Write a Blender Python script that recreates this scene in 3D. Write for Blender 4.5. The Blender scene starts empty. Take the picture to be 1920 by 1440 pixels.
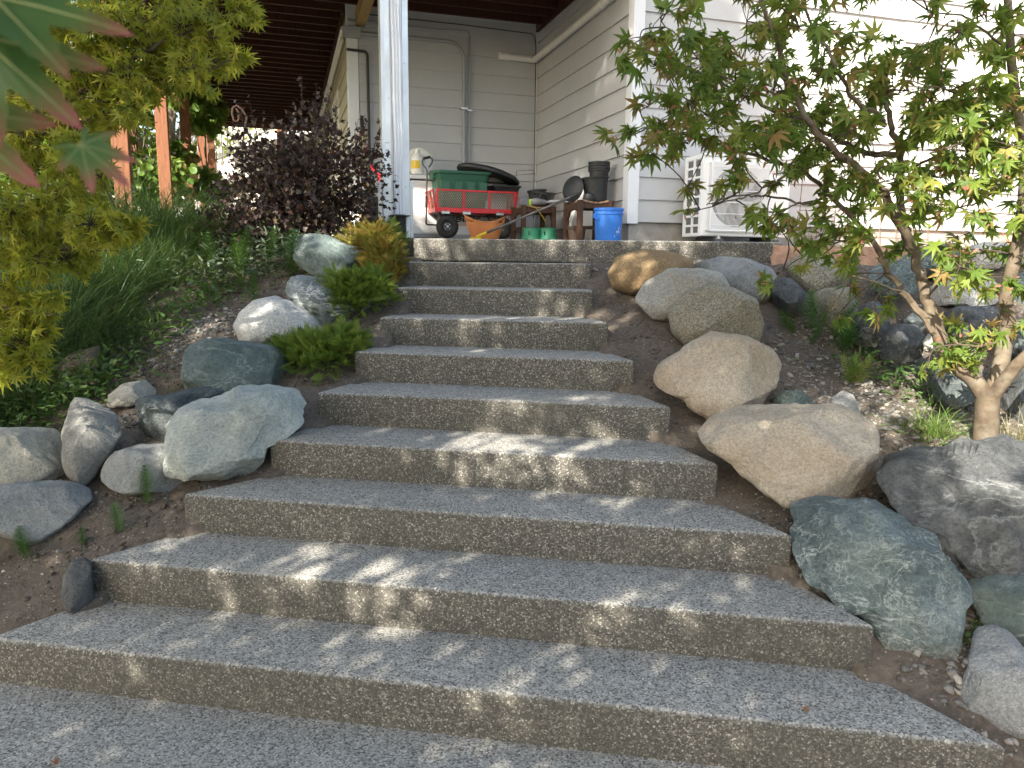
import bpy, bmesh, math, random
import numpy as np
from mathutils import Vector, Matrix, noise as mnoise

random.seed(7)
rng = np.random.default_rng(7)
R = math.radians
scene = bpy.context.scene
col = scene.collection

# ------------------------------------------------------------------ camera
EYE = Vector((0.0, 0.0, 1.54))
PITCH = math.atan(230 / 1400.0)
ROLL = 0.011
cam_data = bpy.data.cameras.new('camera')
cam_data.sensor_width = 36.0
cam_data.lens = 1400.0 / 1920.0 * 36.0
cam_data.clip_start = 0.02
cam_data.clip_end = 500.0
cam_data.dof.use_dof = True
cam_data.dof.focus_distance = 5.0
cam_data.dof.aperture_fstop = 8.5
cam = bpy.data.objects.new('camera', cam_data)
col.objects.link(cam)
fwd = Vector((0, math.cos(PITCH), -math.sin(PITCH)))
up0 = Vector((0, math.sin(PITCH), math.cos(PITCH)))
rt0 = Vector((1, 0, 0))
rt = rt0 * math.cos(ROLL) + up0 * math.sin(ROLL)
up = up0 * math.cos(ROLL) - rt0 * math.sin(ROLL)
m = Matrix((rt, up, -fwd)).transposed().to_4x4()
m.translation = EYE
cam.matrix_world = m
scene.camera = cam

# ------------------------------------------------------------------ light
SUN_EL = R(33.0)
SUN_AZ = R(60.0)          # direction the light travels, from +X towards +Y
sun_dir = Vector((math.cos(SUN_AZ) * math.cos(SUN_EL), math.sin(SUN_AZ) * math.cos(SUN_EL), -math.sin(SUN_EL)))
world = bpy.data.worlds.new('World')
scene.world = world
world.use_nodes = True
wn = world.node_tree.nodes
wl = world.node_tree.links
wn.clear()
w_out = wn.new('ShaderNodeOutputWorld')
w_bg = wn.new('ShaderNodeBackground')
w_sky = wn.new('ShaderNodeTexSky')
w_sky.sky_type = 'NISHITA'
w_sky.sun_disc = False
w_sky.sun_elevation = SUN_EL
to_sun = -sun_dir
w_sky.sun_rotation = math.atan2(to_sun.x, to_sun.y)
w_sky.air_density = 0.8
w_sky.ozone_density = 1.0
w_sky.dust_density = 2.0
w_bg.inputs['Strength'].default_value = 0.15
w_wb = wn.new('ShaderNodeMix')          # camera white balance of the whole sky
w_wb.data_type = 'RGBA'; w_wb.blend_type = 'MULTIPLY'; w_wb.inputs[0].default_value = 1.0
w_wb.inputs[7].default_value = (1.10, 1.035, 0.87, 1.0)
wl.new(w_sky.outputs[0], w_wb.inputs[6])
wl.new(w_wb.outputs[2], w_bg.inputs[0])
wl.new(w_bg.outputs[0], w_out.inputs[0])
sun_data = bpy.data.lights.new('sun', 'SUN')
sun_data.energy = 4.8
sun_data.angle = R(0.53)
sun_data.color = (1.0, 0.915, 0.77)
sun = bpy.data.objects.new('sun', sun_data)
sun.rotation_euler = sun_dir.to_track_quat('-Z', 'Y').to_euler()
sun.location = (-10, -18, 14)
col.objects.link(sun)
scene.view_settings.view_transform = 'Standard'
scene.view_settings.look = 'None'
scene.view_settings.exposure = 1.82
scene.view_settings.gamma = 1.0
scene.render.engine = 'CYCLES'
scene.cycles.max_bounces = 5
scene.cycles.diffuse_bounces = 3
scene.cycles.glossy_bounces = 2
scene.cycles.transmission_bounces = 3
scene.cycles.transparent_max_bounces = 4
scene.render.resolution_x = 1024
scene.render.resolution_y = 768

# ------------------------------------------------------------------ tagging and hierarchy helpers
def link(o, parent=None):
    col.objects.link(o)
    if parent is not None:
        o.parent = parent
    return o

def tag(o, label=None, cat=None, group=None, kind=None):
    if label: o['label'] = label
    if cat: o['category'] = cat
    if group: o['group'] = group
    if kind: o['kind'] = kind
    return o

def thing(name, label, cat, loc=(0, 0, 0), rz=0.0, group=None):
    o = bpy.data.objects.new(name, None)
    o.empty_display_size = 0.1
    col.objects.link(o)
    o.location = loc
    o.rotation_euler = (0, 0, rz)
    return tag(o, label, cat, group)

def obj(name, me, parent=None, loc=None, rot=None):
    o = bpy.data.objects.new(name, me)
    link(o, parent)
    if loc is not None: o.location = loc
    if rot is not None: o.rotation_euler = rot
    return o

# ------------------------------------------------------------------ mesh builder
class MB:
    def __init__(self):
        self.v = []; self.f = []
    def add(self, vs, fs):
        n = len(self.v)
        self.v.extend([tuple(p) for p in vs])
        self.f.extend([tuple(i + n for i in f) for f in fs])
        return self
    def box(self, x0, x1, y0, y1, z0, z1):
        vs = [(x0, y0, z0), (x1, y0, z0), (x1, y1, z0), (x0, y1, z0), (x0, y0, z1), (x1, y0, z1), (x1, y1, z1), (x0, y1, z1)]
        return self.add(vs, [(0, 3, 2, 1), (4, 5, 6, 7), (0, 1, 5, 4), (1, 2, 6, 5), (2, 3, 7, 6), (3, 0, 4, 7)])
    def bar(self, p, q, w, h, upv=(0, 0, 1)):
        p = Vector(p); q = Vector(q); d = (q - p).normalized()
        upv = Vector(upv)
        s = d.cross(upv)
        if s.length < 1e-4: s = d.cross(Vector((0, 1, 0)))
        s.normalize(); u = s.cross(d).normalized()
        vs = []
        for b in (p, q):
            for a, c in ((-1, -1), (1, -1), (1, 1), (-1, 1)):
                vs.append(b + s * (a * w / 2) + u * (c * h / 2))
        return self.add(vs, [(0, 1, 2, 3), (7, 6, 5, 4), (0, 4, 5, 1), (1, 5, 6, 2), (2, 6, 7, 3), (3, 7, 4, 0)])
    def tube(self, pts, r, n=8, r1=None, closed=False, caps=True):
        pts = [Vector(p) for p in pts]
        k = len(pts)
        if callable(r): rr = [r(i / (k - 1)) for i in range(k)]
        elif isinstance(r, (list, tuple)): rr = list(r)
        else:
            e = r if r1 is None else r1
            rr = [r + (e - r) * i / (k - 1) for i in range(k)]
        base = len(self.v)
        prev = None
        for i, p in enumerate(pts):
            if closed: t = (pts[(i + 1) % k] - pts[i - 1]).normalized()
            else: t = (pts[min(i + 1, k - 1)] - pts[max(i - 1, 0)]).normalized()
            if prev is None:
                a = Vector((0, 0, 1)) if abs(t.z) < .9 else Vector((1, 0, 0))
                s = t.cross(a).normalized()
            else:
                s = (prev - t * prev.dot(t)).normalized()
            prev = s
            u = t.cross(s)
            for j in range(n):
                an = 2 * math.pi * j / n
                self.v.append(tuple(p + (s * math.cos(an) + u * math.sin(an)) * rr[i]))
        for i in range(k if closed else k - 1):
            a = base + i * n; b = base + ((i + 1) % k) * n
            for j in range(n):
                self.f.append((a + j, a + (j + 1) % n, b + (j + 1) % n, b + j))
        if caps and not closed:
            self.f.append(tuple(base + j for j in range(n))[::-1])
            self.f.append(tuple(base + (k - 1) * n + j for j in range(n)))
        return self
    def lathe(self, prof, n=32, cx=0, cy=0, sx=1, sy=1, zfun=None):
        base = len(self.v)
        for (r, z) in prof:
            for j in range(n):
                a = 2 * math.pi * j / n
                zz = z if zfun is None else zfun(a, z)
                self.v.append((cx + r * sx * math.cos(a), cy + r * sy * math.sin(a), zz))
        for i in range(len(prof) - 1):
            for j in range(n):
                a = base + i * n; b = a + n
                self.f.append((a + j, a + (j + 1) % n, b + (j + 1) % n, b + j))
        if prof[0][0] > 1e-4: self.f.append(tuple(base + j for j in range(n))[::-1])
        if prof[-1][0] > 1e-4: self.f.append(tuple(base + (len(prof) - 1) * n + j for j in range(n)))
        return self
    def prism(self, poly, z0, z1):
        n = len(poly)
        vs = [(x, y, z0 if not callable(z0) else z0(x, y)) for x, y in poly] + [(x, y, z1 if not callable(z1) else z1(x, y)) for x, y in poly]
        fs = [tuple(range(n))[::-1], tuple(range(n, 2 * n))]
        fs += [(i, (i + 1) % n, n + (i + 1) % n, n + i) for i in range(n)]
        return self.add(vs, fs)
    def mesh(self, name, mat, smooth=False, bevel=0.0, seg=2, angle=40):
        me = bpy.data.meshes.new(name)
        me.from_pydata(self.v, [], self.f)
        if bevel > 0:
            bm = bmesh.new(); bm.from_mesh(me)
            bmesh.ops.remove_doubles(bm, verts=bm.verts, dist=1e-5)
            es = [e for e in bm.edges if len(e.link_faces) == 2 and e.calc_face_angle(0) > R(30)]
            bmesh.ops.bevel(bm, geom=es, offset=bevel, segments=seg, affect='EDGES', profile=0.5, clamp_overlap=True)
            bmesh.ops.recalc_face_normals(bm, faces=bm.faces)
            bm.to_mesh(me); bm.free()
        else:
            bm = bmesh.new(); bm.from_mesh(me)
            bmesh.ops.recalc_face_normals(bm, faces=bm.faces)
            bm.to_mesh(me); bm.free()
        if smooth:
            me.shade_smooth()
            try: me.set_sharp_from_angle(angle=R(angle))
            except Exception: pass
        if mat is not None: me.materials.append(mat)
        return me
    def build(self, name, mat, parent=None, smooth=False, bevel=0.0, loc=None, rot=None, seg=2, angle=40):
        return obj(name, self.mesh(name, mat, smooth, bevel, seg, angle), parent, loc, rot)

def fast_mesh(name, verts, tris, mat, tint=None):
    """verts (N,3), tris (M,3) numpy -> mesh; tint: per-vertex float attribute"""
    me = bpy.data.meshes.new(name)
    verts = np.asarray(verts, dtype=np.float32); tris = np.asarray(tris, dtype=np.int32)
    me.vertices.add(len(verts)); me.vertices.foreach_set('co', verts.ravel())
    me.loops.add(tris.size); me.loops.foreach_set('vertex_index', tris.ravel())
    me.polygons.add(len(tris))
    me.polygons.foreach_set('loop_start', np.arange(0, tris.size, 3, dtype=np.int32))
    me.polygons.foreach_set('loop_total', np.full(len(tris), 3, dtype=np.int32))
    me.update(calc_edges=True)
    if tint is not None:
        at = me.attributes.new('tint', 'FLOAT', 'POINT')
        at.data.foreach_set('value', np.asarray(tint, dtype=np.float32).ravel())
    if mat is not None: me.materials.append(mat)
    return me

def scatter(template, mats, tints):
    """template (verts (n,3), tris (m,3)); mats (N,3,4) -> merged arrays"""
    tv, tt = template
    tv = np.asarray(tv, dtype=np.float64); tt = np.asarray(tt)
    N = len(mats); n = len(tv)
    V = np.einsum('nij,vj->nvi', mats[:, :, :3], tv) + mats[:, None, :, 3]
    T = tt[None] + (np.arange(N) * n)[:, None, None]
    return V.reshape(-1, 3), T.reshape(-1, 3), np.repeat(tints, n)

def frames(pos, xdir, nrm, scale):
    """leaf matrices: template X along xdir (tip), Z along normal"""
    x = xdir / np.linalg.norm(xdir, axis=1, keepdims=True)
    y = np.cross(nrm, x); y /= (np.linalg.norm(y, axis=1, keepdims=True) + 1e-9)
    z = np.cross(x, y)
    M = np.stack([x * scale[:, None], y * scale[:, None], z * scale[:, None], pos], axis=2)
    return M
# ------------------------------------------------------------------ materials
class NT:
    def __init__(self, name):
        self.m = bpy.data.materials.new(name); self.m.use_nodes = True
        self.t = self.m.node_tree; self.n = self.t.nodes; self.n.clear()
        self.out = self.n.new('ShaderNodeOutputMaterial')
        self.b = self.n.new('ShaderNodeBsdfPrincipled')
        self.t.links.new(self.b.outputs[0], self.out.inputs[0])
        self.tc = self.n.new('ShaderNodeTexCoord')
        self.co = self.tc.outputs['Object']
    def L(self, a, b): self.t.links.new(a, b)
    def set(self, sock, v):
        if hasattr(v, 'is_output') or isinstance(v, bpy.types.NodeSocket): self.L(v, sock)
        else: sock.default_value = v
    def noise(self, scale, detail=4, rough=.55, co=None, dist=0.0):
        n = self.n.new('ShaderNodeTexNoise'); n.inputs['Scale'].default_value = scale
        n.inputs['Detail'].default_value = detail; n.inputs['Roughness'].default_value = rough
        n.inputs['Distortion'].default_value = dist
        self.L(co or self.co, n.inputs['Vector']); return n.outputs[0]
    def voro(self, scale, feature='F1', co=None, out=None, rand=1.0):
        n = self.n.new('ShaderNodeTexVoronoi'); n.feature = feature
        n.inputs['Scale'].default_value = scale; n.inputs['Randomness'].default_value = rand
        self.L(co or self.co, n.inputs['Vector'])
        return n.outputs[out] if out else n.outputs[0]
    def ramp(self, fac, stops, interp='LINEAR'):
        n = self.n.new('ShaderNodeValToRGB'); cr = n.color_ramp; cr.interpolation = interp
        while len(cr.elements) > 1: cr.elements.remove(cr.elements[-1])
        for i, (p, c) in enumerate(stops):
            e = cr.elements[0] if i == 0 else cr.elements.new(p)
            e.position = p
            if not hasattr(c, '__len__'): c = (c, c, c)
            e.color = (c[0], c[1], c[2], 1)
        self.L(fac, n.inputs[0]); return n.outputs[0]
    def mix(self, fac, a, b, mode='MIX'):
        n = self.n.new('ShaderNodeMix'); n.data_type = 'RGBA'; n.blend_type = mode
        n.clamp_factor = True
        self.set(n.inputs[0], fac)
        for s, v in ((n.inputs[6], a), (n.inputs[7], b)):
            if isinstance(v, (tuple, list)): v = (v[0], v[1], v[2], 1)
            self.set(s, v)
        return n.outputs[2]
    def math(self, op, a, b=0.0, clamp=False):
        n = self.n.new('ShaderNodeMath'); n.operation = op; n.use_clamp = clamp
        self.set(n.inputs[0], a); self.set(n.inputs[1], b); return n.outputs[0]
    def mapping(self, scale=(1, 1, 1), rot=(0, 0, 0), loc=(0, 0, 0), co=None):
        n = self.n.new('ShaderNodeMapping'); n.inputs['Scale'].default_value = scale
        n.inputs['Rotation'].default_value = rot; n.inputs['Location'].default_value = loc
        self.L(co or self.co, n.inputs['Vector']); return n.outputs[0]
    def bump(self, h, strength=.3, dist=.01, prev=None):
        n = self.n.new('ShaderNodeBump'); n.inputs['Strength'].default_value = strength
        n.inputs['Distance'].default_value = dist
        self.L(h, n.inputs['Height'])
        if prev is not None: self.L(prev, n.inputs['Normal'])
        return n.outputs[0]
    def rnd(self):
        n = self.n.new('ShaderNodeObjectInfo'); return n.outputs['Random']
    def shift(self):
        """object coordinates moved by a per-object random amount"""
        r = self.n.new('ShaderNodeObjectInfo').outputs['Random']
        c = self.n.new('ShaderNodeVectorMath'); c.operation = 'ADD'
        k = self.n.new('ShaderNodeVectorMath'); k.operation = 'SCALE'
        k.inputs[0].default_value = (37.0, 91.0, 53.0); self.L(r, k.inputs['Scale'])
        self.L(self.tc.outputs['Object'], c.inputs[0]); self.L(k.outputs[0], c.inputs[1])
        self.co = c.outputs[0]
    def done(self, color=None, rough=.6, metal=0.0, normal=None, spec=None):
        if color is not None:
            if isinstance(color, (tuple, list)): color = (color[0], color[1], color[2], 1)
            self.set(self.b.inputs['Base Color'], color)
        self.set(self.b.inputs['Roughness'], rough); self.set(self.b.inputs['Metallic'], metal)
        if spec is not None: self.b.inputs['Specular IOR Level'].default_value = spec
        if normal is not None: self.L(normal, self.b.inputs['Normal'])
        return self.m

def plain(name, c, rough=.5, metal=0.0, var=.15, scale=6.0, bump=.08, bscale=60.0, dirt=None):
    t = NT(name); t.shift()
    n = t.noise(scale, 5)
    dark = tuple(v * (1 - var) for v in c); lite = tuple(min(1, v * (1 + var)) for v in c)
    cc = t.ramp(n, [(.25, dark), (.75, lite)])
    if dirt:
        d = t.noise(scale * 2.3, 6, .7)
        cc = t.mix(t.ramp(d, [(.52, 0.0), (.75, .7)]), cc, dirt)
    rr = t.ramp(t.noise(scale * 3, 3), [(.2, max(0, rough - .1)), (.8, min(1, rough + .12))])
    nb = t.bump(t.noise(bscale, 3), bump, .004) if bump else None
    return t.done(cc, rr, metal, nb)

def aggregate(name, dust=0.0):
    t = NT(name)
    wc = t.n.new('ShaderNodeNewGeometry')
    t.co = wc.outputs['Position']
    warp = t.mapping(scale=(1, 1, 1))
    vc = t.voro(165.0, 'F1', out='Color')
    sep = t.n.new('ShaderNodeSeparateColor'); t.L(vc, sep.inputs[0])
    stone0 = t.ramp(sep.outputs[0], [(0.0, (.022, .024, .026)), (.25, (.055, .056, .056)), (.45, (.120, .118, .110)), (.62, (.205, .198, .182)),
                                    (.78, (.31, .298, .27)), (.90, (.48, .462, .42)), (1.0, (.78, .76, .70))])
    # a few larger pebbles among the small ones
    pc = t.voro(58.0, 'F1', out='Color'); ps = t.n.new('ShaderNodeSeparateColor'); t.L(pc, ps.inputs[0]); pdist = t.voro(58.0, 'F1')
    pmask = t.math('MULTIPLY', t.ramp(ps.outputs[1], [(.62, 0.0), (.63, 1.0)], 'CONSTANT'), t.ramp(pdist, [(.30, 1.0), (.36, 0.0)]))
    stone = t.mix(pmask, stone0, t.ramp(ps.outputs[0], [(0, (.025, .027, .03)), (.4, (.085, .085, .082)), (.7, (.19, .175, .145)), (.9, (.36, .33, .27)), (1, (.66, .64, .58))]))
    edge = t.voro(165.0, 'DISTANCE_TO_EDGE')
    mort = t.math('MULTIPLY', t.ramp(edge, [(0.03, 1.0), (.14, 0.0)]), t.math('SUBTRACT', 1.0, pmask))
    big = t.noise(1.3, 5, .6); mid = t.noise(9.0, 4, .6)
    cem = t.ramp(mid, [(.3, (.075, .070, .060)), (.7, (.140, .132, .115))])
    c = t.mix(mort, stone, cem)
    # dark and mossy weather patches
    c = t.mix(t.ramp(big, [(.40, 0.0), (.66, .75)]), c, t.mix(.6, c, (.050, .052, .040)))
    c = t.mix(t.ramp(t.noise(3.7, 6, .7), [(.52, 0.0), (.72, .45)]), c, t.mix(.5, c, (.20, .19, .165)))
    # sky light painted into flat faces; brown tint plus painted shade on upright ones
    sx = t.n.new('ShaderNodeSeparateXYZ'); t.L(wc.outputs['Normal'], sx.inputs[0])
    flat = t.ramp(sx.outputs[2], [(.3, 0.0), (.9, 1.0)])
    flat_light = t.math('MULTIPLY', flat, t.ramp(t.noise(22.0, 5, .7), [(.3, .38), (.75, .78)]))
    flat_light = t.math('MULTIPLY', flat_light, t.ramp(sep.outputs[0], [(.10, .20), (.40, 1.0)]))
    c = t.mix(flat_light, c, t.ramp(sep.outputs[2], [(.2, (.33, .325, .31)), (.6, (.43, .422, .40)), (.9, (.56, .55, .52))]))
    film_shade = t.math('MULTIPLY', t.math('SUBTRACT', 1.0, flat), .50)
    c = t.mix(film_shade, c, (.068, .063, .054))
    vd = t.voro(165.0, 'F1')
    nb = t.bump(vd, -.7, .007)
    nb = t.bump(mid, .15, .01, nb)
    return t.done(c, .72, 0, nb, .35)

def soil_mat():
    t = NT('soil')
    t.co = t.n.new('ShaderNodeNewGeometry').outputs['Position']
    a = t.noise(3.0, 6, .65); b = t.noise(38.0, 5, .7)
    c = t.ramp(b, [(.25, (.052, .044, .037)), (.5, (.108, .091, .076)), (.75, (.178, .153, .130))])
    c = t.mix(t.ramp(a, [(.4, 0.0), (.7, .6)]), c, (.165, .138, .116))
    # chips of stone and bark
    vc = t.voro(75.0, 'F1', out='Color'); sep = t.n.new('ShaderNodeSeparateColor'); t.L(vc, sep.inputs[0])
    vd = t.voro(75.0, 'F1')
    chip = t.math('MULTIPLY', t.ramp(sep.outputs[1], [(.80, 0.0), (.81, 1.0)], 'CONSTANT'), t.ramp(vd, [(.25, 1.0), (.42, 0.0)]))
    c = t.mix(chip, c, t.ramp(sep.outputs[0], [(0, (.08, .07, .06)), (.6, (.22, .20, .18)), (1, (.40, .37, .33))]))
    nb = t.bump(b, .6, .02); nb = t.bump(t.math('MULTIPLY', chip, t.math('SUBTRACT', 1.0, vd)), .5, .012, nb)
    return t.done(c, .95, 0, nb, .15)

def rock_mat(name, base, dark, lite, vein=None, vamt=0.0, speck=0.0, vscale=5.0, grain=1.0, rust=None, web=0.0):
    t = NT('rock_' + name); t.shift()
    a = t.noise(3.2, 6, .62, dist=.4); b = t.noise(22.0, 6, .7); g = t.noise(140.0, 3, .6)
    c = t.ramp(a, [(.28, dark), (.52, base), (.75, lite)])
    c = t.mix(t.ramp(b, [(.35, .45), (.65, 0.0)]), c, dark)
    if speck:
        vc = t.voro(190.0, 'F1', out='Color'); s = t.n.new('ShaderNodeSeparateColor'); t.L(vc, s.inputs[0])
        c = t.mix(speck, c, t.ramp(s.outputs[0], [(0, tuple(v * .35 for v in base)), (.5, base), (1, tuple(min(.85, v * 1.6) for v in lite))]))
    if vein:
        w = t.mapping(scale=(1.0, 1.0, 1.9), rot=(.4, .6, .3))
        wn_ = t.noise(vscale, 5, .6, co=w, dist=1.6)
        rid = t.math('ABSOLUTE', t.math('SUBTRACT', wn_, .5))
        vm = t.ramp(rid, [(0.0, 1.0), (.010, .5), (.026, 0.0)])
        vm = t.math('MULTIPLY', vm, t.ramp(t.noise(4.0, 3), [(.42, 0.0), (.62, 1.0)]))
        c = t.mix(t.math('MULTIPLY', vm, vamt), c, vein)
    if web:
        wv = t.n.new('ShaderNodeTexNoise'); wv.inputs['Scale'].default_value = 7.0; wv.inputs['Detail'].default_value = 4; t.L(t.co, wv.inputs['Vector'])
        wa = t.n.new('ShaderNodeVectorMath'); wa.operation = 'MULTIPLY_ADD'; t.L(wv.outputs['Color'], wa.inputs[0]); wa.inputs[1].default_value = (.16, .16, .16); t.L(t.co, wa.inputs[2])
        ew = t.voro(8.0, 'DISTANCE_TO_EDGE', co=t.mapping(scale=(1, 1, 1.9), rot=(.3, .5, .2), co=wa.outputs[0])); ew2 = t.voro(21.0, 'DISTANCE_TO_EDGE', co=t.mapping(scale=(1, 1, 1.5), rot=(.9, .1, .6), co=wa.outputs[0]))
        wm = t.math('MAXIMUM', t.math('MULTIPLY', t.ramp(ew, [(.0, 1.0), (.028, 0.0)]), t.ramp(b, [(.42, 0.0), (.62, 1.0)])), t.math('MULTIPLY', t.ramp(ew2, [(.0, .6), (.04, 0.0)]), t.ramp(a, [(.4, 0.0), (.6, 1.0)])))
        c = t.mix(t.math('MULTIPLY', wm, web), c, vein)
    if rust:
        c = t.mix(t.ramp(t.noise(2.1, 5, .6), [(.48, 0.0), (.72, .65)]), c, rust)
    # chips, pits and fine grain
    fg = t.noise(75.0, 8, .75)
    c = t.mix(t.ramp(fg, [(.36, .55), (.50, 0.0)]), c, tuple(v * .55 for v in dark))
    c = t.mix(t.ramp(fg, [(.56, 0.0), (.74, .40)]), c, tuple(min(.8, v * 1.25) for v in lite))
    # dry mud near the ground
    sx = t.n.new('ShaderNodeSeparateXYZ'); t.L(t.tc.outputs['Generated'], sx.inputs[0])
    mud = t.math('MULTIPLY', t.ramp(sx.outputs[2], [(.05, .6), (.22, 0.0)]), t.ramp(b, [(.3, .2), (.6, 1.0)]))
    c = t.mix(mud, c, (.13, .105, .082))
    nb = t.bump(b, .8, .03 * grain); nb = t.bump(fg, .6, .010, nb); nb = t.bump(g, .4, .005, nb); nb = t.bump(a, .5, .06 * grain, nb)
    return t.done(c, .82, 0, nb, .3)

def leaf_mat(name, stops, trans=.35, rough=.5, edge=None):
    """colour by per-leaf tint; light passes through the blade"""
    t = NT('leaf_' + name)
    at = t.n.new('ShaderNodeAttribute'); at.attribute_name = 'tint'
    f = t.math('FRACT', t.math('ADD', at.outputs['Fac'], t.rnd()))
    c = t.ramp(f, stops)
    nz = t.noise(30.0, 3)
    c = t.mix(t.ramp(nz, [(.3, .25), (.7, 0.0)]), c, t.mix(.5, c, (.02, .03, .01)))
    t.done(c, rough, 0, None, .35)
    tr = t.n.new('ShaderNodeBsdfTranslucent'); t.L(t.mix(.35, c, (.30, .42, .03)) if trans > .2 else c, tr.inputs[0])
    mx = t.n.new('ShaderNodeMixShader'); mx.inputs[0].default_value = trans
    t.L(t.b.outputs[0], mx.inputs[1]); t.L(tr.outputs[0], mx.inputs[2]); t.L(mx.outputs[0], t.out.inputs[0])
    return t.m

def wood_mat(name, base, dark, scale=1.0, rough=.7):
    t = NT('wood_' + name); t.shift()
    mp = t.mapping(scale=(14, 14, 1.2))
    g = t.noise(6.0 * scale, 5, .6, co=mp, dist=.6)
    c = t.ramp(g, [(.3, dark), (.55, base), (.8, tuple(v * 1.25 for v in base))])
    nb = t.bump(g, .25, .003)
    return t.done(c, rough, 0, nb, .3)

def bark_mat():
    t = NT('maple_bark')
    t.co = t.n.new('ShaderNodeNewGeometry').outputs['Position']
    a = t.noise(16, 5, .6); b = t.noise(70, 4, .6)
    lich = t.noise(7, 4, .6)
    c = t.ramp(a, [(.3, (.058, .043, .031)), (.55, (.115, .090, .065)), (.8, (.175, .146, .112))])
    c = t.mix(t.ramp(lich, [(.5, 0.0), (.68, .6)]), c, (.22, .205, .165))
    c = t.mix(t.ramp(lich, [(.30, .5), (.42, 0.0)]), c, (.085, .085, .052))
    nb = t.bump(b, .35, .006); nb = t.bump(a, .3, .012, nb)
    return t.done(c, .85, 0, nb, .25)

def siding_mat():
    t = NT('siding_paint'); t.shift()
    mp = t.mapping(scale=(1.2, 30, 30))
    gr = t.noise(9.0, 4, .6, co=mp)
    d = t.noise(2.2, 5, .6)
    c = t.ramp(d, [(.3, (.43, .44, .455)), (.7, (.485, .495, .51))])
    c = t.mix(t.ramp(t.noise(14, 5, .7), [(.58, 0.0), (.8, .25)]), c, (.33, .32, .30))
    nb = t.bump(gr, .10, .002)
    return t.done(c, .55, 0, nb, .4)

MAT = {}
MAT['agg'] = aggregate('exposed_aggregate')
MAT['soil'] = soil_mat()
MAT['siding'] = siding_mat()
MAT['trim'] = plain('trim_paint', (.72, .74, .77), .45, var=.04, scale=2.0, bump=.03)
MAT['yellowsiding'] = plain('cream_siding_paint', (.40, .385, .29), .55, var=.05, scale=2.0, bump=.04)
MAT['concrete'] = plain('grey_concrete', (.30, .29, .27), .85, var=.25, scale=5.0, bump=.3, bscale=80, dirt=(.16, .14, .12))
MAT['white_metal'] = plain('white_enamel', (.78, .79, .80), .35, var=.03, scale=3.0, bump=.02)
MAT['white_plastic'] = plain('white_plastic', (.74, .74, .70), .4, var=.05, bump=.02)
MAT['galv'] = plain('galvanised_sheet', (.60, .62, .64), .38, .55, var=.18, scale=3.0, bump=.05, bscale=20)
MAT['downspout'] = plain('pale_downspout_paint', (.66, .69, .76), .32, var=.06, scale=2.5, bump=.05, bscale=14)
MAT['steel'] = plain('zinc_steel', (.55, .55, .55), .35, .8, var=.15, bump=.05)
MAT['dark_steel'] = plain('dark_steel', (.10, .10, .105), .4, .6, var=.2, bump=.05)
MAT['conduit'] = plain('grey_conduit', (.33, .345, .36), .5, var=.08, bump=.03)
MAT['black_plastic'] = plain('black_plastic', (.022, .023, .025), .45, var=.25, bump=.06, dirt=(.06, .055, .05))
MAT['rubber'] = plain('tyre_rubber', (.020, .020, .020), .8, var=.3, bump=.2, bscale=90, dirt=(.06, .052, .045))
MAT['red'] = plain('red_enamel', (.60, .025, .030), .4, var=.12, bump=.03, dirt=(.40, .05, .04))
MAT['wire'] = plain('tan_wire', (.36, .31, .24), .5, .4, var=.2, bump=.0)
MAT['green_plastic'] = plain('dark_green_plastic', (.022, .105, .062), .42, var=.15, bump=.04)
MAT['mid_green_plastic'] = plain('mid_green_plastic', (.035, .22, .125), .45, var=.15, bump=.04, dirt=(.05, .13, .08))
MAT['blue'] = plain('blue_plastic', (.035, .19, .66), .42, var=.07, scale=3.0, bump=.03)
MAT['orange'] = plain('orange_plastic', (.58, .215, .075), .5, var=.10, bump=.05)
MAT['yellow'] = plain('yellow_plastic', (.72, .50, .03), .45, var=.1, bump=.03)
MAT['lime'] = plain('lime_plastic', (.42, .62, .06), .4, var=.1, bump=.03)
MAT['grey_plastic'] = plain('grey_plastic', (.20, .205, .22), .45, var=.12, bump=.03)
MAT['brown_plastic'] = plain('brown_plastic', (.115, .075, .058), .6, var=.15, bump=.05)
MAT['fan'] = plain('fan_grey', (.22, .225, .23), .5, var=.1, bump=.03)
MAT['dark_hole'] = plain('dark_cavity', (.03, .03, .032), .8, var=.1, bump=.0)
MAT['coil'] = plain('coil_fins', (.14, .145, .15), .5, .3, var=.2, scale=30, bump=.2, bscale=200)
MAT['navy'] = plain('navy_print', (.012, .018, .050), .5, var=.05, bump=.0)
MAT['red_print'] = plain('red_print', (.65, .02, .03), .5, var=.05, bump=.0)
MAT['grey_print'] = plain('grey_print', (.18, .18, .19), .5, var=.05, bump=.0)
MAT['orange_print'] = plain('orange_print', (.70, .26, .08), .5, var=.05, bump=.0)
MAT['pale_print'] = plain('worn_white_print', (.72, .76, .82), .6, var=.1, bump=.0)
MAT['rust'] = plain('rusty_wire', (.20, .12, .085), .75, .2, var=.3, bump=.1)
MAT['deckwood'] = wood_mat('deck_stain', (.060, .020, .011), (.028, .010, .006))
MAT['cedar'] = wood_mat('cedar_post', (.19, .078, .040), (.105, .043, .023))
MAT['beamwood'] = wood_mat('yellow_beam', (.36, .24, .10), (.24, .15, .06))
MAT['darkwood'] = wood_mat('stool_brown', (.085, .046, .030), (.042, .024, .017))
MAT['slatwood'] = wood_mat('worn_slat', (.34, .22, .145), (.20, .12, .075))
MAT['handlewood'] = wood_mat('yellow_handle', (.52, .36, .14), (.38, .25, .09))
MAT['bark'] = bark_mat()
MAT['twig'] = plain('dark_twig', (.055, .040, .030), .8, var=.25, bump=.1)
MAT['redtwig'] = plain('red_petiole', (.26, .035, .040), .6, var=.2, bump=.0)
MAT['glass'] = None
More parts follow.
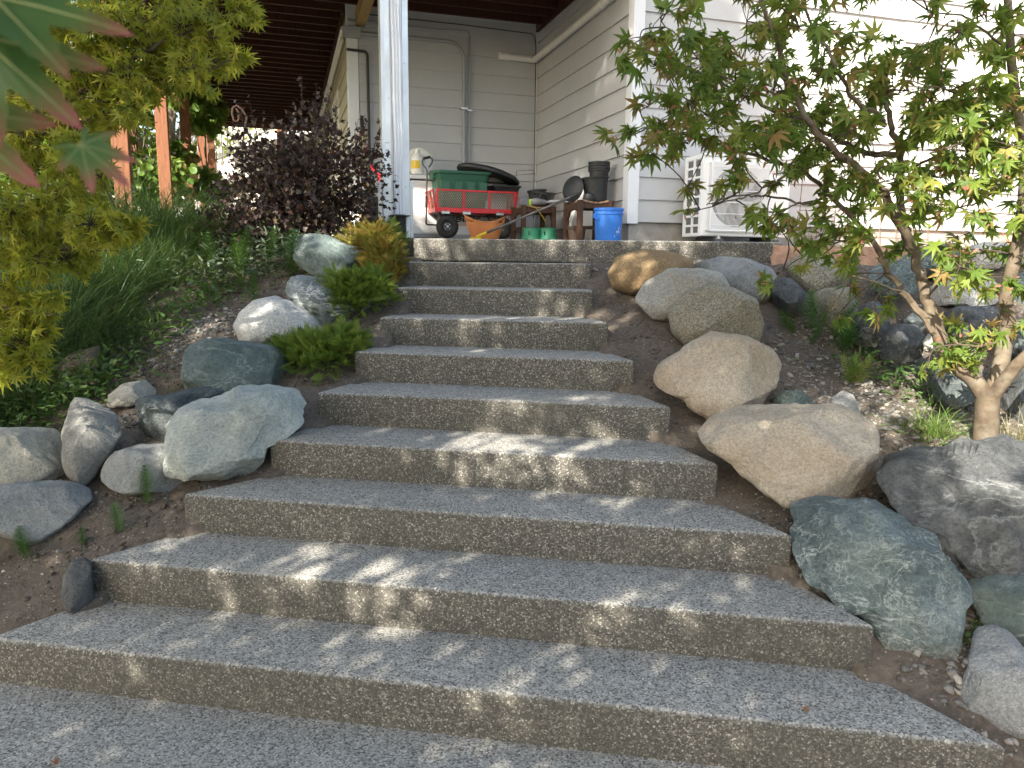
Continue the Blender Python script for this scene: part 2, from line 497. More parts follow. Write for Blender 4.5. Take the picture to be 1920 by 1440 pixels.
t = NT('window_glass'); t.done((.10, .13, .12), .04, 0, None, .9); MAT['glass'] = t.m
MAT['blind'] = plain('pale_blind', (.62, .68, .62), .7, var=.05, bump=.0)
MAT['lawn'] = plain('lawn_soil', (.060, .078, .028), .95, var=.35, scale=1.2, bump=.5, bscale=40)
ROCKS = {
 'cream': rock_mat('cream', (.54, .52, .45), (.33, .32, .28), (.70, .68, .62), (.66, .64, .58), .4, .1),
 'grey': rock_mat('grey', (.29, .29, .275), (.16, .16, .155), (.43, .425, .39), (.5, .5, .47), .3, .1),
 'darkblue': rock_mat('darkblue', (.105, .128, .135), (.045, .055, .060), (.22, .25, .25), (.50, .52, .50), .55, 0, 4.0),
 'palegreen': rock_mat('palegreen', (.47, .51, .49), (.23, .27, .26), (.68, .71, .69), (.70, .72, .70), .5, .12),
 'bluegrey': rock_mat('bluegrey', (.29, .305, .31), (.18, .19, .195), (.40, .415, .42), None, 0, .12, rust=None),
 'green': rock_mat('green', (.140, .185, .178), (.070, .092, .090), (.26, .32, .31), (.55, .60, .58), .45, 0, 3.5),
 'white': rock_mat('white', (.56, .56, .54), (.37, .37, .355), (.72, .72, .70), None, 0, .45),
 'streak': rock_mat('streak', (.20, .23, .235), (.10, .115, .12), (.36, .40, .41), (.72, .74, .73), .9, 0, 2.2),
 'darkgrey': rock_mat('darkgrey', (.115, .12, .125), (.06, .065, .07), (.18, .185, .19), None, 0, .1),
 'tan': rock_mat('tan', (.24, .205, .16), (.13, .11, .085), (.36, .31, .25), None, 0, .2),
 'brown': rock_mat('brown', (.27, .185, .098), (.155, .105, .058), (.37, .275, .16), None, 0, .22),
 'lightgrey': rock_mat('lightgrey', (.40, .39, .355), (.22, .215, .19), (.56, .55, .51), None, 0, .3, rust=(.30, .255, .18)),
 'speckle': rock_mat('speckle', (.27, .255, .205), (.15, .14, .11), (.40, .38, .32), None, 0, .55, rust=(.30, .245, .165)),
 'tanpink': rock_mat('tanpink', (.50, .44, .355), (.33, .285, .22), (.66, .60, .52), None, 0, .22, rust=(.43, .315, .22)),
 'slate': rock_mat('slate', (.115, .124, .130), (.040, .044, .048), (.27, .28, .285), (.52, .54, .55), .35, 0, 3.0, 1.5),
 'veined': rock_mat('veined', (.165, .215, .220), (.080, .108, .115), (.31, .375, .375), (.62, .68, .67), .85, 0, 7.0, 1.6, None, .6),
 'palegrey': rock_mat('palegrey', (.32, .335, .345), (.21, .22, .225), (.45, .46, .465), None, 0, .25),
}
LEAF = {
 'maple_r': leaf_mat('vine_maple', [(0, (.085, .15, .028)), (.35, (.135, .21, .035)), (.62, (.19, .26, .045)), (.80, (.25, .26, .055)), (.91, (.27, .16, .065)), (1, (.11, .17, .032))], .42),
 'maple_l': leaf_mat('lime_maple', [(0, (.23, .26, .028)), (.4, (.33, .34, .035)), (.8, (.45, .41, .05)), (1, (.26, .28, .03))], .5),
 'shade': leaf_mat('shade_tree', [(0, (.05, .10, .02)), (.5, (.08, .14, .03)), (1, (.10, .16, .03))], .3),
 'near': None,
 'purple': leaf_mat('ninebark', [(0, (.028, .017, .017)), (.5, (.048, .029, .027)), (.82, (.080, .050, .042)), (.94, (.10, .085, .045)), (.97, (.13, .035, .03)), (1, (.03, .018, .018))], .12, .42),
 'round': leaf_mat('smoke_bush', [(0, (.075, .15, .03)), (.5, (.11, .20, .04)), (.9, (.19, .26, .06)), (1, (.26, .17, .08))], .4),
 'bg': leaf_mat('far_tree', [(0, (.07, .12, .02)), (.5, (.14, .18, .025)), (1, (.24, .25, .03))], .45),
 'grass': leaf_mat('bank_grass', [(0, (.055, .115, .045)), (.5, (.090, .165, .068)), (.80, (.14, .21, .095)), (.93, (.27, .25, .15)), (1, (.06, .12, .05))], .25),
 'straw': leaf_mat('dry_grass', [(0, (.17, .16, .085)), (.5, (.27, .245, .15)), (1, (.22, .21, .11))], .25),
 'fescue': leaf_mat('green_tuft', [(0, (.09, .17, .035)), (.5, (.14, .24, .05)), (1, (.24, .27, .09))], .3),
 'horsetail': leaf_mat('horsetail', [(0, (.045, .125, .030)), (.5, (.065, .165, .040)), (1, (.10, .20, .05))], .3),
 'juniper': leaf_mat('juniper', [(0, (.10, .17, .030)), (.5, (.15, .235, .040)), (.9, (.23, .29, .055)), (1, (.12, .19, .035))], .3),
 'juniper_gold': leaf_mat('golden_juniper', [(0, (.16, .15, .025)), (.45, (.23, .19, .035)), (.8, (.27, .15, .035)), (1, (.14, .15, .03))], .25),
 'weed': leaf_mat('weed', [(0, (.05, .11, .03)), (.5, (.08, .16, .04)), (1, (.12, .20, .06))], .3),
 'sage': leaf_mat('grey_weed', [(0, (.10, .145, .095)), (.5, (.15, .20, .13)), (1, (.21, .25, .17))], .25),
 'orange': leaf_mat('orange_dry', [(0, (.42, .13, .035)), (.5, (.55, .20, .06)), (1, (.60, .30, .10))], .35),
 'samara': leaf_mat('samara', [(0, (.36, .11, .09)), (.5, (.44, .19, .12)), (1, (.38, .26, .14))], .35),
 'lavender': leaf_mat('lavender', [(0, (.13, .12, .22)), (.5, (.17, .17, .26)), (1, (.16, .20, .16))], .2),
}
# close leaves: green blade with wine-red margin towards the tips (real autumn colour)
t = NT('leaf_near')
at = t.n.new('ShaderNodeAttribute'); at.attribute_name = 'tint'
nz = t.noise(60.0, 4, .6)
fac = t.math('ADD', at.outputs['Fac'], t.math('MULTIPLY', t.math('SUBTRACT', nz, .5), 1.3))
cc = t.ramp(fac, [(.22, (.075, .150, .045)), (.45, (.10, .165, .040)), (.60, (.17, .15, .05)), (.78, (.28, .12, .07)), (.98, (.40, .10, .11))])
t.done(cc, .45, 0, None, .4)
tr = t.n.new('ShaderNodeBsdfTranslucent'); t.L(cc, tr.inputs[0])
mx = t.n.new('ShaderNodeMixShader'); mx.inputs[0].default_value = .5
t.L(t.b.outputs[0], mx.inputs[1]); t.L(tr.outputs[0], mx.inputs[2]); t.L(mx.outputs[0], t.out.inputs[0])
LEAF['near'] = t.m
# ------------------------------------------------------------------ layout constants (metres, z = 0 at the lower walk)
YAW = math.tan(R(9.5))                      # the flight is turned so its right end comes forward
EDGE_Y = [5.62, 5.26, 4.88, 4.49, 4.09, 3.69, 3.30, 2.93, 2.56, 2.205]   # nosing at X = 0
EDGE_Z = [1.70 - .17 * k for k in range(10)]
LEFT_X = [-.758, -.750, -.778, -.827, -.908, -1.027, -1.167, -1.452, -1.698, -1.90]
RIGHT_X = [1.816, .538, .514, .567, .663, .778, .907, 1.094, 1.238, 1.447]
def nose(k, x): return (x, EDGE_Y[k] - YAW * x)
def patio_z(y): return 1.70 + .027 * (y - 5.6)
HOUSE = Vector((.283, 10.0, 1.80)); HYAW = R(17.0)
HU = Vector((math.cos(HYAW), math.sin(HYAW), 0)); HV = Vector((-math.sin(HYAW), math.cos(HYAW), 0))
def hp(a, b, z=None):
    """a metres along the back wall, b metres into the house from the inner corner -> world point (on the patio)"""
    p = HOUSE + HU * a + HV * b
    p.z = patio_z(p.y) if z is None else z
    return p

def smooth01(x):
    x = np.clip(x, 0, 1); return x * x * (3 - 2 * x)

def stair_half(t):
    """left and right edge of the flight at run position t"""
    ys = np.array(EDGE_Y[::-1]); return np.interp(t, ys, np.array(LEFT_X[::-1])), np.interp(t, ys, np.array([.54 if i == 0 else v for i, v in enumerate(RIGHT_X)][::-1]))

_perm = np.random.default_rng(3).random((64, 64))
def vnoise(x, y):
    x = np.asarray(x, float); y = np.asarray(y, float)
    xi = np.floor(x).astype(int); yi = np.floor(y).astype(int); fx = x - xi; fy = y - yi
    fx = fx * fx * (3 - 2 * fx); fy = fy * fy * (3 - 2 * fy)
    g = lambda i, j: _perm[i % 64, j % 64]
    return (g(xi, yi) * (1 - fx) + g(xi + 1, yi) * fx) * (1 - fy) + (g(xi, yi + 1) * (1 - fx) + g(xi + 1, yi + 1) * fx) * fy

def ground_z(x, y):
    x = np.asarray(x, float); y = np.asarray(y, float)
    t = y + .167 * x
    z = 1.58 - .447 * (5.62 - t)
    top_l = 1.74 + .05 * smooth01((y - 7) / 6)
    top_r = 1.595 + .09 * smooth01((x - 1.75) / .35)
    top = np.where(x < -.2, top_l, top_r)
    z = top - np.log1p(np.exp(np.clip((top - z) / .05, -40, 40))) * .05          # soft clamp at the upper level
    z = np.where((top - z) > 2.0, z, z)
    low = -.05
    z = low + np.log1p(np.exp(np.clip((z - low) / .04, -40, 40))) * .04
    # uneven soil
    z = z + (vnoise(x * 3.1, y * 3.1) - .5) * .05 + (vnoise(x * 9, y * 9) - .5) * .022 + (vnoise(x * 31, y * 31) - .5) * .010
    # hollow of the dry bed behind the small maple
    d = ((x - 2.35) / .75) ** 2 + ((y - 4.05) / .55) ** 2
    z = z - .16 * np.exp(-d)
    # under the concrete it drops away
    l, r_ = stair_half(t)
    inside = (x > l + .11) & (x < r_ - .11) & (t > 2.1) & (t < 5.75)
    z = np.where(inside, z - .35, z)
    pat = (t > 5.72) & (x > -.62) & (x < 1.72) & (y < 14)
    z = np.where(pat, np.minimum(z, 1.52), z)
    walk = (t < 2.22) & (x > -3.2) & (x < 1.55 )
    z = np.where(walk, np.minimum(z, -.12), z)
    # alcove and house footprint
    hx = (x - HOUSE.x) * HU.x + (y - HOUSE.y) * HU.y; hy = (x - HOUSE.x) * HV.x + (y - HOUSE.y) * HV.y
    ins = ((hx > -2.35) & (hy > -2.2)) | ((hx > -.1) & (hy > -2.85))
    z = np.where(ins, np.minimum(z, 1.45), z)
    return z

# ------------------------------------------------------------------ ground sheet
def make_ground():
    xs = np.concatenate([[-160, -80, -40, -25, -16, -11, -8.5, -7, -6], np.arange(-5.2, 4.6, .055), [5, 6, 7, 8.5, 11, 16, 25, 40, 80, 160]])
    ys = np.concatenate([[-120, -60, -30, -15, -8, -4, -1, .3], np.arange(.8, 8.6, .055), [9, 9.6, 10.5, 12, 14, 17, 21, 30, 50, 90, 180]])
    X, Y = np.meshgrid(xs, ys, indexing='ij')
    Z = ground_z(X, Y)
    n, mm = X.shape
    V = np.stack([X, Y, Z], 2).reshape(-1, 3)
    idx = np.arange(n * mm).reshape(n, mm)
    a = idx[:-1, :-1].ravel(); b = idx[1:, :-1].ravel(); c = idx[1:, 1:].ravel(); d = idx[:-1, 1:].ravel()
    T = np.concatenate([np.stack([a, b, c], 1), np.stack([a, c, d], 1)])
    me = fast_mesh('ground', V, T, MAT['soil'])
    me.shade_smooth()
    return tag(obj('ground', me), kind='structure')
make_ground()

# lower walk of exposed aggregate
w = MB()
pl = nose(9, -3.3); pr = nose(9, 1.62)
w.prism([(-3.3, -3.0), (1.62, -3.0), (pr[0], pr[1] + .12), (pl[0], pl[1] + .12)], -.15, 0.0)
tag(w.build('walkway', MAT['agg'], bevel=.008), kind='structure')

# ------------------------------------------------------------------ flight of steps
stairs = thing('garden_stairs', 'wide flared flight of exposed aggregate concrete steps rising to the patio', 'stairs', (0, 0, 0))
for k in range(1, 10):
    l0 = nose(k, LEFT_X[k]); r0 = nose(k, RIGHT_X[k])
    if k == 1: l1 = nose(0, LEFT_X[0] + .02); r1 = (RIGHT_X[1] - .01, nose(0, RIGHT_X[1])[1])
    else: l1 = nose(k - 1, LEFT_X[k - 1] + .012); r1 = nose(k - 1, RIGHT_X[k - 1] - .012)
    ext = .10
    poly = [l0, r0, r1, (r1[0] + .0 - .02, r1[1] + ext), (l1[0] + .02, l1[1] + ext), l1]
    s = MB(); s.prism(poly, EDGE_Z[k] - .30, EDGE_Z[k])
    # gently uneven nosing: subdivide and jitter
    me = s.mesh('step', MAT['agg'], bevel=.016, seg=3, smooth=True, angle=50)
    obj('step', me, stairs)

# patio slab that the flight climbs to; it falls slightly away from the house
p = MB()
a0 = nose(0, LEFT_X[0]); b0 = nose(0, RIGHT_X[0])
poly = [a0, b0, (1.93, 5.75), (2.55, 7.2), (2.75, 7.95), tuple(hp(1.0, -2.6)[:2]), tuple(hp(.12, -2.6)[:2]), tuple(hp(.12, .1)[:2]), tuple(hp(-2.5, .1)[:2]), tuple(hp(-2.6, -2.3)[:2]), (-1.42, 7.0), (-.80, 6.6)]
p.prism(poly, lambda x, y: patio_z(y) - .165, lambda x, y: patio_z(y))
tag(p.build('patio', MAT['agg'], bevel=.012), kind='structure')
# strip of gravelly ground behind the boulders at patio level on the right, in front of the house
def sheet(name, poly, z, mat, kind='structure'):
    s = MB(); s.add([(x, y, z if not callable(z) else z(x, y)) for x, y in poly], [tuple(range(len(poly)))])
    return tag(s.build(name, mat), kind=kind)
MAT['bark_mulch'] = plain('bark_mulch', (.34, .20, .13), .95, var=.4, scale=14.0, bump=.8, bscale=60, dirt=(.18, .10, .07))
b_ = MB()
xs = np.linspace(1.80, 9.0, 36); ys_ = np.concatenate([[0], np.linspace(.06, 1, 14)])
vs = []; fs = []
for i, x in enumerate(xs):
    y0 = 5.22; y1 = HOUSE.y + HU.y * ((x - HOUSE.x) / HU.x) - 2.7
    for j, q in enumerate(ys_):
        y = y0 + (y1 - y0) * q
        vs.append((x, y, 1.675 + .02 * q + .03 * (float(vnoise(x * 4, y * 4)) - .5) if j else float(ground_z(x, y)) - .06))
for i in range(len(xs) - 1):
    for j in range(len(ys_) - 1):
        n = len(ys_); fs.append((i * n + j, (i + 1) * n + j, (i + 1) * n + j + 1, i * n + j + 1))
b_.add(vs, fs)
tag(b_.build('mulch_bed', MAT['bark_mulch'], smooth=True), kind='structure')
# ------------------------------------------------------------------ house
house = thing('house', 'grey lap-sided house with white corner trim around the sheltered patio corner', 'house', HOUSE, HYAW)
EXPO = .211
board_cache = {}
def board_mesh(L, mat='siding'):
    key = (round(L, 3), mat)
    if key not in board_cache:
        b = MB()
        # wedge profile: thick lower lip, thin top tucked under the next board; length along +X, face towards -Y
        pr = [(-.003, EXPO + .02), (-.023, 0.0), (-.0225, -.003), (0.0, -.003), (0.0, EXPO + .02)]
        n = len(pr)
        vs = [(0, y, z) for y, z in pr] + [(L, y, z) for y, z in pr]
        fs = [tuple(range(n)), tuple(range(n, 2 * n))[::-1]] + [(i, n + i, n + (i + 1) % n, (i + 1) % n) for i in range(n)]
        b.add(vs, fs)
        board_cache[key] = b.mesh('siding_board', MAT[mat])
    return board_cache[key]

def wall(a0, b0, a1, b1, z0, z1, face, mat='siding', thick=.16, joints=(), holes=()):
    """wall body from (a0,b0) to (a1,b1) in house metres; boards hang on its outer face"""
    d = Vector((a1 - a0, b1 - b0, 0)); L = d.length; d.normalize()
    ang = math.atan2(d.y, d.x)
    w = MB(); w.box(0, L, 0, thick, 0, z1 - z0)
    wo = w.build('wall', MAT[mat], house, loc=(a0, b0, z0), rot=(0, 0, ang))
    k = 0; z = .0
    while z < z1 - z0 - .02:
        segs = [0.0, L]
        if joints: segs = sorted(set([0.0, L] + [j for q, j in enumerate(joints) if (k + q) % len(joints) == 0]))
        for s0, s1 in zip(segs[:-1], segs[1:]):
            parts = [(s0, s1)]
            for (h0, h1, hz0, hz1) in holes:
                if z + EXPO > hz0 - z0 and z < hz1 - z0:
                    new = []
                    for p0, p1 in parts:
                        if h1 <= p0 or h0 >= p1: new.append((p0, p1))
                        else:
                            if h0 > p0 + .03: new.append((p0, h0))
                            if h1 < p1 - .03: new.append((h1, p1))
                    parts = new
            for p0, p1 in parts:
                obj('siding_board', board_mesh(p1 - p0 - .003, mat), wo, loc=(p0, -.001, z))
        k += 1; z += EXPO
    return wo

BF = -2.794                                   # front wall plane
CEIL = 2.61                                   # underside of joists above the house floor
wall(-2.24, 0, -.03, 0, .13, 2.78, -1)
# side wall of the recess faces left
wall(0, -.03, 0, BF + .085, .13, 5.2, -1)
# front wall to the right, windows cut between its boards
WINS = [(1.62, 2.95, 1.10, 2.03), (3.90, 5.15, 1.10, 2.03)]
wall(.085, BF, 9.5, BF, .13, 5.2, -1, joints=(3.2, 4.9, 6.6), holes=[(a - .11 - .085, b + .11 - .085, z0 - .11, z1 + .11) for a, b, z0, z1 in WINS])
# wall running back under the deck
wall(-2.35, 9.0, -2.35, .10, .13, 2.78, -1, mat='yellowsiding', holes=[(9.0 - 2.75, 9.0 - 1.55, .85, 2.05)])
# house core so that no light leaks through
c = MB(); c.box(.17, 9.4, BF + .17, 9.0, .1, 5.2); c.box(-2.18, .2, .17, 9.0, .1, 2.78)
c.build('core', MAT['siding'], house)
# foundation
f_ = MB(); f_.box(.012, 9.5, BF + .012, BF + .3, -.35, .128); f_.box(.012, .3, BF + .3, .2, -.35, .128); f_.box(-2.338, .012, .012, .2, -.35, .128); f_.box(-2.338, -2.1, .2, 9.0, -.35, .128)
f_.build('foundation', MAT['concrete'], house)
# corner trims
def trim(x0, x1, y0, y1, z0, z1, name='corner_trim', mat='trim'):
    b = MB(); b.box(x0, x1, y0, y1, z0, z1); return b.build(name, MAT[mat], house, bevel=.003)
trim(-.030, .0835, BF - .032, BF - .001, .11, 5.2)
trim(-.032, -.001, BF + .0, BF + .083, .11, 5.2)
trim(-.028, -.001, -.028, -.001, .11, 2.6)
trim(-2.372, -2.245, -.024, -.001, .11, 2.7)
trim(-2.374, -2.351, .0, .095, .11, 2.7)
# windows on the front wall
for a, b, z0, z1 in WINS:
    wn_ = MB()
    for q in ((a - .10, a, z0 - .10, z1 + .10), (b, b + .10, z0 - .10, z1 + .10), (a, b, z1, z1 + .10), (a, b, z0 - .10, z0)):
        wn_.box(q[0], q[1], BF - .03, BF + .02, q[2], q[3])
    wo = wn_.build('window', MAT['trim'], house, bevel=.004)
    g = MB(); g.box(a, b, BF + .004, BF + .012, z0, z1); g.build('pane', MAT['glass'], wo)
    s = MB(); mx_ = (a + b) / 2; s.box(mx_ - .02, mx_ + .02, BF - .012, BF + .003, z0, z1); s.build('sash', MAT['trim'], wo)
    bl = MB()
    n = 14
    for i in range(n):
        zz = z1 - (z1 - z0) * .62 * (i + .5) / n
        bl.bar((a + .01, BF - .001, zz), (b - .01, BF - .001, zz), .003, .030)
    bl.build('blind', MAT['blind'], wo)
# small window in the wall under the deck
wn_ = MB(); a0 = -2.35
for q in ((1.55, 1.63, .85, 2.05), (2.67, 2.75, .85, 2.05), (1.63, 2.67, 1.97, 2.05), (1.63, 2.67, .85, .93)):
    wn_.box(a0 - .03, a0 + .02, q[0], q[1], q[2], q[3])
wo = wn_.build('window', MAT['trim'], house)
g = MB(); g.box(a0 + .004, a0 + .012, 1.63, 2.67, .93, 1.97); g.build('pane', MAT['glass'], wo)

# conduits, cables and drain pipes fixed to the walls
def arc(cx, cz, r, a0, a1, b, n=7):
    return [(cx + r * math.cos(R(a0 + (a1 - a0) * i / n)), b, cz + r * math.sin(R(a0 + (a1 - a0) * i / n))) for i in range(n + 1)]
cd = MB(); cd.tube([(-2.33, -.045, 2.36), (-1.6, -.045, 2.365)] + arc(-1.16, 2.365 - .19, .19, 90, 0, -.045)[0:] + [(-.97, -.045, 1.6), (-.97, -.045, .82)], .021, 10)
k = cd.build('conduit', MAT['conduit'], house, smooth=True)
q = MB()
q.tube([(-.97, -.045, 1.07), (-.97, -.045, 1.14)], .029, 10); q.tube([(-.97, -.045, .74), (-.97, -.045, 1.07)], .026, 10)
q.build('coupling', MAT['conduit'], k, smooth=True)
cl = MB()
for z in (1.60,): cl.box(-1.012, -.928, -.071, -.018, z - .010, z + .010)
cl.build('clamp', MAT['steel'], k)
cd = MB(); cd.tube([(-2.36, -.04, 2.50), (-1.3, -.04, 2.485)] + arc(-.95, 2.455, .05, 90, 0, -.04, 5) + [(-.90, -.04, 1.6), (-.90, -.04, .80)], .013, 8)
k = cd.build('conduit', MAT['conduit'], house, smooth=True)
cl = MB(); cl.box(-.930, -.868, -.057, -.018, 1.575, 1.593); cl.build('clamp', MAT['steel'], k)
jb = MB(); jb.box(-2.42, -2.22, -.10, -.025, 2.30, 2.42); jb.build('junction_box', MAT['conduit'], house, bevel=.008)
bp_ = MB(); bp_.tube([(-2.38, -.05, 2.17), (-2.24, -.05, 2.165)] + arc(-2.19, 2.115, .05, 90, 0, -.05, 5) + [(-2.138, -.05, 1.2), (-2.132, -.05, .30)], .016, 8)
bp_.build('black_pipe', MAT['black_plastic'], house, smooth=True)
cb = MB(); cb.tube([(-2.3, -.018, 2.55), (-2.1, -.018, 2.585), (-1, -.02, 2.58), (-.10, -.02, 2.56), (-.06, -.045, 2.52), (-.045, -.05, 2.4), (-.043, -.05, .3)], .006, 6)
cb.build('cable', MAT['black_plastic'], house, smooth=True)
dp = MB(); dp.tube([(-.52, -.045, 2.255), (-.44, -.05, 2.25), (-.09, -.05, 2.245), (-.062, -.066, 2.245), (-.055, -.10, 2.246), (-.055, -1.2, 2.26), (-.055, BF + .05, 2.28)], .040, 12)
k = dp.build('drain_pipe', MAT['white_plastic'], house, smooth=True)
for q_, r_ in (([(-.53, -.045, 2.255), (-.40, -.05, 2.25)], .047), ([(-.055, -2.15, 2.27), (-.055, -2.10, 2.27)], .044)):
    e_ = MB(); e_.tube(q_, r_, 12); e_.build('collar', MAT['white_plastic'], k, smooth=True)
vp = MB(); vp.tube([(-2.40, .15, 2.45), (-2.40, 4.0, 2.40), (-2.40, 8.0, 2.35)], .03, 10); vp.tube([(-2.40, .3, 2.36), (-2.40, 8.0, 2.26)], .02, 8)
vp.build('drain_pipe', MAT['white_plastic'], house, smooth=True)

# ------------------------------------------------------------------ deck over the patio
deck = thing('deck', 'dark stained timber deck with joists seen from below, carried on cedar posts', 'deck', HOUSE, HYAW)
jm = {}
def joist(a0, a1, b):
    L = round(a1 - a0, 3)
    if L not in jm:
        j = MB(); j.box(0, L, -.019, .019, CEIL, CEIL + .19); jm[L] = j.mesh('joist', MAT['deckwood'])
    obj('joist', jm[L], deck, loc=(a0, b, 0))
b = -2.95
while b < 8.4:
    joist(-4.85, -.055 if b < -.06 else -2.42, b); b += .30
dm = MB(); dm.box(-.067, .067, -3.05, 8.5, CEIL + .193, CEIL + .225); dmesh = dm.mesh('deck_board', MAT['deckwood'])
dm2 = MB(); dm2.box(-.067, .067, -3.05, -.05, CEIL + .193, CEIL + .225); dmesh2 = dm2.mesh('deck_board', MAT['deckwood'])
a = -4.83
while a < -.05:
    obj('deck_board', dmesh if a < -2.47 else dmesh2, deck, loc=(a, 0, 0)); a += .1385
bm_ = MB(); bm_.box(-2.27, -2.16, -2.95, -.03, CEIL - .17, CEIL - .003); bm_.build('beam', MAT['beamwood'], deck, bevel=.004)
bm_ = MB(); bm_.box(-4.62, -4.48, -2.95, 8.4, CEIL - .24, CEIL - .003); bm_.build('beam', MAT['deckwood'], deck, bevel=.004)
lg = MB(); lg.box(-2.415, -2.375, .1, 8.4, CEIL - .003 + .006, CEIL + .187); lg.build('ledger', MAT['deckwood'], deck)
fs_ = MB(); fs_.box(-4.9, -4.853, -3.05, 8.5, CEIL - .02, CEIL + .23); fs_.build('fascia', MAT['deckwood'], deck)
fs_ = MB(); fs_.box(-4.85, -.05, 8.455, 8.5, CEIL - .05, CEIL + .19); fs_.build('fascia', MAT['cedar'], deck)
fs_ = MB(); fs_.box(-.054, -.026, -2.95, -.06, CEIL - .04, CEIL + .19); fs_.build('ledger', MAT['deckwood'], deck)
for bb in (-1.73, .98, 3.5, 6.06, 8.2):
    gz = float(ground_z(*(HOUSE + HU * -4.55 + HV * bb)[:2])) - HOUSE.z
    pm = MB(); pm.box(-4.62, -4.48, bb - .07, bb + .07, gz + .10, CEIL - .243)
    po = pm.build('post', MAT['cedar'], deck, bevel=.006)
    pm = MB(); pm.box(-4.68, -4.42, bb - .13, bb + .13, gz - .2, gz + .097); pm.build('pier', MAT['concrete'], po, bevel=.012)
    if bb < 0:
        pm = MB(); pm.box(-4.625, -4.475, bb - .075, bb - .071, gz + .098, gz + .26); pm.build('post_bracket', MAT['steel'], po)

# wrapped steel-clad post with flat pale downspout on its front
pz = patio_z(6.95)
post = thing('porch_post', 'tall pale grey clad porch post with a flat white downspout on its face', 'post', hp(-2.19, -2.52), HYAW)
ph = 4.40 - pz
m_ = MB(); m_.box(-.088, .088, -.07, .07, 0, ph); m_.build('core', MAT['galv'], post)
for x0, x1, y0, y1 in ((-.112, -.045, -.083, -.072), (-.123, -.091, -.085, .06), (.062, .112, -.084, -.072), (.091, .117, -.083, .06)):
    m_ = MB(); m_.box(x0, x1, y0, y1, .005, ph - .01); m_.build('cladding_strip', MAT['galv'], post, bevel=.002)
for x0, x1 in ((-.150, -.126), (.121, .150)):
    m_ = MB(); m_.box(x0, x1, -.07, .05, .005, .50); m_.build('base_plate', MAT['galv'], post, bevel=.002)
# downspout: folded sheet with ribs, slightly buckled
ds = MB(); prof = []
n = 15
for i in range(n):
    x = -.030 + .084 * i / (n - 1); prof.append((x, -.128 - (.006 if i in (2, 3, 7, 11, 12) else 0)))
prof += [(.054, -.088), (-.030, -.088)]
zs = [.16 + (ph - .17) * i / 30 for i in range(31)]
vs = []
for z in zs:
    o_ = .006 * math.sin(z * 2.3) + .003 * math.sin(z * 9.1)
    vs += [(x + o_, y + .002 * math.sin(z * 7), z) for x, y in prof]
k_ = len(prof); fs = []
for i in range(30):
    for j in range(k_): fs.append((i * k_ + j, i * k_ + (j + 1) % k_, (i + 1) * k_ + (j + 1) % k_, (i + 1) * k_ + j))
ds.add(vs, fs); ds.build('downspout', MAT['downspout'], post, smooth=True, angle=30)
for dx, z in ((-.06, 3.0), (-.055, 2.1), (.075, 2.9), (-.06, 1.2), (.08, 1.5), (-.055, .7), (.08, .45)):
    if z < ph:
        sc = MB(); sc.lathe([(.0, .0), (.004, .001), (.004, .003), (0, .004)], 8); sc.build('screw', MAT['dark_steel'], post, loc=(dx, -.0845, z), rot=(R(90), 0, 0))
cp_ = MB(); pr = []
for i in range(14): pr += [(.058, .010 + i * .014), (.066, .014 + i * .014), (.066, .018 + i * .014), (.058, .022 + i * .014)]
pr.append((.0, pr[-1][1] + .002))
cp_.lathe(pr, 20, .012, -.125); cp_.box(-.075, .10, -.215, -.05, .19, .197)
dr = cp_.build('drain_adapter', MAT['black_plastic'], post, smooth=True)
dr['label'] = 'black corrugated drain collar under the downspout'

# ------------------------------------------------------------------ heat pump on the right
ac = thing('heat_pump', 'white outdoor heat pump unit with round fan grille standing on the patio', 'heat pump', hp(.965, -3.13), HYAW)
aw, ad, ah, z0 = .93, .33, .715, .045
m_ = MB(); m_.box(-aw / 2, aw / 2, -ad / 2 + .012, ad / 2, z0, z0 + ah); m_.build('casing', MAT['white_metal'], ac, bevel=.012, seg=3)
m_ = MB(); m_.box(-aw / 2 - .006, aw / 2 + .006, -ad / 2 - .006, ad / 2 + .006, z0 + ah - .002, z0 + ah + .018); m_.build('lid', MAT['white_metal'], ac, bevel=.005)
# front panel with circular mouth: ring strip between square and circle
fx, fz, fr = -.115, z0 + .355, .27
fp = MB(); n = 64; vs = []; fs = []
hw, hh = .305, .315
for i in range(n):
    an = 2 * math.pi * i / n; ca, sa = math.cos(an), math.sin(an)
    k_ = min(hw / max(abs(ca), 1e-6), hh / max(abs(sa), 1e-6))
    vs += [(fx + ca * fr, -ad / 2 - .004, fz + sa * fr), (fx + ca * k_, -ad / 2 - .006, fz + sa * k_), (fx + ca * fr, -ad / 2 + .10, fz + sa * fr), (fx + ca * k_, -ad / 2 + .0125, fz + sa * k_)]
for i in range(n):
    a_, b2 = i * 4, ((i + 1) % n) * 4
    fs += [(a_, b2, b2 + 1, a_ + 1), (a_ + 2, b2 + 2, b2, a_), (a_ + 1, b2 + 1, b2 + 3, a_ + 3)]
fp.add(vs, fs); fpo = fp.build('front_panel', MAT['white_metal'], ac, smooth=True, angle=30)
mp_ = MB(); mp_.box(.195, aw / 2 - .012, -ad / 2 - .003, -ad / 2 + .013, z0 + .03, z0 + ah - .03); mp_.build('service_panel', MAT['white_metal'], ac, bevel=.004)
cv = MB(); cv.lathe([(.0, 0), (fr - .003, 0)], 48); cv.build('fan_cavity', MAT['dark_hole'], ac, loc=(fx, -ad / 2 + .010, fz), rot=(R(90), 0, 0))
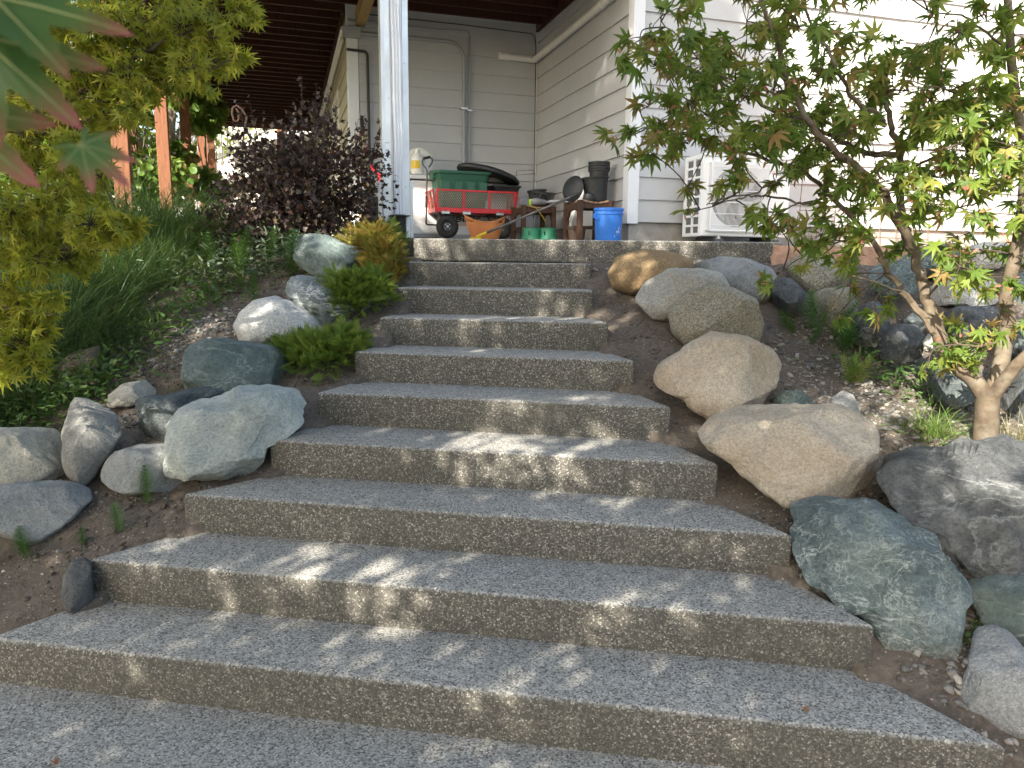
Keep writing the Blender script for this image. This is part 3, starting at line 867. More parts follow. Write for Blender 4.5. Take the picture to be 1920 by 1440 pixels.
for i in range(3):
    bl = MB(); vs = []; fs = []
    for r_ in range(6):
        rr = .05 + .20 * r_ / 5
        for s_ in range(5):
            an = R(120 * i + 20 + s_ * 19 + r_ * 5)
            vs.append((rr * math.cos(an), -.028 + .012 * s_, rr * math.sin(an)))
    for r_ in range(5):
        for s_ in range(4): fs.append((r_ * 5 + s_, r_ * 5 + s_ + 1, (r_ + 1) * 5 + s_ + 1, (r_ + 1) * 5 + s_))
    bl.add(vs, fs); bl.build('fan_blade', MAT['fan'], ac, loc=(fx, -ad / 2 - .024 + .005, fz), smooth=True)
hb = MB(); hb.lathe([(0, .045), (.04, .04), (.055, .0), (.055, -.03)], 24); hb.build('fan_hub', MAT['fan'], ac, loc=(fx, -ad / 2 - .02, fz), rot=(R(90), 0, 0), smooth=True)
gr = MB()
for i in range(49):
    x = -.295 + .59 * i / 48
    gr.tube([(fx + x, -ad / 2 - .060, fz - .30), (fx + x, -ad / 2 - .060, fz + .30)], .0022, 5)
for i in range(6):
    z = -.26 + .52 * i / 5
    gr.tube([(fx - .30, -ad / 2 - .064, fz + z), (fx + .30, -ad / 2 - .064, fz + z)], .0035, 5)
for z in (-.302, .302): gr.bar((fx - .30, -ad / 2 - .056, fz + z), (fx + .30, -ad / 2 - .056, fz + z), .012, .012)
for x in (-.302, .302): gr.bar((fx + x, -ad / 2 - .056, fz - .305), (fx + x, -ad / 2 - .056, fz + .305), .012, .012)
for sx in (-1, 1):
    for sz in (-1, 1): gr.tube([(fx + sx * .295, -ad / 2 - .058, fz + sz * .295), (fx + sx * .30, -ad / 2 - .004, fz + sz * .30)], .005, 6)
gr.build('fan_grille', MAT['white_metal'], ac, smooth=True)
# louvre openings down the left side
coil = MB(); coil.box(-aw / 2 - .001, -aw / 2 + .02, -ad / 2 + .05, ad / 2 - .02, z0 + .03, z0 + ah - .03); coil.build('coil', MAT['coil'], ac)
sd = MB()
x0, x1 = -aw / 2 - .012, -aw / 2 - .0015
cols = [-ad / 2 + .030, -ad / 2 + .045, -ad / 2 + .155, -ad / 2 + .175, -ad / 2 + .285, ad / 2]
sd.box(x0, x1, -ad / 2 + .015, -ad / 2 + .05, z0, z0 + ah); sd.box(x0, x1, -ad / 2 + .150, -ad / 2 + .180, z0, z0 + ah); sd.box(x0, x1, ad / 2 - .045, ad / 2, z0, z0 + ah)
for i in range(9):
    z = z0 + (ah - .022) * i / 8
    sd.box(x0 + .001, x1 - .001, -ad / 2 + .0505, -ad / 2 + .1495, z, z + .020); sd.box(x0 + .001, x1 - .001, -ad / 2 + .1805, ad / 2 - .0455, z, z + .020)
sd.build('side_grid', MAT['white_metal'], ac)
for y0_, y1_, zz in ((-ad / 2 + .03, -ad / 2 + .11, .455), (ad / 2 - .06, ad / 2 - .005, .43)):
    hd = MB(); hd.box(-aw / 2 - .034, -aw / 2 - .013, y0_, y1_, z0 + zz, z0 + zz + .03); hd.build('side_handle', MAT['white_metal'], ac, bevel=.004)
for sx in (-.30, .30):
    ft = MB(); ft.box(sx - .045, sx + .045, -ad / 2 - .035, ad / 2 + .03, 0, .020); ft.box(sx - .03, sx + .03, -ad / 2 - .01, ad / 2, .020, z0); ft.build('foot', MAT['dark_steel'], ac)
    ft = MB(); ft.lathe([(.02, 0), (.02, .018), (.008, .02), (.008, .035)], 10); ft.build('anchor_bolt', MAT['steel'], ac, loc=(sx, -ad / 2 - .022, .020))

def text_mesh(s, size, mat, bold=0.0, extrude=.0008):
    cu = bpy.data.curves.new('lettering', 'FONT'); cu.body = s; cu.size = size; cu.align_x = 'CENTER'; cu.align_y = 'CENTER'
    cu.extrude = extrude; cu.offset = bold
    to = bpy.data.objects.new('lettering_tmp', cu); col.objects.link(to)
    dg = bpy.context.evaluated_depsgraph_get(); dg.update()
    me = bpy.data.meshes.new_from_object(to.evaluated_get(dg)); bpy.data.objects.remove(to)
    me.materials.clear(); me.materials.append(mat); me.name = 'lettering'
    return me
obj('lettering', text_mesh('MITSUBISHI', .026, MAT['grey_print'], .0004), ac, loc=(.375, -ad / 2 - .0045, z0 + .606), rot=(R(90), 0, 0))
obj('lettering', text_mesh('ELECTRIC', .026, MAT['grey_print'], .0004), ac, loc=(.355, -ad / 2 - .0045, z0 + .578), rot=(R(90), 0, 0))
em = MB()
def rhomb(cx, cz, ang, l=.021, w_=.012):
    c_, s_ = math.cos(ang), math.sin(ang)
    pts = [(cx, cz), (cx + c_ * l / 2 - s_ * w_ / 2 * 1.0, cz + s_ * l / 2 + c_ * w_ / 2), (cx + c_ * l, cz + s_ * l), (cx + c_ * l / 2 + s_ * w_ / 2, cz + s_ * l / 2 - c_ * w_ / 2)]
    em.add([(x, -ad / 2 - .0045, z) for x, z in pts], [(0, 1, 2, 3)])
for an in (90, 210, 330): rhomb(.265, z0 + .590, R(an))
em.build('emblem', MAT['red_print'], ac)
# ------------------------------------------------------------------ things kept on the patio
def ontop(a, b): return hp(a, b)

# --- red garden cart (x along its length, origin on the floor)
cart_loc = hp(-1.10, -.93)
cart = thing('garden_cart', 'red steel mesh garden cart on fat black tyres with a pull handle', 'cart', cart_loc, HYAW + R(2))
cl_, cw_ = .92, .50
b0, b1 = .285, .52
m_ = MB(); m_.box(-cl_ / 2, cl_ / 2, -cw_ / 2, cw_ / 2, b0, b0 + .012); m_.build('bed', MAT['red'], cart)
for sy in (-1, 1):
    pn = MB(); y = sy * cw_ / 2
    pn.bar((-cl_ / 2, y, b0 + .022), (cl_ / 2, y, b0 + .022), .022, .050); pn.bar((-cl_ / 2, y, b1), (cl_ / 2, y, b1), .020, .020)
    for i in range(4):
        x = -cl_ / 2 + .012 + (cl_ - .024) * i / 3
        pn.bar((x, y, b0 + .03), (x, y, b1 - .01), .020, .020, (1, 0, 0))
    s = pn.build('side_panel', MAT['red'], cart, bevel=.002)
    for i in range(3):
        x0 = -cl_ / 2 + .024 + (cl_ - .024) * i / 3; x1 = x0 + (cl_ - .024) / 3 - .024
        me_ = MB(); z0_, z1_ = b0 + .05, b1 - .012; hgt = z1_ - z0_
        st = .026; q = x0 - hgt * .75
        for sl in (1, -1):
            q = x0 - hgt * .75
            while q < x1 + hgt * .75:
                xa, xb = (q, q + hgt * .75) if sl == 1 else (q + hgt * .75, q)
                # clip the strand to the bay
                p = Vector((xa, 0, z0_)); r_ = Vector((xb, 0, z1_))
                t0, t1 = 0.0, 1.0; dx = xb - xa
                for lo, sgn in ((x0, 1), (x1, -1)):
                    da = (xa - lo) * sgn; db = (xb - lo) * sgn
                    if da < 0 and db < 0: t0, t1 = 1, 0
                    elif da < 0: t0 = max(t0, da / (da - db))
                    elif db < 0: t1 = min(t1, da / (da - db))
                if t1 - t0 > .05:
                    pa = p.lerp(r_, t0); pb = p.lerp(r_, t1)
                    me_.bar((pa.x, y + sl * .001, pa.z), (pb.x, y + sl * .001, pb.z), .0050, .0042)
                q += st
        me_.build('wire_mesh', MAT['wire'], s)
for sx in (-1, 1):
    pn = MB(); x = sx * cl_ / 2
    top = x + sx * .03
    pn.bar((x, -cw_ / 2 + .012, b0 + .022), (x, cw_ / 2 - .012, b0 + .022), .020, .046); pn.bar((top, -cw_ / 2 + .012, b1 - .004), (top, cw_ / 2 - .012, b1 - .004), .020, .020)
    for i in range(4):
        y = -cw_ / 2 + .03 + (cw_ - .06) * i / 3
        pn.bar((x, y, b0 + .03), (top, y, b1 - .012), .020, .018, (0, 1, 0))
    e = pn.build('end_panel', MAT['red'], cart, bevel=.002)
    me_ = MB()
    for i in range(14):
        y = -cw_ / 2 + .05 + i * .03
        me_.bar((x, y, b0 + .05), (top - sx * .002, min(y + .12, cw_ / 2 - .03), b1 - .015), .003, .003); me_.bar((x, y, b0 + .05), (top - sx * .002, max(y - .12, -cw_ / 2 + .03), b1 - .015), .003, .003)
    me_.build('wire_mesh', MAT['wire'], e)
for x in (-.36, -.12, .27):
    lt = MB(); lt.box(x - .045, x + .045, -cw_ / 2 - .018, -cw_ / 2 - .012, b0 - .02, b0 + .006); lt.tube([(x - .04, -cw_ / 2 - .022, b0 + .02), (x, -cw_ / 2 - .026, b0 + .004), (x + .04, -cw_ / 2 - .022, b0 + .02)], .003, 6)
    lt.build('latch', MAT['steel'], cart)
ch = MB()
for x in (-.33, .30):
    ch.bar((x, -.17, .145), (x, .17, .145), .022, .022); ch.bar((x - .07, -.15, b0 - .006), (x - .07, .15, b0 - .006), .03, .012); ch.bar((x + .07, -.15, b0 - .006), (x + .07, .15, b0 - .006), .03, .012)
    for sy in (-1, 1): ch.bar((x - .07, sy * .12, b0 - .008), (x, sy * .12, .15), .014, .014); ch.bar((x + .07, sy * .12, b0 - .008), (x, sy * .12, .15), .014, .014)
ch.bar((-.33, 0, .262), (.30, 0, .262), .03, .02)
ch.build('chassis', MAT['dark_steel'], cart)
tyre = MB(); pr = []
for i in range(17):
    an = R(-90 + 360 * i / 16); pr.append((.085 + .040 * math.cos(an), .040 * math.sin(an) * 1.05))
tyre.lathe(pr, 36)
for i in range(36):
    an = 2 * math.pi * i / 36; ca, sa = math.cos(an), math.sin(an)
    tyre.bar((ca * .1235, sa * .1235, -.024), (math.cos(an + .09) * .1235, math.sin(an + .09) * .1235, .024), .009, .005, (ca, sa, 0))
tmesh = tyre.mesh('tyre', MAT['rubber'], smooth=True, angle=50)
rim = MB(); rim.lathe([(0, -.022), (.022, -.022), (.024, -.012), (.05, -.010), (.056, -.024), (.060, -.024), (.060, .024), (.056, .024), (.05, .010), (0, .012)], 28)
rmesh = rim.mesh('rim', MAT['dark_steel'], smooth=True, angle=30)
nut = MB()
for i in range(4): nut.lathe([(0, .0), (.006, .0), (.006, .006), (0, .007)], 6, .034 * math.cos(R(45 + 90 * i)), .034 * math.sin(R(45 + 90 * i)))
nut.lathe([(.012, 0), (.012, .012), (0, .014)], 10)
nmesh = nut.mesh('hub_nut', MAT['steel'])
for x in (-.33, .30):
    for sy in (-1, 1):
        wo = obj('wheel', tmesh, cart, loc=(x + (.0 if sy < 0 else -.02), sy * .215, .127), rot=(R(90), 0, 0))
        obj('rim', rmesh, wo); obj('hub_nut', nmesh, wo, loc=(0, 0, .012 if sy < 0 else -.024))
hd = MB(); hx = -cl_ / 2 - .075
hd.tube([(-.33, -.02, .15), (hx + .02, -.05, .15), (hx, -.06, .16), (hx + .005, -.06, .40), (hx + .015, -.06, .72), (hx + .005, -.06, .76), (hx - .035, -.06, .80), (hx - .038, -.06, .84), (hx - .025, -.06, .865), (hx + .05, -.06, .885), (hx + .072, -.06, .868), (hx + .078, -.06, .84), (hx + .06, -.06, .805), (hx + .035, -.06, .775)], .0095, 10)
ho = hd.build('pull_handle', MAT['dark_steel'], cart, smooth=True)
gp = MB(); gp.tube([(hx - .025, -.06, .865), (hx + .05, -.06, .885)], .015, 10); gp.tube([(hx + .004, -.06, .34), (hx + .007, -.06, .46)], .014, 8); gp.build('grip', MAT['rubber'], ho, smooth=True)

# --- green tote in the cart
def rrect(w, d, r, n=5):
    pts = []
    for cx, cy, a0 in ((w / 2 - r, d / 2 - r, 0), (-w / 2 + r, d / 2 - r, 90), (-w / 2 + r, -d / 2 + r, 180), (w / 2 - r, -d / 2 + r, 270)):
        for i in range(n + 1):
            an = R(a0 + 90 * i / n); pts.append((cx + r * math.cos(an), cy + r * math.sin(an)))
    return pts
def shell(levels, n=5):
    """stack of rounded rectangles -> open tub"""
    b = MB(); rings = []
    for (w, d, r, z) in levels:
        rings.append([(x, y, z) for x, y in rrect(w, d, r, n)])
    k = len(rings[0]); vs = [p for r_ in rings for p in r_]; fs = []
    for i in range(len(rings) - 1):
        for j in range(k): fs.append((i * k + j, i * k + (j + 1) % k, (i + 1) * k + (j + 1) % k, (i + 1) * k + j))
    fs.append(tuple(range(k))[::-1]); fs.append(tuple((len(rings) - 1) * k + j for j in range(k)))
    b.add(vs, fs); return b
cz = cart_loc.z
cU = Vector((math.cos(HYAW + R(2)), math.sin(HYAW + R(2)), 0)); cV = Vector((-cU.y, cU.x, 0))
def cartp(x, y, z): return cart_loc + cU * x + cV * y + Vector((0, 0, z))
tote = thing('storage_tote', 'dark green plastic storage tote riding in the red cart', 'tote', cartp(-.135, .0, b0 + .013), HYAW + R(2))
th = .435
shell([(.50, .36, .05, .0), (.52, .38, .055, .02), (.57, .425, .06, th - .10), (.575, .43, .06, th - .098), (.60, .45, .06, th - .03), (.645, .485, .065, th - .028), (.65, .49, .065, th), (.60, .44, .06, th + .001), (.565, .41, .05, th - .05), (.50, .35, .05, .03)]).build('body', MAT['green_plastic'], tote, smooth=True, angle=35)
for x in (-.20, -.06, .08, .22):
    rb = MB(); rb.box(x - .045, x + .045, -.222, -.196, .12, th - .115); rb.build('rib', MAT['green_plastic'], tote, bevel=.006)
for sx in (-1, 1):
    hn = MB(); hn.box(sx * .30 - .03, sx * .30 + .03, -.08, .08, th - .085, th - .030); hn.build('handle', MAT['green_plastic'], tote, bevel=.008)

# --- big round black lid lying across the tote, tipping down to the right
ldm = MB(); ldm.lathe([(0, .06), (.12, .058), (.26, .045), (.35, .022), (.372, .006), (.378, -.018), (.368, -.030), (.355, -.022), (.33, .0), (.2, .02), (0, .03)], 48, sy=.66)
lid = ldm.build('saucer_sled', MAT['black_plastic'], None, smooth=True, angle=50, loc=cartp(.21, -.01, .735), rot=(R(-7), R(13.5), HYAW))
tag(lid, 'large round black disc tipped across the dark green tote', 'disc')
rs = MB()
for an in (70, 84, 98): rs.lathe([(.215, .0565), (.235, .0535)], 1)
rs = MB()
for i in range(3):
    for s0 in (60, 5):
        a0 = R(s0 + i * 9); rs.bar((math.cos(a0) * .20, math.sin(a0) * .13, .058), (math.cos(a0 + .10) * .24, math.sin(a0 + .10) * .16, .0545), .02, .004)
rs.build('red_mark', MAT['red_print'], lid)
tr_ = shell([(.27, .20, .03, 0), (.29, .22, .03, .004), (.33, .25, .03, .055), (.36, .27, .03, .058), (.36, .27, .03, .075), (.33, .25, .03, .078), (.30, .22, .03, .02)])
trm = tr_.build('black_tray', MAT['black_plastic'], None, smooth=True, angle=35, loc=cartp(.385, -.03, b1 + .012), rot=(0, 0, HYAW + R(6)))
tag(trm, 'flat black plastic tray resting on the end of the red cart', 'tray')

# --- white standby generator against the back wall
gen = thing('standby_generator', 'white standby generator cabinet with dark lettering behind the red cart', 'generator', hp(-1.17, -.50), HYAW)
gw, gd, gh = 1.20, .60, .74
m_ = MB(); m_.box(-gw / 2, gw / 2, -gd / 2, gd / 2, .04, gh - .10); m_.build('cabinet', MAT['white_metal'], gen, bevel=.015, seg=3)
m_ = MB(); m_.prism([(-gw / 2 - .01, -gd / 2 - .012), (gw / 2 + .01, -gd / 2 - .012), (gw / 2 + .01, gd / 2 + .01), (-gw / 2 - .01, gd / 2 + .01)], gh - .085, lambda x, y: gh - .01 + .05 * (y / gd))
m_.build('hinged_lid', MAT['white_metal'], gen, bevel=.012, seg=3)
m_ = MB(); m_.box(-gw / 2 + .01, gw / 2 - .01, -gd / 2 + .01, gd / 2 - .01, gh - .0995, gh - .086); m_.build('lid_gap', MAT['dark_hole'], gen)
m_ = MB(); m_.box(-gw / 2 - .02, gw / 2 + .02, -gd / 2 - .02, gd / 2 + .02, 0, .0395); m_.build('base', MAT['conduit'], gen)
obj('lettering', text_mesh('GENERAC', .078, MAT['navy'], .0030), gen, loc=(.045, -gd / 2 - .001, .215), rot=(R(90), 0, 0))
st = MB(); st.box(-.10, .22, -gd / 2 - .002, -gd / 2 - .0005, .150, .158); st.build('stripe', MAT['orange_print'], gen)

jug = MB(); jug.lathe([(.0, .0), (.075, .0), (.078, .01), (.078, .17), (.07, .20), (.035, .235), (.03, .25)], 24); jug.lathe([(.033, .25), (.033, .28), (0, .281)], 16)
jt = thing('white_jug', 'white plastic jug with a yellow label on the generator lid', 'jug', hp(-1.63, -.46, patio_z(9.2) + gh + .001), HYAW)
jug.build('bottle', MAT['white_plastic'], jt, smooth=True)
lb = MB(); lb.add([(.0795 * math.cos(R(195 + 15 * i)), .0795 * math.sin(R(195 + 15 * i)), z) for z in (.06, .15) for i in range(7)], [(i, i + 1, 8 + i, 7 + i) for i in range(6)]); lb.build('label', MAT['yellow'], jt, smooth=True)
hn = MB(); hn.tube([(.03, 0, .235), (.08, 0, .225), (.095, 0, .18), (.08, 0, .13)], .012, 8); hn.build('grip', MAT['white_plastic'], jt, smooth=True)
pd = MB(); pd.lathe([(0, .014), (.12, .013), (.160, .006), (.168, .0), (.164, -.004), (.15, .0), (0, .004)], 40)
pdo = pd.build('round_plate', MAT['white_plastic'], None, smooth=True, loc=hp(-1.58, -.30, patio_z(9.3) + gh + .165), rot=(R(80), 0, HYAW)); tag(pdo, 'pale round plastic plate leaning behind the white jug', 'plate')
tl = MB(); tl.tube([(-.13, 0, .012), (.12, 0, .012)], .010, 8); tl.lathe([(0, 0), (.022, .0), (.024, .03), (.012, .045), (0, .046)], 14, .03, 0); tl.lathe([(0, 0), (.03, 0), (.03, .035), (0, .036)], 14, -.13, 0)
tag(tl.build('hose_nozzle', MAT['black_plastic'], None, smooth=True, loc=hp(-1.36, -.62, patio_z(9.1) + gh - .006), rot=(0, 0, HYAW + R(3))), 'small black hose nozzle lying on the generator lid', 'nozzle')

# --- orange flexible tub with two handles
tub = thing('flexible_tub', 'orange flexible tub with handle holes in front of the cart', 'tub', hp(-1.11, -1.62), HYAW + R(-12))
tm = MB(); nn, rows = 72, 18
vs = []; fs = []
for i in range(rows + 1):
    q = i / rows
    for j in range(nn):
        an = 2 * math.pi * j / nn
        hgt = .205 + .038 * math.cos(2 * (an - R(0)))
        z = .004 + q * hgt
        rr = .135 + .075 * q + .006 * math.sin(q * 3)
        vs.append((rr * 1.06 * math.cos(an), rr * .92 * math.sin(an), z))
for i in range(rows):
    for j in range(nn):
        an = math.degrees(2 * math.pi * (j + .5) / nn)
        hole = any(abs((an - c + 180) % 360 - 180) < 14 for c in (-38, 218, 38, 142)) and i in (14, 15)
        if not hole: fs.append((i * nn + j, i * nn + (j + 1) % nn, (i + 1) * nn + (j + 1) % nn, (i + 1) * nn + j))
fs.append(tuple(range(nn))[::-1])
tm.add(vs, fs)
to_ = tm.build('body', MAT['orange'], tub, smooth=True)
sm = to_.modifiers.new('shell', 'SOLIDIFY'); sm.thickness = .006; sm.offset = -1
rm_ = MB(); rm_.tube([vs[rows * nn + j] for j in range(nn)], .006, 6, closed=True); rm_.build('rim', MAT['orange'], tub, smooth=True)

# --- long pole with yellow head leaning on the stool
pA = hp(-1.30, -2.12); pA.z += .035
pB = hp(-.53, -2.80); pB.z = 2.165
pole = thing('broom', 'black pole with a yellow head leaning across to the right stool', 'broom', pA)
d = pB - pA
m_ = MB(); m_.tube([Vector((0, 0, 0)), d * .5, d * .93], .0125, 10); m_.build('pole', MAT['dark_steel'], pole, smooth=True)
m_ = MB(); m_.tube([d * .93, d * 1.0], .017, 10); m_.tube([d * 1.0 + Vector((math.cos(R(a_)) * .014 + .008, 0, math.sin(R(a_)) * .014)) for a_ in range(0, 360, 30)], .004, 6, closed=True); m_.build('hanging_grip', MAT['black_plastic'], pole, smooth=True)
m_ = MB(); dn = d.normalized(); m_.tube([dn * -.03, dn * .09], [.018, .014], 10); m_.bar((-.10, .015, -.024), (.02, -.01, -.022), .024, .016); m_.build('head', MAT['yellow'], pole, smooth=True, angle=40)

# --- two slatted stools
def make_stool(label, loc, rz, w, dpt, h):
    t = thing('slatted_stool', label, 'stool', loc, rz, 'slatted wooden stools on the patio')
    lw = .048
    for sx in (-1, 1):
        for sy in (-1, 1):
            l = MB(); cx, cy = sx * (w / 2 - lw / 2), sy * (dpt / 2 - lw / 2); l.box(cx - lw / 2, cx + lw / 2, cy - lw / 2, cy + lw / 2, 0, h); l.build('leg', MAT['darkwood'], t, bevel=.004)
    for sy in (-1, 1):
        # apron with dished top edge
        ap = MB(); y0 = sy * (dpt / 2 - .030); n = 12; x0, x1 = -w / 2 + lw, w / 2 - lw
        lo = [(x0 + (x1 - x0) * i / n, h - .075) for i in range(n + 1)]; hi = [(x0 + (x1 - x0) * i / n, h - .012 - .020 * math.sin(math.pi * i / n)) for i in range(n + 1)]
        vs = [(x, y0 - .011, z) for x, z in lo] + [(x, y0 - .011, z) for x, z in hi] + [(x, y0 + .011, z) for x, z in lo] + [(x, y0 + .011, z) for x, z in hi]
        k = n + 1; fs = []
        for i in range(n): fs += [(i, i + 1, k + i + 1, k + i), (2 * k + i + 1, 2 * k + i, 3 * k + i, 3 * k + i + 1), (k + i, k + i + 1, 3 * k + i + 1, 3 * k + i), (i + 1, i, 2 * k + i, 2 * k + i + 1)]
        ap.add(vs, fs); ap.build('apron', MAT['darkwood'], t)
    for sx in (-1, 1):
        ap = MB(); x0 = sx * (w / 2 - .030); y0, y1 = -dpt / 2 + lw, dpt / 2 - lw
        poly = [(y0, h - .02), (y1, h - .02), (y1, h - .16), (y1 - .03, h - .15), (y1 - .05, h - .10), ((y0 + y1) / 2 + .02, h - .085), ((y0 + y1) / 2, h - .070), ((y0 + y1) / 2 - .02, h - .085), (y0 + .05, h - .10), (y0 + .03, h - .15), (y0, h - .16)]
        n = len(poly); vs = [(x0 - .011, y, z) for y, z in poly] + [(x0 + .011, y, z) for y, z in poly]
        ap.add(vs, [tuple(range(n)), tuple(range(n, 2 * n))[::-1]] + [(i, n + i, n + (i + 1) % n, (i + 1) % n) for i in range(n)]); ap.build('bracket_apron', MAT['darkwood'], t)
        sr = MB(); sr.box(x0 - .012, x0 + .012, -dpt / 2 + lw, dpt / 2 - lw, .10, .135); sr.build('stretcher', MAT['darkwood'], t)
    sr = MB(); sr.box(-w / 2 + .045, w / 2 - .045, -.013, .013, .108, .140); sr.build('stretcher', MAT['darkwood'], t)
    ns = 5; sw = (w - 2 * lw) / ns
    for i in range(ns):
        x = -w / 2 + lw + sw * (i + .5); q = (i + .5) / ns; z = h - .011 - .020 * math.sin(math.pi * q); tl_ = -math.cos(math.pi * q) * .020 * math.pi / (w - 2 * lw)
        sl = MB(); sl.box(-sw / 2 + .003, sw / 2 - .003, -dpt / 2 + .006, dpt / 2 - .006, 0, .018); sl.build('seat_slat', MAT['slatwood'], t, bevel=.003, loc=(x, 0, z), rot=(0, -math.atan(tl_), 0))
    return t
s1 = hp(-.485, -1.36); make_stool('brown slatted stool with the grey trimmer and a low pot on it', s1, HYAW + R(1), .40, .40, .365)
s2 = hp(-.285, -2.47); make_stool('brown slatted stool under the tall stack of black pots', s2, HYAW + R(2), .37, .38, .375)

# --- nursery pots
def pot(name, label, loc, rb_, rt_, h, mat='black_plastic', tilt=(0, 0, 0), group=None):
    b = MB(); b.lathe([(rb_ * .9, 0), (rb_, .004), (rt_ * .96, h - .018), (rt_ * 1.06, h - .016), (rt_ * 1.075, h), (rt_ * .98, h), (rt_ * .93, h - .03), (rb_ * .92, .01), (0, .010)], 32)
    o = b.build(name, MAT[mat], None, smooth=True, angle=35, loc=loc, rot=tilt)
    return tag(o, label, 'pot', group)
p = hp(-.38, -1.36); z1 = p.z + .362
pot('nursery_pot', 'wide low black nursery pot on the left stool', (p.x, p.y, z1), .105, .135, .16, tilt=(R(3), R(2), 0))
pot('nursery_pot', 'smaller black pot nested in the wide low pot', (p.x - .05, p.y + .01, z1 + .045), .085, .105, .14, tilt=(R(-2), R(-5), 0))
p = hp(-.205, -2.47); z2 = p.z + .362
pot('nursery_pot', 'big black nursery pot carrying a stack of smaller ones', (p.x, p.y, z2 + .012), .105, .132, .235, tilt=(0, R(-4), 0))
for i in range(4):
    pot('nursery_pot', 'black pot nested in the stack on the right stool', (p.x + .022, p.y, z2 + .165 + .024 * i), .083, .101, .155, group='black pots nested on the stool')
dk = MB(); dk.lathe([(0, .02), (.09, .018), (.125, .0), (.132, -.012), (.120, -.010), (0, .006)], 32)
p = hp(-.43, -2.40); tag(dk.build('pot_saucer', MAT['black_plastic'], None, smooth=True, loc=(p.x, p.y, p.z + .372 + .128), rot=(R(80), R(0), HYAW + R(-62))), 'dark round saucer propped upright on the right stool', 'saucer')
bb = MB(); bb.lathe([(0, 0), (.045, .0), (.06, .03), (.052, .07), (.02, .085), (0, .086)], 20); p = hp(-.335, -2.60)
tag(bb.build('small_black_pot', MAT['black_plastic'], None, smooth=True, loc=(p.x, p.y, p.z + .366)), 'little black rounded pot between saucer and big pot', 'pot')
p = hp(-.52, -2.28); pot('brown_pot', 'muddy brown pot standing under the right stool', hp(-.38, -2.42), .075, .095, .13, 'brown_plastic')
# --- string trimmer lying over the left stool
p = hp(-.60, -1.50); tz = p.z + .370
tm_ = thing('hedge_trimmer', 'grey power trimmer with lime green collar lying on the left stool', 'trimmer', (p.x, p.y, tz), HYAW)
m_ = MB(); m_.box(-.09, .0, -.04, .04, .0, .075); m_.build('battery', MAT['grey_plastic'], tm_, bevel=.012)
m_ = MB(); m_.box(.002, .035, -.038, .038, .0, .065); m_.build('collar', MAT['lime'], tm_, bevel=.008)
m_ = MB(); m_.tube([(.036, 0, .035), (.12, 0, .045), (.21, 0, .040)], [.036, .040, .026], 12); m_.build('motor_body', MAT['grey_plastic'], tm_, smooth=True)
m_ = MB(); m_.tube([(.13, 0, .07), (.16, 0, .13), (.22, 0, .12), (.25, 0, .06)], .012, 8); m_.build('loop_handle', MAT['black_plastic'], tm_, smooth=True)
m_ = MB(); m_.tube([(.21, 0, .042), (.42, -.01, .065)], .012, 8); m_.tube([(.25, 0, .045), (.30, 0, .05)], .022, 8); m_.build('shaft', MAT['steel'], tm_, smooth=True)
m_ = MB(); m_.tube([(.0, -.05, .0), (.03, -.22, -.04), (.09, -.235, -.12), (.14, -.24, -.20)], .003, 5); m_.build('cord', MAT['yellow'], tm_, smooth=True)
# --- two round green plastic rings with holes
def ring_base(label, loc, r, h, rz):
    b = MB(); nn = 48; rows = 10; vs = []; fs = []
    for i in range(rows + 1):
        q = i / rows
        for j in range(nn):
            an = 2 * math.pi * j / nn; rr = r * (1.0 - .05 * q) + (.008 if q < .12 else 0)
            vs.append((rr * math.cos(an), rr * math.sin(an), h * q))
    for i in range(rows):
        for j in range(nn):
            if j % 12 in (5, 6) and i in (4, 5, 6): continue
            fs.append((i * nn + j, i * nn + (j + 1) % nn, (i + 1) * nn + (j + 1) % nn, (i + 1) * nn + j))
    b.add(vs, fs)
    t = thing('green_planter_base', label, 'plant base', loc, rz, 'round green plastic bases')
    o = b.build('wall', MAT['mid_green_plastic'], t, smooth=True); s = o.modifiers.new('shell', 'SOLIDIFY'); s.thickness = .005; s.offset = -1
    q = MB(); q.lathe([(0, .004), (r * .96, .004), (r * .96, .012), (0, .012)], 32); q.build('floor', MAT['green_plastic'], t)
    q = MB(); q.tube([(r * .95 * math.cos(2 * math.pi * j / nn), r * .95 * math.sin(2 * math.pi * j / nn), h) for j in range(nn)], .005, 6, closed=True); q.build('rim', MAT['mid_green_plastic'], t, smooth=True)
ring_base('round green plastic base with holes standing by the left stool', hp(-.66, -1.86), .112, .118, R(30))
ring_base('smaller green plastic base with holes between the two stools', hp(-.545, -2.05), .080, .118, R(10))
ring_base('green plastic base half hidden behind the right stool', hp(-.30, -2.14), .085, .115, R(40))
# --- blue bucket
bu = thing('blue_bucket', 'bright blue plastic bucket with worn white print at the house corner', 'bucket', hp(-.255, -2.90), HYAW)
bk = MB(); bk.lathe([(0, .0), (.118, .0), (.121, .006), (.130, .235), (.139, .237), (.139, .250), (.132, .252), (.133, .272), (.142, .274), (.142, .290), (.135, .296), (.131, .29), (.128, .24), (.117, .01), (0, .008)], 48)
bk.build('body', MAT['blue'], bu, smooth=True, angle=30)
hl = MB(); hl.tube([(-.144, 0, .225), (-.146, -.03, .20), (-.132, -.06, .185)], .006, 6); hl.box(-.150, -.128, -.018, .018, .205, .245); hl.build('handle_lug', MAT['blue'], bu)
wp = MB()
for q in range(26):
    an = R(-90 + 24 + random.gauss(0, 11)); z = .085 + random.gauss(0, .022); r_ = .1243 + z * .04; s = random.uniform(.003, .011)
    wp.add([(r_ * math.cos(an), r_ * math.sin(an), z), (r_ * math.cos(an + s * 7), r_ * math.sin(an + s * 7), z + s * .4), (r_ * math.cos(an + s * 4), r_ * math.sin(an + s * 4), z + s * 1.8)], [(0, 1, 2)])
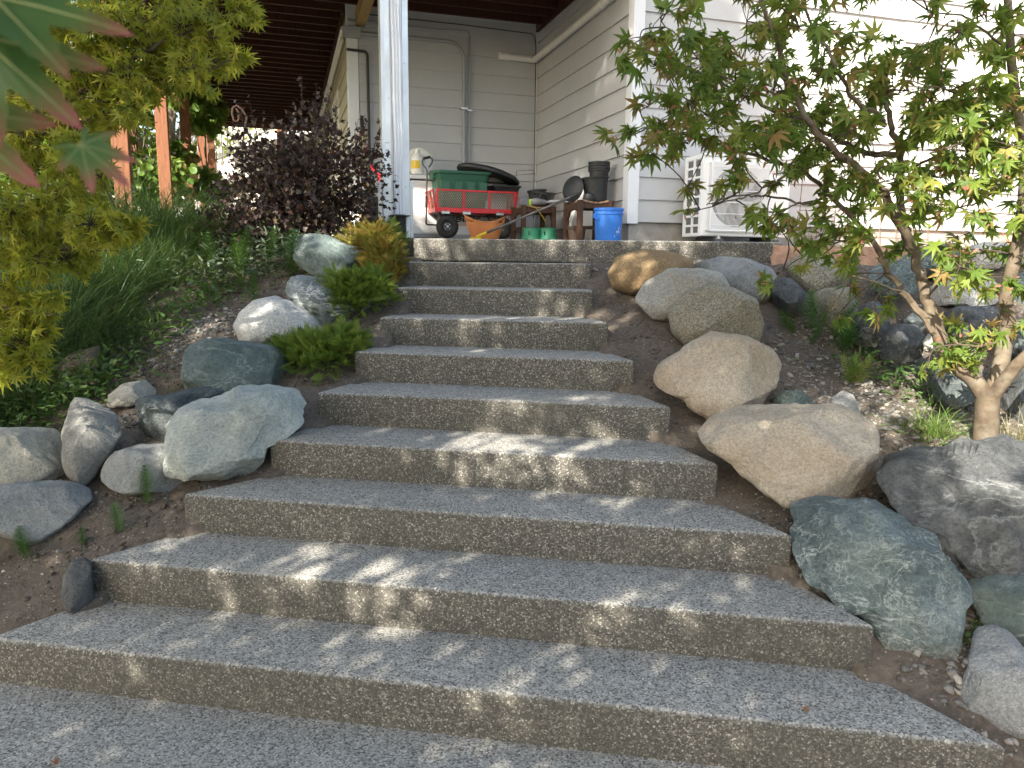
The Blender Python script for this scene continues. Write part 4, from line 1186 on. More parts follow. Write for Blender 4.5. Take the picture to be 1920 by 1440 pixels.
wp.build('worn_print', MAT['pale_print'], bu)
# --- bent wire hoop
wh = MB(); p0 = hp(-.62, -.80); 
wq = [(0, 0, 0), (.11, .0, .80), (.34, .10, .83), (.29, -.14, .76), (.045, -.10, .735), (-.04, -.08, 0)]
wh.tube(wq, .0035, 6)
tag(wh.build('wire_hoop', MAT['dark_steel'], None, smooth=True, loc=p0, rot=(0, 0, HYAW)), 'thin bent wire hoop standing behind the left stool', 'wire frame')

# --- tools by the left corner of the recess
lt = thing('shovel', 'long tool with yellow wooden handle leaning on the back wall', 'shovel', hp(-2.20, -.60))
e0 = hp(-2.225, -.06, HOUSE.z + 1.42) - hp(-2.20, -.60)
m_ = MB(); m_.tube([e0 * .10, e0 * .9], .017, 10); m_.build('shaft', MAT['handlewood'], lt, smooth=True)
m_ = MB(); m_.tube([e0 * .88, e0 * .96, e0 * 1.0], [.020, .022, .016], 10); m_.build('grip', MAT['black_plastic'], lt, smooth=True)
m_ = MB(); m_.add([(-.09, -.01, .0), (.09, -.01, .0), (.10, 0, .20), (.03, .02, .26), (-.03, .02, .26), (-.10, 0, .20), (0, -.035, .10)], [(0, 1, 6), (1, 2, 6), (2, 3, 6), (3, 4, 6), (4, 5, 6), (5, 0, 6)]); m_.build('blade', MAT['dark_steel'], lt)
m2 = thing('hoe', 'pale weathered tool handle beside the yellow shovel', 'hoe', hp(-2.30, -.50))
e1 = hp(-2.30, -.05, HOUSE.z + 1.22) - hp(-2.30, -.50)
m_ = MB(); m_.tube([(0, 0, .02), e1], .015, 10); m_.build('shaft', MAT['slatwood'], m2, smooth=True)
m_ = MB(); m_.bar((-.07, -.02, .02), (.07, -.02, .02), .012, .09); m_.build('blade', MAT['dark_steel'], m2)
wdr = thing('weed_puller', 'red forked hand tool with a black ring handle near the post', 'hand tool', hp(-2.14, -.95), HYAW)
m_ = MB(); m_.tube([(.085 * math.cos(R(a_)), 0, .80 + .085 * math.sin(R(a_))) for a_ in range(0, 360, 15)], .019, 8, closed=True); m_.build('ring_grip', MAT['rubber'], wdr, smooth=True)
m_ = MB(); m_.tube([(-.095, -.02, .80), (-.07, -.02, .74), (0, -.02, .68), (.07, -.02, .74), (.095, -.02, .80)], .015, 8); m_.tube([(0, -.02, .69), (0, -.02, .42)], .016, 8); m_.tube([(0, -.02, .60), (.07, -.03, .66)], .010, 6); m_.tube([(.03, -.02, .62), (.09, -.03, .52)], .010, 6); m_.build('fork_handle', MAT['red'], wdr, smooth=True)
m_ = MB(); m_.tube([(0, -.02, .42), (0, 0, .0)], .012, 8); m_.build('shaft', MAT['dark_steel'], wdr, smooth=True)
cr = thing('black_crate', 'black plastic crate with red lines beside the clad post', 'crate', hp(-2.17, -1.22), HYAW)
shell([(.30, .24, .02, 0), (.33, .27, .02, .40), (.35, .29, .02, .402), (.35, .29, .02, .425), (.31, .25, .02, .424), (.28, .22, .02, .03)]).build('body', MAT['black_plastic'], cr, smooth=True, angle=30)
for i in range(6):
    q = MB(); q.box(-.15, .15, -.142 - .001 * i, -.128, .12 + .045 * i, .145 + .045 * i); q.build('slat', MAT['black_plastic'], cr, bevel=.004)
q = MB()
for i in range(3): q.box(.0, .10, -.1465, -.145, .25 + .045 * i, .258 + .045 * i)
q.build('red_line', MAT['red_print'], cr)
# --- shepherd hook in the bank
sh = MB(); hx, hy = -2.22, 6.3; gz = float(ground_z(hx, hy))
pts = [(.0, 0, 0), (-.01, 0, .6), (.01, 0, 1.0)]
pts += [(.03 + .02, 0, 1.20), (.015, 0, 1.26), (-.025, 0, 1.285), (-.055, 0, 1.265), (-.062, 0, 1.22), (-.05, 0, 1.17), (-.03, 0, 1.155), (-.012, 0, 1.18), (-.012, 0, 1.235), (-.03, 0, 1.262)]
sh.tube(pts, .008, 8); tag(sh.build('shepherd_hook', MAT['rust'], None, smooth=True, loc=(hx, hy, gz - .1), rot=(0, 0, R(10))), 'rusty curled metal garden hook standing in the purple shrub', 'garden hook')
# --- wire trellis on the right
wt = thing('wire_trellis', 'thin rusty wire trellis standing before the sunlit wall', 'trellis', hp(2.55, -3.05, 1.67), HYAW)
for i in range(9):
    x = -.8 + 1.6 * i / 8; q = MB(); q.tube([(x, 0, 0), (x + .03 * math.sin(i), .02, .5), (x + .05 * math.sin(i * 2.2), 0, .95)], .004, 5); q.build('upright_wire', MAT['rust'], wt)
for i in range(4):
    z = .15 + .25 * i; q = MB(); q.tube([(-.82, .006, z), (0, .012, z + .01), (.82, .006, z)], .003, 5); q.build('cross_wire', MAT['rust'], wt)
# ------------------------------------------------------------------ boulders
BOULDERS = {
'A1': ((-2.379, 3.522, 0.562), [(-0.079, 0.141), (0.028, 0.131), (0.148, 0.106), (0.179, 0.061), (0.18, -0.021), (0.169, -0.103), (0.118, -0.136), (0.006, -0.137), (-0.101, -0.133), (-0.222, -0.081), (-0.242, 0.038), (-0.183, 0.133)], 'cream', 0.5, 3, 0.166, 1.3),
'A2': ((-2.061, 3.562, 0.664), [(-0.063, 0.184), (0.016, 0.164), (0.06, 0.136), (0.124, 0.084), (0.13, 0.002), (0.086, -0.058), (0.024, -0.156), (-0.057, -0.2), (-0.103, -0.153), (-0.12, -0.071), (-0.098, 0.067)], 'grey', 0.5, 4, 0.158, 1.3),
'A3': ((-1.736, 3.785, 0.746), [(-0.207, 0.054), (-0.091, 0.079), (0.055, 0.102), (0.156, 0.113), (0.235, 0.071), (0.214, 0.012), (0.034, -0.046), (-0.032, -0.151), (-0.154, -0.139), (-0.209, -0.095)], 'darkblue', 0.45, 4, 0.127, 1.8),
'A4': ((-1.349, 3.576, 0.7), [(-0.284, 0.084), (-0.195, 0.128), (-0.056, 0.146), (0.016, 0.186), (0.173, 0.197), (0.323, 0.162), (0.346, 0.09), (0.292, 0.033), (0.14, -0.052), (0.098, -0.167), (0.011, -0.197), (-0.072, -0.176), (-0.212, -0.18), (-0.279, -0.16), (-0.301, -0.092)], 'palegreen', 0.42, 3, 0.203, 2.0),
'A5': ((-1.754, 3.447, 0.529), [(-0.175, 0.038), (-0.118, 0.096), (-0.01, 0.115), (0.103, 0.109), (0.143, 0.035), (0.21, -0.059), (0.184, -0.096), (0.047, -0.089), (-0.066, -0.087), (-0.139, -0.054), (-0.178, -0.01)], 'bluegrey', 0.8, 2, 0.141, 1.0),
'A6': ((-2.115, 4.101, 0.786), [(-0.12, -0.001), (-0.041, 0.053), (0.064, 0.067), (0.129, 0.017), (0.113, -0.018), (-0.022, -0.06), (-0.124, -0.058)], 'cream', 0.7, 3, 0.094, 1.0),
'A7': ((-1.551, 4.161, 0.919), [(-0.259, 0.113), (-0.173, 0.161), (-0.038, 0.157), (0.193, 0.114), (0.299, 0.049), (0.282, -0.025), (0.2, -0.074), (0.058, -0.151), (-0.053, -0.151), (-0.24, -0.12), (-0.27, -0.073)], 'green', 0.45, 3, 0.171, 1.5),
'A8': ((-1.477, 4.674, 1.145), [(-0.264, -0.013), (-0.223, 0.065), (-0.13, 0.137), (-0.006, 0.163), (0.085, 0.136), (0.241, 0.044), (0.291, -0.055), (0.253, -0.096), (0.092, -0.126), (-0.11, -0.142), (-0.231, -0.113)], 'white', 0.9, 0, 0.191, 1.0),
'A9': ((-1.226, 4.84, 1.291), [(-0.217, 0.076), (-0.189, 0.126), (-0.136, 0.14), (-0.018, 0.127), (0.119, 0.114), (0.226, 0.049), (0.279, -0.024), (0.257, -0.097), (0.112, -0.165), (0.02, -0.196), (-0.062, -0.129), (-0.181, -0.036), (-0.209, 0.015)], 'streak', 0.5, 4, 0.186, 1.6),
'A10': ((-1.323, 5.521, 1.579), [(-0.279, 0.076), (-0.248, 0.118), (-0.162, 0.131), (-0.062, 0.129), (0.032, 0.104), (0.103, 0.059), (0.213, 0.053), (0.267, 0.019), (0.281, -0.019), (0.241, -0.086), (0.167, -0.153), (0.024, -0.177), (-0.093, -0.162), (-0.211, -0.098), (-0.274, 0.004)], 'green', 0.7, 4, 0.169, 1.2),
'A11': ((-2.113, 3.209, 0.433), [(-0.251, 0.092), (-0.137, 0.099), (-0.023, 0.097), (0.114, 0.078), (0.195, 0.044), (0.204, 0.017), (0.148, -0.039), (0.083, -0.091), (-0.011, -0.139), (-0.098, -0.114), (-0.225, -0.045)], 'bluegrey', 0.8, 2, 0.153, 1.0),
'A12': ((-1.714, 2.786, 0.258), [(-0.042, 0.035), (-0.005, 0.086), (0.035, 0.087), (0.056, 0.069), (0.05, -0.065), (0.003, -0.099), (-0.043, -0.083), (-0.055, -0.029)], 'darkgrey', 0.7, 2, 0.064, 1.0),
'A13': ((-1.991, 3.782, 0.567), [(-0.08, -0.022), (-0.047, 0.036), (0.004, 0.062), (0.066, 0.025), (0.068, -0.03), (-0.01, -0.07)], 'tan', 0.8, 2, 0.08, 1.0),
'A14': ((-2.59, 4.423, 0.904), [(-0.134, -0.014), (-0.047, 0.06), (0.109, 0.1), (0.13, 0.002), (0.054, -0.075), (-0.111, -0.073)], 'tan', 0.7, 3, 0.118, 1.0),
'B1': ((0.906, 5.001, 1.481), [(-0.283, -0.011), (-0.227, 0.098), (-0.061, 0.148), (0.129, 0.136), (0.272, 0.079), (0.282, 0.01), (0.187, -0.075), (0.068, -0.126), (-0.123, -0.154), (-0.245, -0.106)], 'brown', 0.95, 0, 0.186, 1.0),
'B2': ((1.058, 4.634, 1.353), [(-0.293, -0.035), (-0.241, 0.069), (-0.111, 0.139), (0.086, 0.155), (0.217, 0.121), (0.262, 0.045), (0.214, -0.056), (0.091, -0.125), (-0.036, -0.168), (-0.187, -0.145)], 'lightgrey', 0.8, 2, 0.192, 1.0),
'B3': ((1.187, 4.387, 1.22), [(-0.265, 0.045), (-0.195, 0.144), (-0.051, 0.188), (0.093, 0.175), (0.218, 0.114), (0.267, -0.023), (0.253, -0.12), (0.111, -0.135), (-0.034, -0.147), (-0.159, -0.158), (-0.237, -0.084)], 'speckle', 0.7, 2, 0.194, 1.0),
'B4': ((1.497, 4.927, 1.447), [(-0.282, 0.099), (-0.158, 0.128), (0.006, 0.13), (0.168, 0.07), (0.21, 0.013), (0.198, -0.104), (0.113, -0.164), (-0.048, -0.141), (-0.207, -0.032)], 'bluegrey', 0.8, 2, 0.179, 1.0),
'B5': ((1.045, 3.771, 0.968), [(-0.308, -0.008), (-0.289, 0.041), (-0.16, 0.133), (-0.037, 0.217), (0.106, 0.198), (0.249, 0.15), (0.304, 0.078), (0.285, -0.015), (0.23, -0.111), (0.162, -0.173), (-0.015, -0.201), (-0.112, -0.151), (-0.149, -0.095), (-0.265, -0.065)], 'tanpink', 0.55, 3, 0.213, 1.2),
'B6': ((1.249, 3.185, 0.732), [(-0.407, 0.055), (-0.351, 0.11), (-0.196, 0.15), (-0.028, 0.172), (0.16, 0.195), (0.292, 0.137), (0.307, 0.058), (0.292, -0.039), (0.312, -0.102), (0.262, -0.172), (0.133, -0.206), (-0.004, -0.19), (-0.148, -0.124), (-0.262, -0.05), (-0.362, 0.007)], 'tanpink', 0.45, 3, 0.213, 1.5),
'B7': ((1.785, 2.774, 0.625), [(-0.312, 0.089), (-0.23, 0.14), (-0.106, 0.168), (-0.071, 0.195), (0.037, 0.206), (0.082, 0.229), (0.159, 0.222), (0.258, 0.19), (0.306, 0.038), (0.292, -0.129), (0.156, -0.25), (0.117, -0.271), (0.082, -0.26), (-0.036, -0.254), (-0.077, -0.215), (-0.13, -0.138), (-0.227, -0.001), (-0.299, 0.042)], 'slate', 0.42, 5, 0.289, 2.2),
'B8': ((1.367, 2.627, 0.418), [(-0.331, 0.148), (-0.236, 0.192), (-0.036, 0.22), (0.065, 0.174), (0.186, 0.128), (0.248, 0.057), (0.272, -0.02), (0.278, -0.144), (0.238, -0.189), (0.062, -0.23), (0.022, -0.178), (-0.085, -0.101), (-0.164, -0.064), (-0.232, -0.044), (-0.286, 0.052)], 'veined', 0.42, 2, 0.187, 2.2),
'B9': ((1.788, 2.504, 0.34), [(-0.147, 0.053), (-0.071, 0.088), (0.044, 0.111), (0.137, 0.097), (0.153, -0.055), (0.053, -0.133), (0.004, -0.113), (-0.057, -0.055), (-0.114, 0.006)], 'green', 0.45, 3, 0.144, 1.8),
'B10': ((1.575, 2.248, 0.205), [(-0.066, 0.109), (-0.02, 0.139), (0.032, 0.128), (0.093, 0.084), (0.168, 0.02), (0.151, -0.078), (-0.001, -0.134), (-0.091, -0.149), (-0.109, -0.121), (-0.085, -0.044), (-0.071, 0.047)], 'palegrey', 0.42, 2, 0.128, 1.6),
'B11': ((1.416, 3.69, 0.856), [(-0.102, 0.009), (-0.049, 0.049), (0.026, 0.055), (0.11, -0.007), (0.108, -0.045), (-0.093, -0.062)], 'green', 0.6, 4, 0.071, 1.0),
'B12': ((1.642, 3.625, 0.855), [(-0.067, 0.021), (-0.012, 0.066), (0.038, 0.044), (0.072, -0.033), (0.022, -0.062), (-0.053, -0.037)], 'palegrey', 0.6, 4, 0.065, 1.0),
'B13': ((1.997, 4.969, 1.491), [(-0.184, 0.062), (-0.098, 0.122), (-0.05, 0.136), (0.04, 0.106), (0.124, 0.045), (0.207, 0.001), (0.198, -0.084), (0.071, -0.143), (-0.03, -0.153), (-0.104, -0.091), (-0.173, -0.001)], 'speckle', 0.7, 3, 0.165, 1.0),
'B14': ((1.737, 4.649, 1.321), [(-0.123, 0.082), (-0.073, 0.129), (-0.011, 0.118), (0.088, 0.022), (0.129, -0.035), (0.121, -0.091), (0.038, -0.101), (-0.058, -0.098), (-0.11, -0.026)], 'slate', 0.6, 5, 0.116, 1.0),
'B15': ((1.954, 4.504, 1.276), [(-0.144, 0.086), (-0.042, 0.12), (0.051, 0.123), (0.095, 0.077), (0.119, -0.002), (0.106, -0.059), (0.059, -0.135), (-0.023, -0.145), (-0.088, -0.067), (-0.132, 0.002)], 'speckle', 0.65, 4, 0.13, 1.0),
'B16': ((3.101, 4.947, 1.616), [(-0.142, 0.044), (-0.064, 0.075), (0.068, 0.078), (0.128, 0.044), (0.137, -0.041), (0.055, -0.086), (-0.049, -0.087), (-0.133, -0.026)], 'white', 0.65, 4, 0.121, 1.0),
'B17': ((2.73, 4.909, 1.576), [(-0.179, 0.02), (-0.047, 0.096), (0.102, 0.106), (0.164, 0.063), (0.17, -0.031), (0.061, -0.101), (-0.09, -0.103), (-0.182, -0.049)], 'veined', 0.65, 4, 0.148, 1.0),
'B18': ((2.349, 4.654, 1.466), [(-0.142, 0.049), (-0.058, 0.109), (0.06, 0.1), (0.149, 0.005), (0.128, -0.085), (-0.01, -0.112), (-0.127, -0.066)], 'veined', 0.65, 4, 0.132, 1.0),
'B19': ((2.792, 4.607, 1.381), [(-0.227, 0.005), (-0.113, 0.09), (0.11, 0.088), (0.206, 0.018), (0.191, -0.049), (0.016, -0.075), (-0.184, -0.077)], 'white', 0.65, 4, 0.143, 1.0),
'B20': ((2.064, 4.295, 1.207), [(-0.102, 0.003), (-0.049, 0.103), (0.019, 0.121), (0.076, 0.056), (0.096, -0.049), (0.025, -0.118), (-0.065, -0.116)], 'slate', 0.6, 5, 0.11, 1.0),
'B21': ((2.147, 4.094, 1.108), [(-0.117, -0.001), (-0.04, 0.101), (0.063, 0.106), (0.101, 0.027), (0.088, -0.062), (0.003, -0.097), (-0.097, -0.074)], 'slate', 0.65, 5, 0.109, 1.0),
'B22': ((2.354, 4.331, 1.22), [(-0.091, -0.0), (-0.014, 0.065), (0.068, 0.056), (0.091, -0.022), (0.01, -0.057), (-0.065, -0.042)], 'darkblue', 0.65, 4, 0.079, 1.0),
'B23': ((2.657, 4.298, 1.225), [(-0.171, 0.028), (-0.081, 0.078), (0.101, 0.08), (0.195, 0.021), (0.179, -0.07), (-0.066, -0.091), (-0.156, -0.046)], 'slate', 0.65, 4, 0.122, 1.0),
'B24': ((2.282, 3.8, 0.96), [(-0.116, 0.049), (-0.062, 0.115), (0.038, 0.111), (0.109, 0.04), (0.107, -0.078), (0.009, -0.13), (-0.085, -0.106)], 'darkblue', 0.65, 5, 0.127, 1.0),
'B25': ((2.598, 3.76, 0.882), [(-0.107, 0.044), (-0.044, 0.153), (0.068, 0.157), (0.136, 0.029), (0.1, -0.154), (-0.047, -0.16), (-0.105, -0.069)], 'slate', 0.65, 5, 0.161, 1.0),
'B26': ((2.267, 4.024, 1.13), [(-0.043, 0.005), (0.001, 0.08), (0.052, 0.011), (0.025, -0.054), (-0.034, -0.041)], 'cream', 0.7, 3, 0.061, 1.0),
'B27': ((3.208, 4.566, 1.399), [(-0.153, 0.077), (-0.024, 0.128), (0.135, 0.099), (0.179, -0.073), (0.005, -0.145), (-0.142, -0.086)], 'veined', 0.65, 4, 0.176, 1.0),
'B28': ((3.448, 4.956, 1.629), [(-0.144, 0.052), (-0.019, 0.103), (0.126, 0.068), (0.168, -0.067), (0.003, -0.103), (-0.133, -0.053)], 'white', 0.65, 4, 0.149, 1.0),
'B29': ((2.883, 4.057, 1.129), [(-0.137, 0.091), (-0.019, 0.127), (0.126, 0.078), (0.144, -0.092), (0.007, -0.134), (-0.121, -0.071)], 'darkblue', 0.65, 4, 0.153, 1.0),
}
BL = {
 'A1': 'long cream boulder wedged against the upright grey rock', 'A2': 'upright grey wedge-shaped boulder beside the long cream one',
 'A3': 'dark blue-grey slab propped behind the pale green block', 'A4': 'big pale green-white angular block next to the steps',
 'A5': 'low smooth blue-grey stone half buried under the dark slab', 'A6': 'small flat cream stone lying above the dark slab',
 'A7': 'squarish grey-green boulder beside the spreading juniper', 'A8': 'smooth white granite egg-shaped boulder',
 'A9': 'blue-grey boulder with white streaks draped by a juniper', 'A10': 'rounded grey-green boulder in front of the purple shrub',
 'A11': 'long smooth blue-grey stone with a grassy weed before it', 'A12': 'dark grey stone standing against the end of a low step',
 'A13': 'small tan stone tucked beneath the upright grey rock', 'A14': 'tan rock half hidden in the bank grass',
 'B1': 'smooth brown oval boulder below the patio edge', 'B2': 'light grey boulder leaning on the speckled round one',
 'B3': 'speckled round grey-brown boulder in front of the light grey one', 'B4': 'blue-grey rounded boulder between brown boulder and maple',
 'B5': 'big tan and pink boulder with a sloping shoulder', 'B6': 'large flat-topped tan boulder with a pointed end beside the steps',
 'B7': 'big dark slate boulder in front of the maple trunk', 'B8': 'blue-green slab covered in fine white veins beside the steps',
 'B9': 'green-grey angular rock under the big dark slate boulder', 'B10': 'pale grey flat-faced rock at the foot of the steps',
 'B11': 'small green-grey stone behind the flat-topped tan boulder', 'B12': 'small pale pointed stone behind the flat-topped tan boulder',
 'B13': 'speckled grey boulder under the heat pump edge', 'B14': 'dark leaning rock beside the rounded blue-grey boulder',
 'B15': 'mossy speckled block below the speckled grey boulder', 'B16': 'white boulder of the upper row behind the maple trunk',
 'B17': 'veined blue boulder of the upper row behind the maple limbs', 'B18': 'veined blue boulder left of the maple limbs',
 'B19': 'long white stone in the middle of the rock bank', 'B20': 'dark slate rock at the edge of the dry bed',
 'B21': 'dark rounded rock lying in the dry bed', 'B22': 'small dark blue rock wedged in the rock bank',
 'B23': 'long dark slate stone under the long white one', 'B24': 'dark blue rock just behind the maple fork',
 'B25': 'dark rock beside the maple trunk base', 'B26': 'small cream stone in the dry bed',
 'B27': 'veined blue rock at the outer end of the bank', 'B28': 'white rock at the outer end of the upper row', 'B29': 'dark blue rock low at the outer end of the bank',
}
def ico(sub):
    bm = bmesh.new(); bmesh.ops.create_icosphere(bm, subdivisions=sub, radius=1.0)
    bm.verts.ensure_lookup_table()
    v = np.array([x.co[:] for x in bm.verts]); f = np.array([[q.index for q in fc.verts] for fc in bm.faces]); bm.free(); return v, f
ICO = {s: ico(s) for s in (3, 4, 5)}
def radial(ol, n=180):
    """radius of a star-shaped outline as a function of angle"""
    P = np.array(ol); Q = np.roll(P, -1, 0); out = np.zeros(n)
    for i in range(n):
        an = 2 * math.pi * i / n; d = np.array([math.cos(an), math.sin(an)])
        best = 0
        for p, q in zip(P, Q):
            e = q - p; den = d[0] * e[1] - d[1] * e[0]
            if abs(den) < 1e-9: continue
            s = (p[0] * e[1] - p[1] * e[0]) / den; u = (p[0] * d[1] - p[1] * d[0]) / den
            if s > 0 and -1e-6 <= u <= 1 + 1e-6: best = max(best, s)
        out[i] = best
    k = np.array([.25, .5, .25]); 
    for _ in range(2): out = np.convolve(np.concatenate([out[-1:], out, out[:1]]), k, 'valid')
    return out
def make_boulder(key, idx):
    c, ol, kind, pw, fc, dep, rg = BOULDERS[key]
    rr = random.Random(idx * 17 + 5)
    size = max(max(abs(x) for x, z in ol), max(abs(z) for x, z in ol))
    v, f = ICO[5 if size > .24 else 4]
    rad = radial(ol)
    ph = np.arctan2(v[:, 2], v[:, 0]); pl = np.hypot(v[:, 0], v[:, 2]); nn = v[:, 1]
    a = (ph % (2 * math.pi)) / (2 * math.pi) * 180; i0 = np.floor(a).astype(int) % 180; fr = a - np.floor(a)
    r_ = rad[i0] * (1 - fr) + rad[(i0 + 1) % 180] * fr
    s = pl ** pw; dn = np.sign(nn) * np.abs(nn) ** pw
    P = np.stack([np.cos(ph) * r_ * s, dn * dep, np.sin(ph) * r_ * s], 1)
    # the top leans back, the foot comes forward, as settled boulders do
    P[:, 1] += P[:, 2] * .35
    P[:, [0, 2]] *= 1.0 + .02 * fc
    # flat cleavage faces on the visible side
    for q in range(int(fc * 2)):
        N = Vector((rr.uniform(-1.1, 1.1), -rr.uniform(.25, 1.0), rr.uniform(-.6, 1.1))).normalized(); N = np.array(N)
        dd = P @ N; off = dd.max() * (rr.uniform(.58, .86) if fc >= 4 else rr.uniform(.72, .92))
        over = np.maximum(dd - off, 0); P -= np.outer(over * .985, N)
    amp = size * .042 * rg
    nrm = P / (np.linalg.norm(P, axis=1, keepdims=True) + 1e-9)
    seed = Vector((idx * 3.7, idx * 1.3, idx * 5.1))
    disp = np.zeros(len(P))
    for i in range(len(P)):
        p = Vector(P[i])
        disp[i] = mnoise.fractal(p * (2.4 / size * .8) + seed, .9, 2.1, 5) * amp
        if fc > 1:
            disp[i] += (abs(mnoise.noise(p * (5.0 / size * .5) + seed)) - .25) * amp * .9
            if rg > 1.1: disp[i] -= abs(mnoise.noise(p * (17.0 / size * .5) + seed)) * amp * .45
    P += nrm * disp[:, None]
    w = Vector((c[0], c[1], 0)).normalized(); r0 = Vector((w.y, -w.x, 0))
    M = np.array([[r0.x, w.x, 0], [r0.y, w.y, 0], [0, 0, 1]])
    P = P @ M.T
    me = fast_mesh('boulder', P, f, ROCKS[kind]); me.shade_smooth()
    if rg > 1.1 or fc > 2:
        try: me.set_sharp_from_angle(angle=R(38))
        except Exception: pass
    o = obj('boulder', me, loc=c)
    tag(o, BL[key], 'boulder', 'boulders lining the steps')
    return o
for i_, k_ in enumerate(BOULDERS): make_boulder(k_, i_)

# ------------------------------------------------------------------ loose gravel and pebbles
def pebble_template(seed):
    v, f = ico(1); g = np.random.default_rng(seed); v = v * (1 + .42 * (g.random((len(v), 1)) - .5) * 2); v[:, 2] *= .6; v[:, 0] *= 1.25; return v, f
MAT['gravel'] = None
t = NT('gravel_stone'); at = t.n.new('ShaderNodeAttribute'); at.attribute_name = 'tint'
cc = t.ramp(at.outputs['Fac'], [(0, (.075, .078, .080)), (.4, (.165, .165, .160)), (.75, (.26, .25, .235)), (1, (.42, .40, .37))])
t.done(t.mix(t.ramp(t.noise(120, 3), [(.35, .4), (.65, 0.)]), cc, (.10, .09, .08)), .85, 0, t.bump(t.noise(220, 2), .3, .003), .3); MAT['gravel'] = t.m
def gravel(name, label, spots, smin, smax):
    """spots: (x, y, rx, ry, n)"""
    pos = []
    for x, y, rx, ry, n in spots:
        q = rng.normal(size=(n, 2)) * .5; pos.append(np.stack([x + q[:, 0] * rx, y + q[:, 1] * ry], 1))
    pos = np.concatenate(pos)
    tt = pos[:, 1] + .167 * pos[:, 0]; l, r_ = stair_half(tt)
    keep = ~((pos[:, 0] > l - .01) & (pos[:, 0] < r_ + .01) & (tt > 2.15) & (tt < 5.75)); pos = pos[keep]
    keep = ~((pos[:, 1] + .167 * pos[:, 0] < 2.28) & (pos[:, 0] < 1.6)); pos = pos[keep]
    z = ground_z(pos[:, 0], pos[:, 1])
    N = len(pos); sc = smin * (smax / smin) ** (rng.random(N) ** 1.6)
    V, T, TT = [], [], []; off = 0
    for q in range(4):
        ix = np.arange(q, N, 4); n = len(ix)
        ax = rng.normal(size=(n, 3)); ax[:, 2] *= .3; nr = rng.normal(size=(n, 3)) * .4 + np.array([0, 0, 1])
        M = frames(np.stack([pos[ix, 0], pos[ix, 1], z[ix] + sc[ix] * .15], 1), ax, nr, sc[ix])
        v, t_, tn = scatter(pebble_template(q), M, rng.random(n)); V.append(v); T.append(t_ + off); TT.append(tn); off += len(v)
    me = fast_mesh(name, np.concatenate(V), np.concatenate(T), MAT['gravel'], np.concatenate(TT))
    return tag(obj(name, me), label, 'gravel', kind='stuff')
gravel('gravel', 'grey crushed gravel scattered on the soil between the boulders', [
    (-2.05, 4.80, .42, .30, 620), (-1.85, 5.0, .30, .25, 380), (-2.2, 4.55, .25, .25, 260), (-1.95, 3.95, .25, .12, 130),
    (1.55, 3.72, .38, .22, 520), (1.75, 4.05, .35, .35, 520), (1.85, 4.45, .30, .25, 320), (1.95, 3.55, .45, .30, 420), (2.3, 3.4, .6, .35, 420),
    (1.63, 2.92, .28, .18, 330), (1.55, 2.55, .20, .20, 140), (1.62, 2.30, .20, .16, 260), (1.75, 2.05, .25, .2, 300), (1.05, 5.3, .5, .12, 160), (1.35, 3.0, .5, .15, 120),
    (2.3, 4.0, .5, .4, 420), (2.9, 4.6, .6, .5, 300), (3.2, 3.0, 1.4, .8, 700), (2.6, 2.4, .9, .6, 350), (1.6, 2.4, .4, .4, 400), (1.2, 2.9, .5, .25, 260)], .004, .019)
# clods of earth, and grit lying along the joints of the steps
_g = MAT['gravel']; MAT['gravel'] = MAT['soil']
gravel('soil_clods', 'crumbly brown clods of earth over the bare banks', [(-1.9, 3.3, .8, .5, 900), (-1.2, 4.6, .35, .8, 700), (1.0, 4.3, .4, .9, 900), (-1.0, 5.1, .35, .5, 350), (1.3, 2.7, .7, .4, 600), (-1.8, 5.2, .6, .5, 700), (2.1, 3.3, .7, .5, 700), (-2.0, 4.4, .5, .4, 500), (1.7, 5.0, .8, .4, 400)], .003, .015)
MAT['gravel'] = _g
def grit():
    P = []
    for k in range(1, 10):
        n = 60; x = rng.uniform(LEFT_X[k - 1] - .02, RIGHT_X[min(k, 9)] if k == 1 else RIGHT_X[k - 1] + .02, n); x = np.where(rng.random(n) < .45, np.where(rng.random(n) < .5, LEFT_X[k - 1] + rng.exponential(.12, n), (RIGHT_X[1] if k == 1 else RIGHT_X[k - 1]) - rng.exponential(.12, n)), x)
        P.append(np.stack([x, EDGE_Y[k - 1] - YAW * x - .006 - rng.exponential(.018, n), np.full(n, EDGE_Z[k] + .001)], 1))
    P = np.concatenate(P); n = len(P); sc = rng.uniform(.002, .006, n)
    M = frames(P, rng.normal(size=(n, 3)) * np.array([1, 1, .2]), rng.normal(size=(n, 3)) * .3 + np.array([0, 0, 1]), sc)
    v, t_, tn = scatter(pebble_template(9), M, rng.random(n) * .8); me = fast_mesh('grit', v, t_, MAT['gravel'], tn)
    tag(obj('grit', me), 'fine grit gathered at the back of the treads', 'grit', kind='stuff')
grit()
gravel('pebbles', 'small pale pebbles sprinkled over the bare soil', [(-1.9, 3.2, .7, .35, 260), (-1.2, 4.6, .3, .6, 120), (1.0, 4.3, .35, .9, 160), (-1.0, 5.1, .3, .4, 80), (1.3, 2.7, .6, .3, 120), (-1.7, 5.3, .5, .4, 120), (2.2, 3.2, .6, .4, 200)], .003, .011)
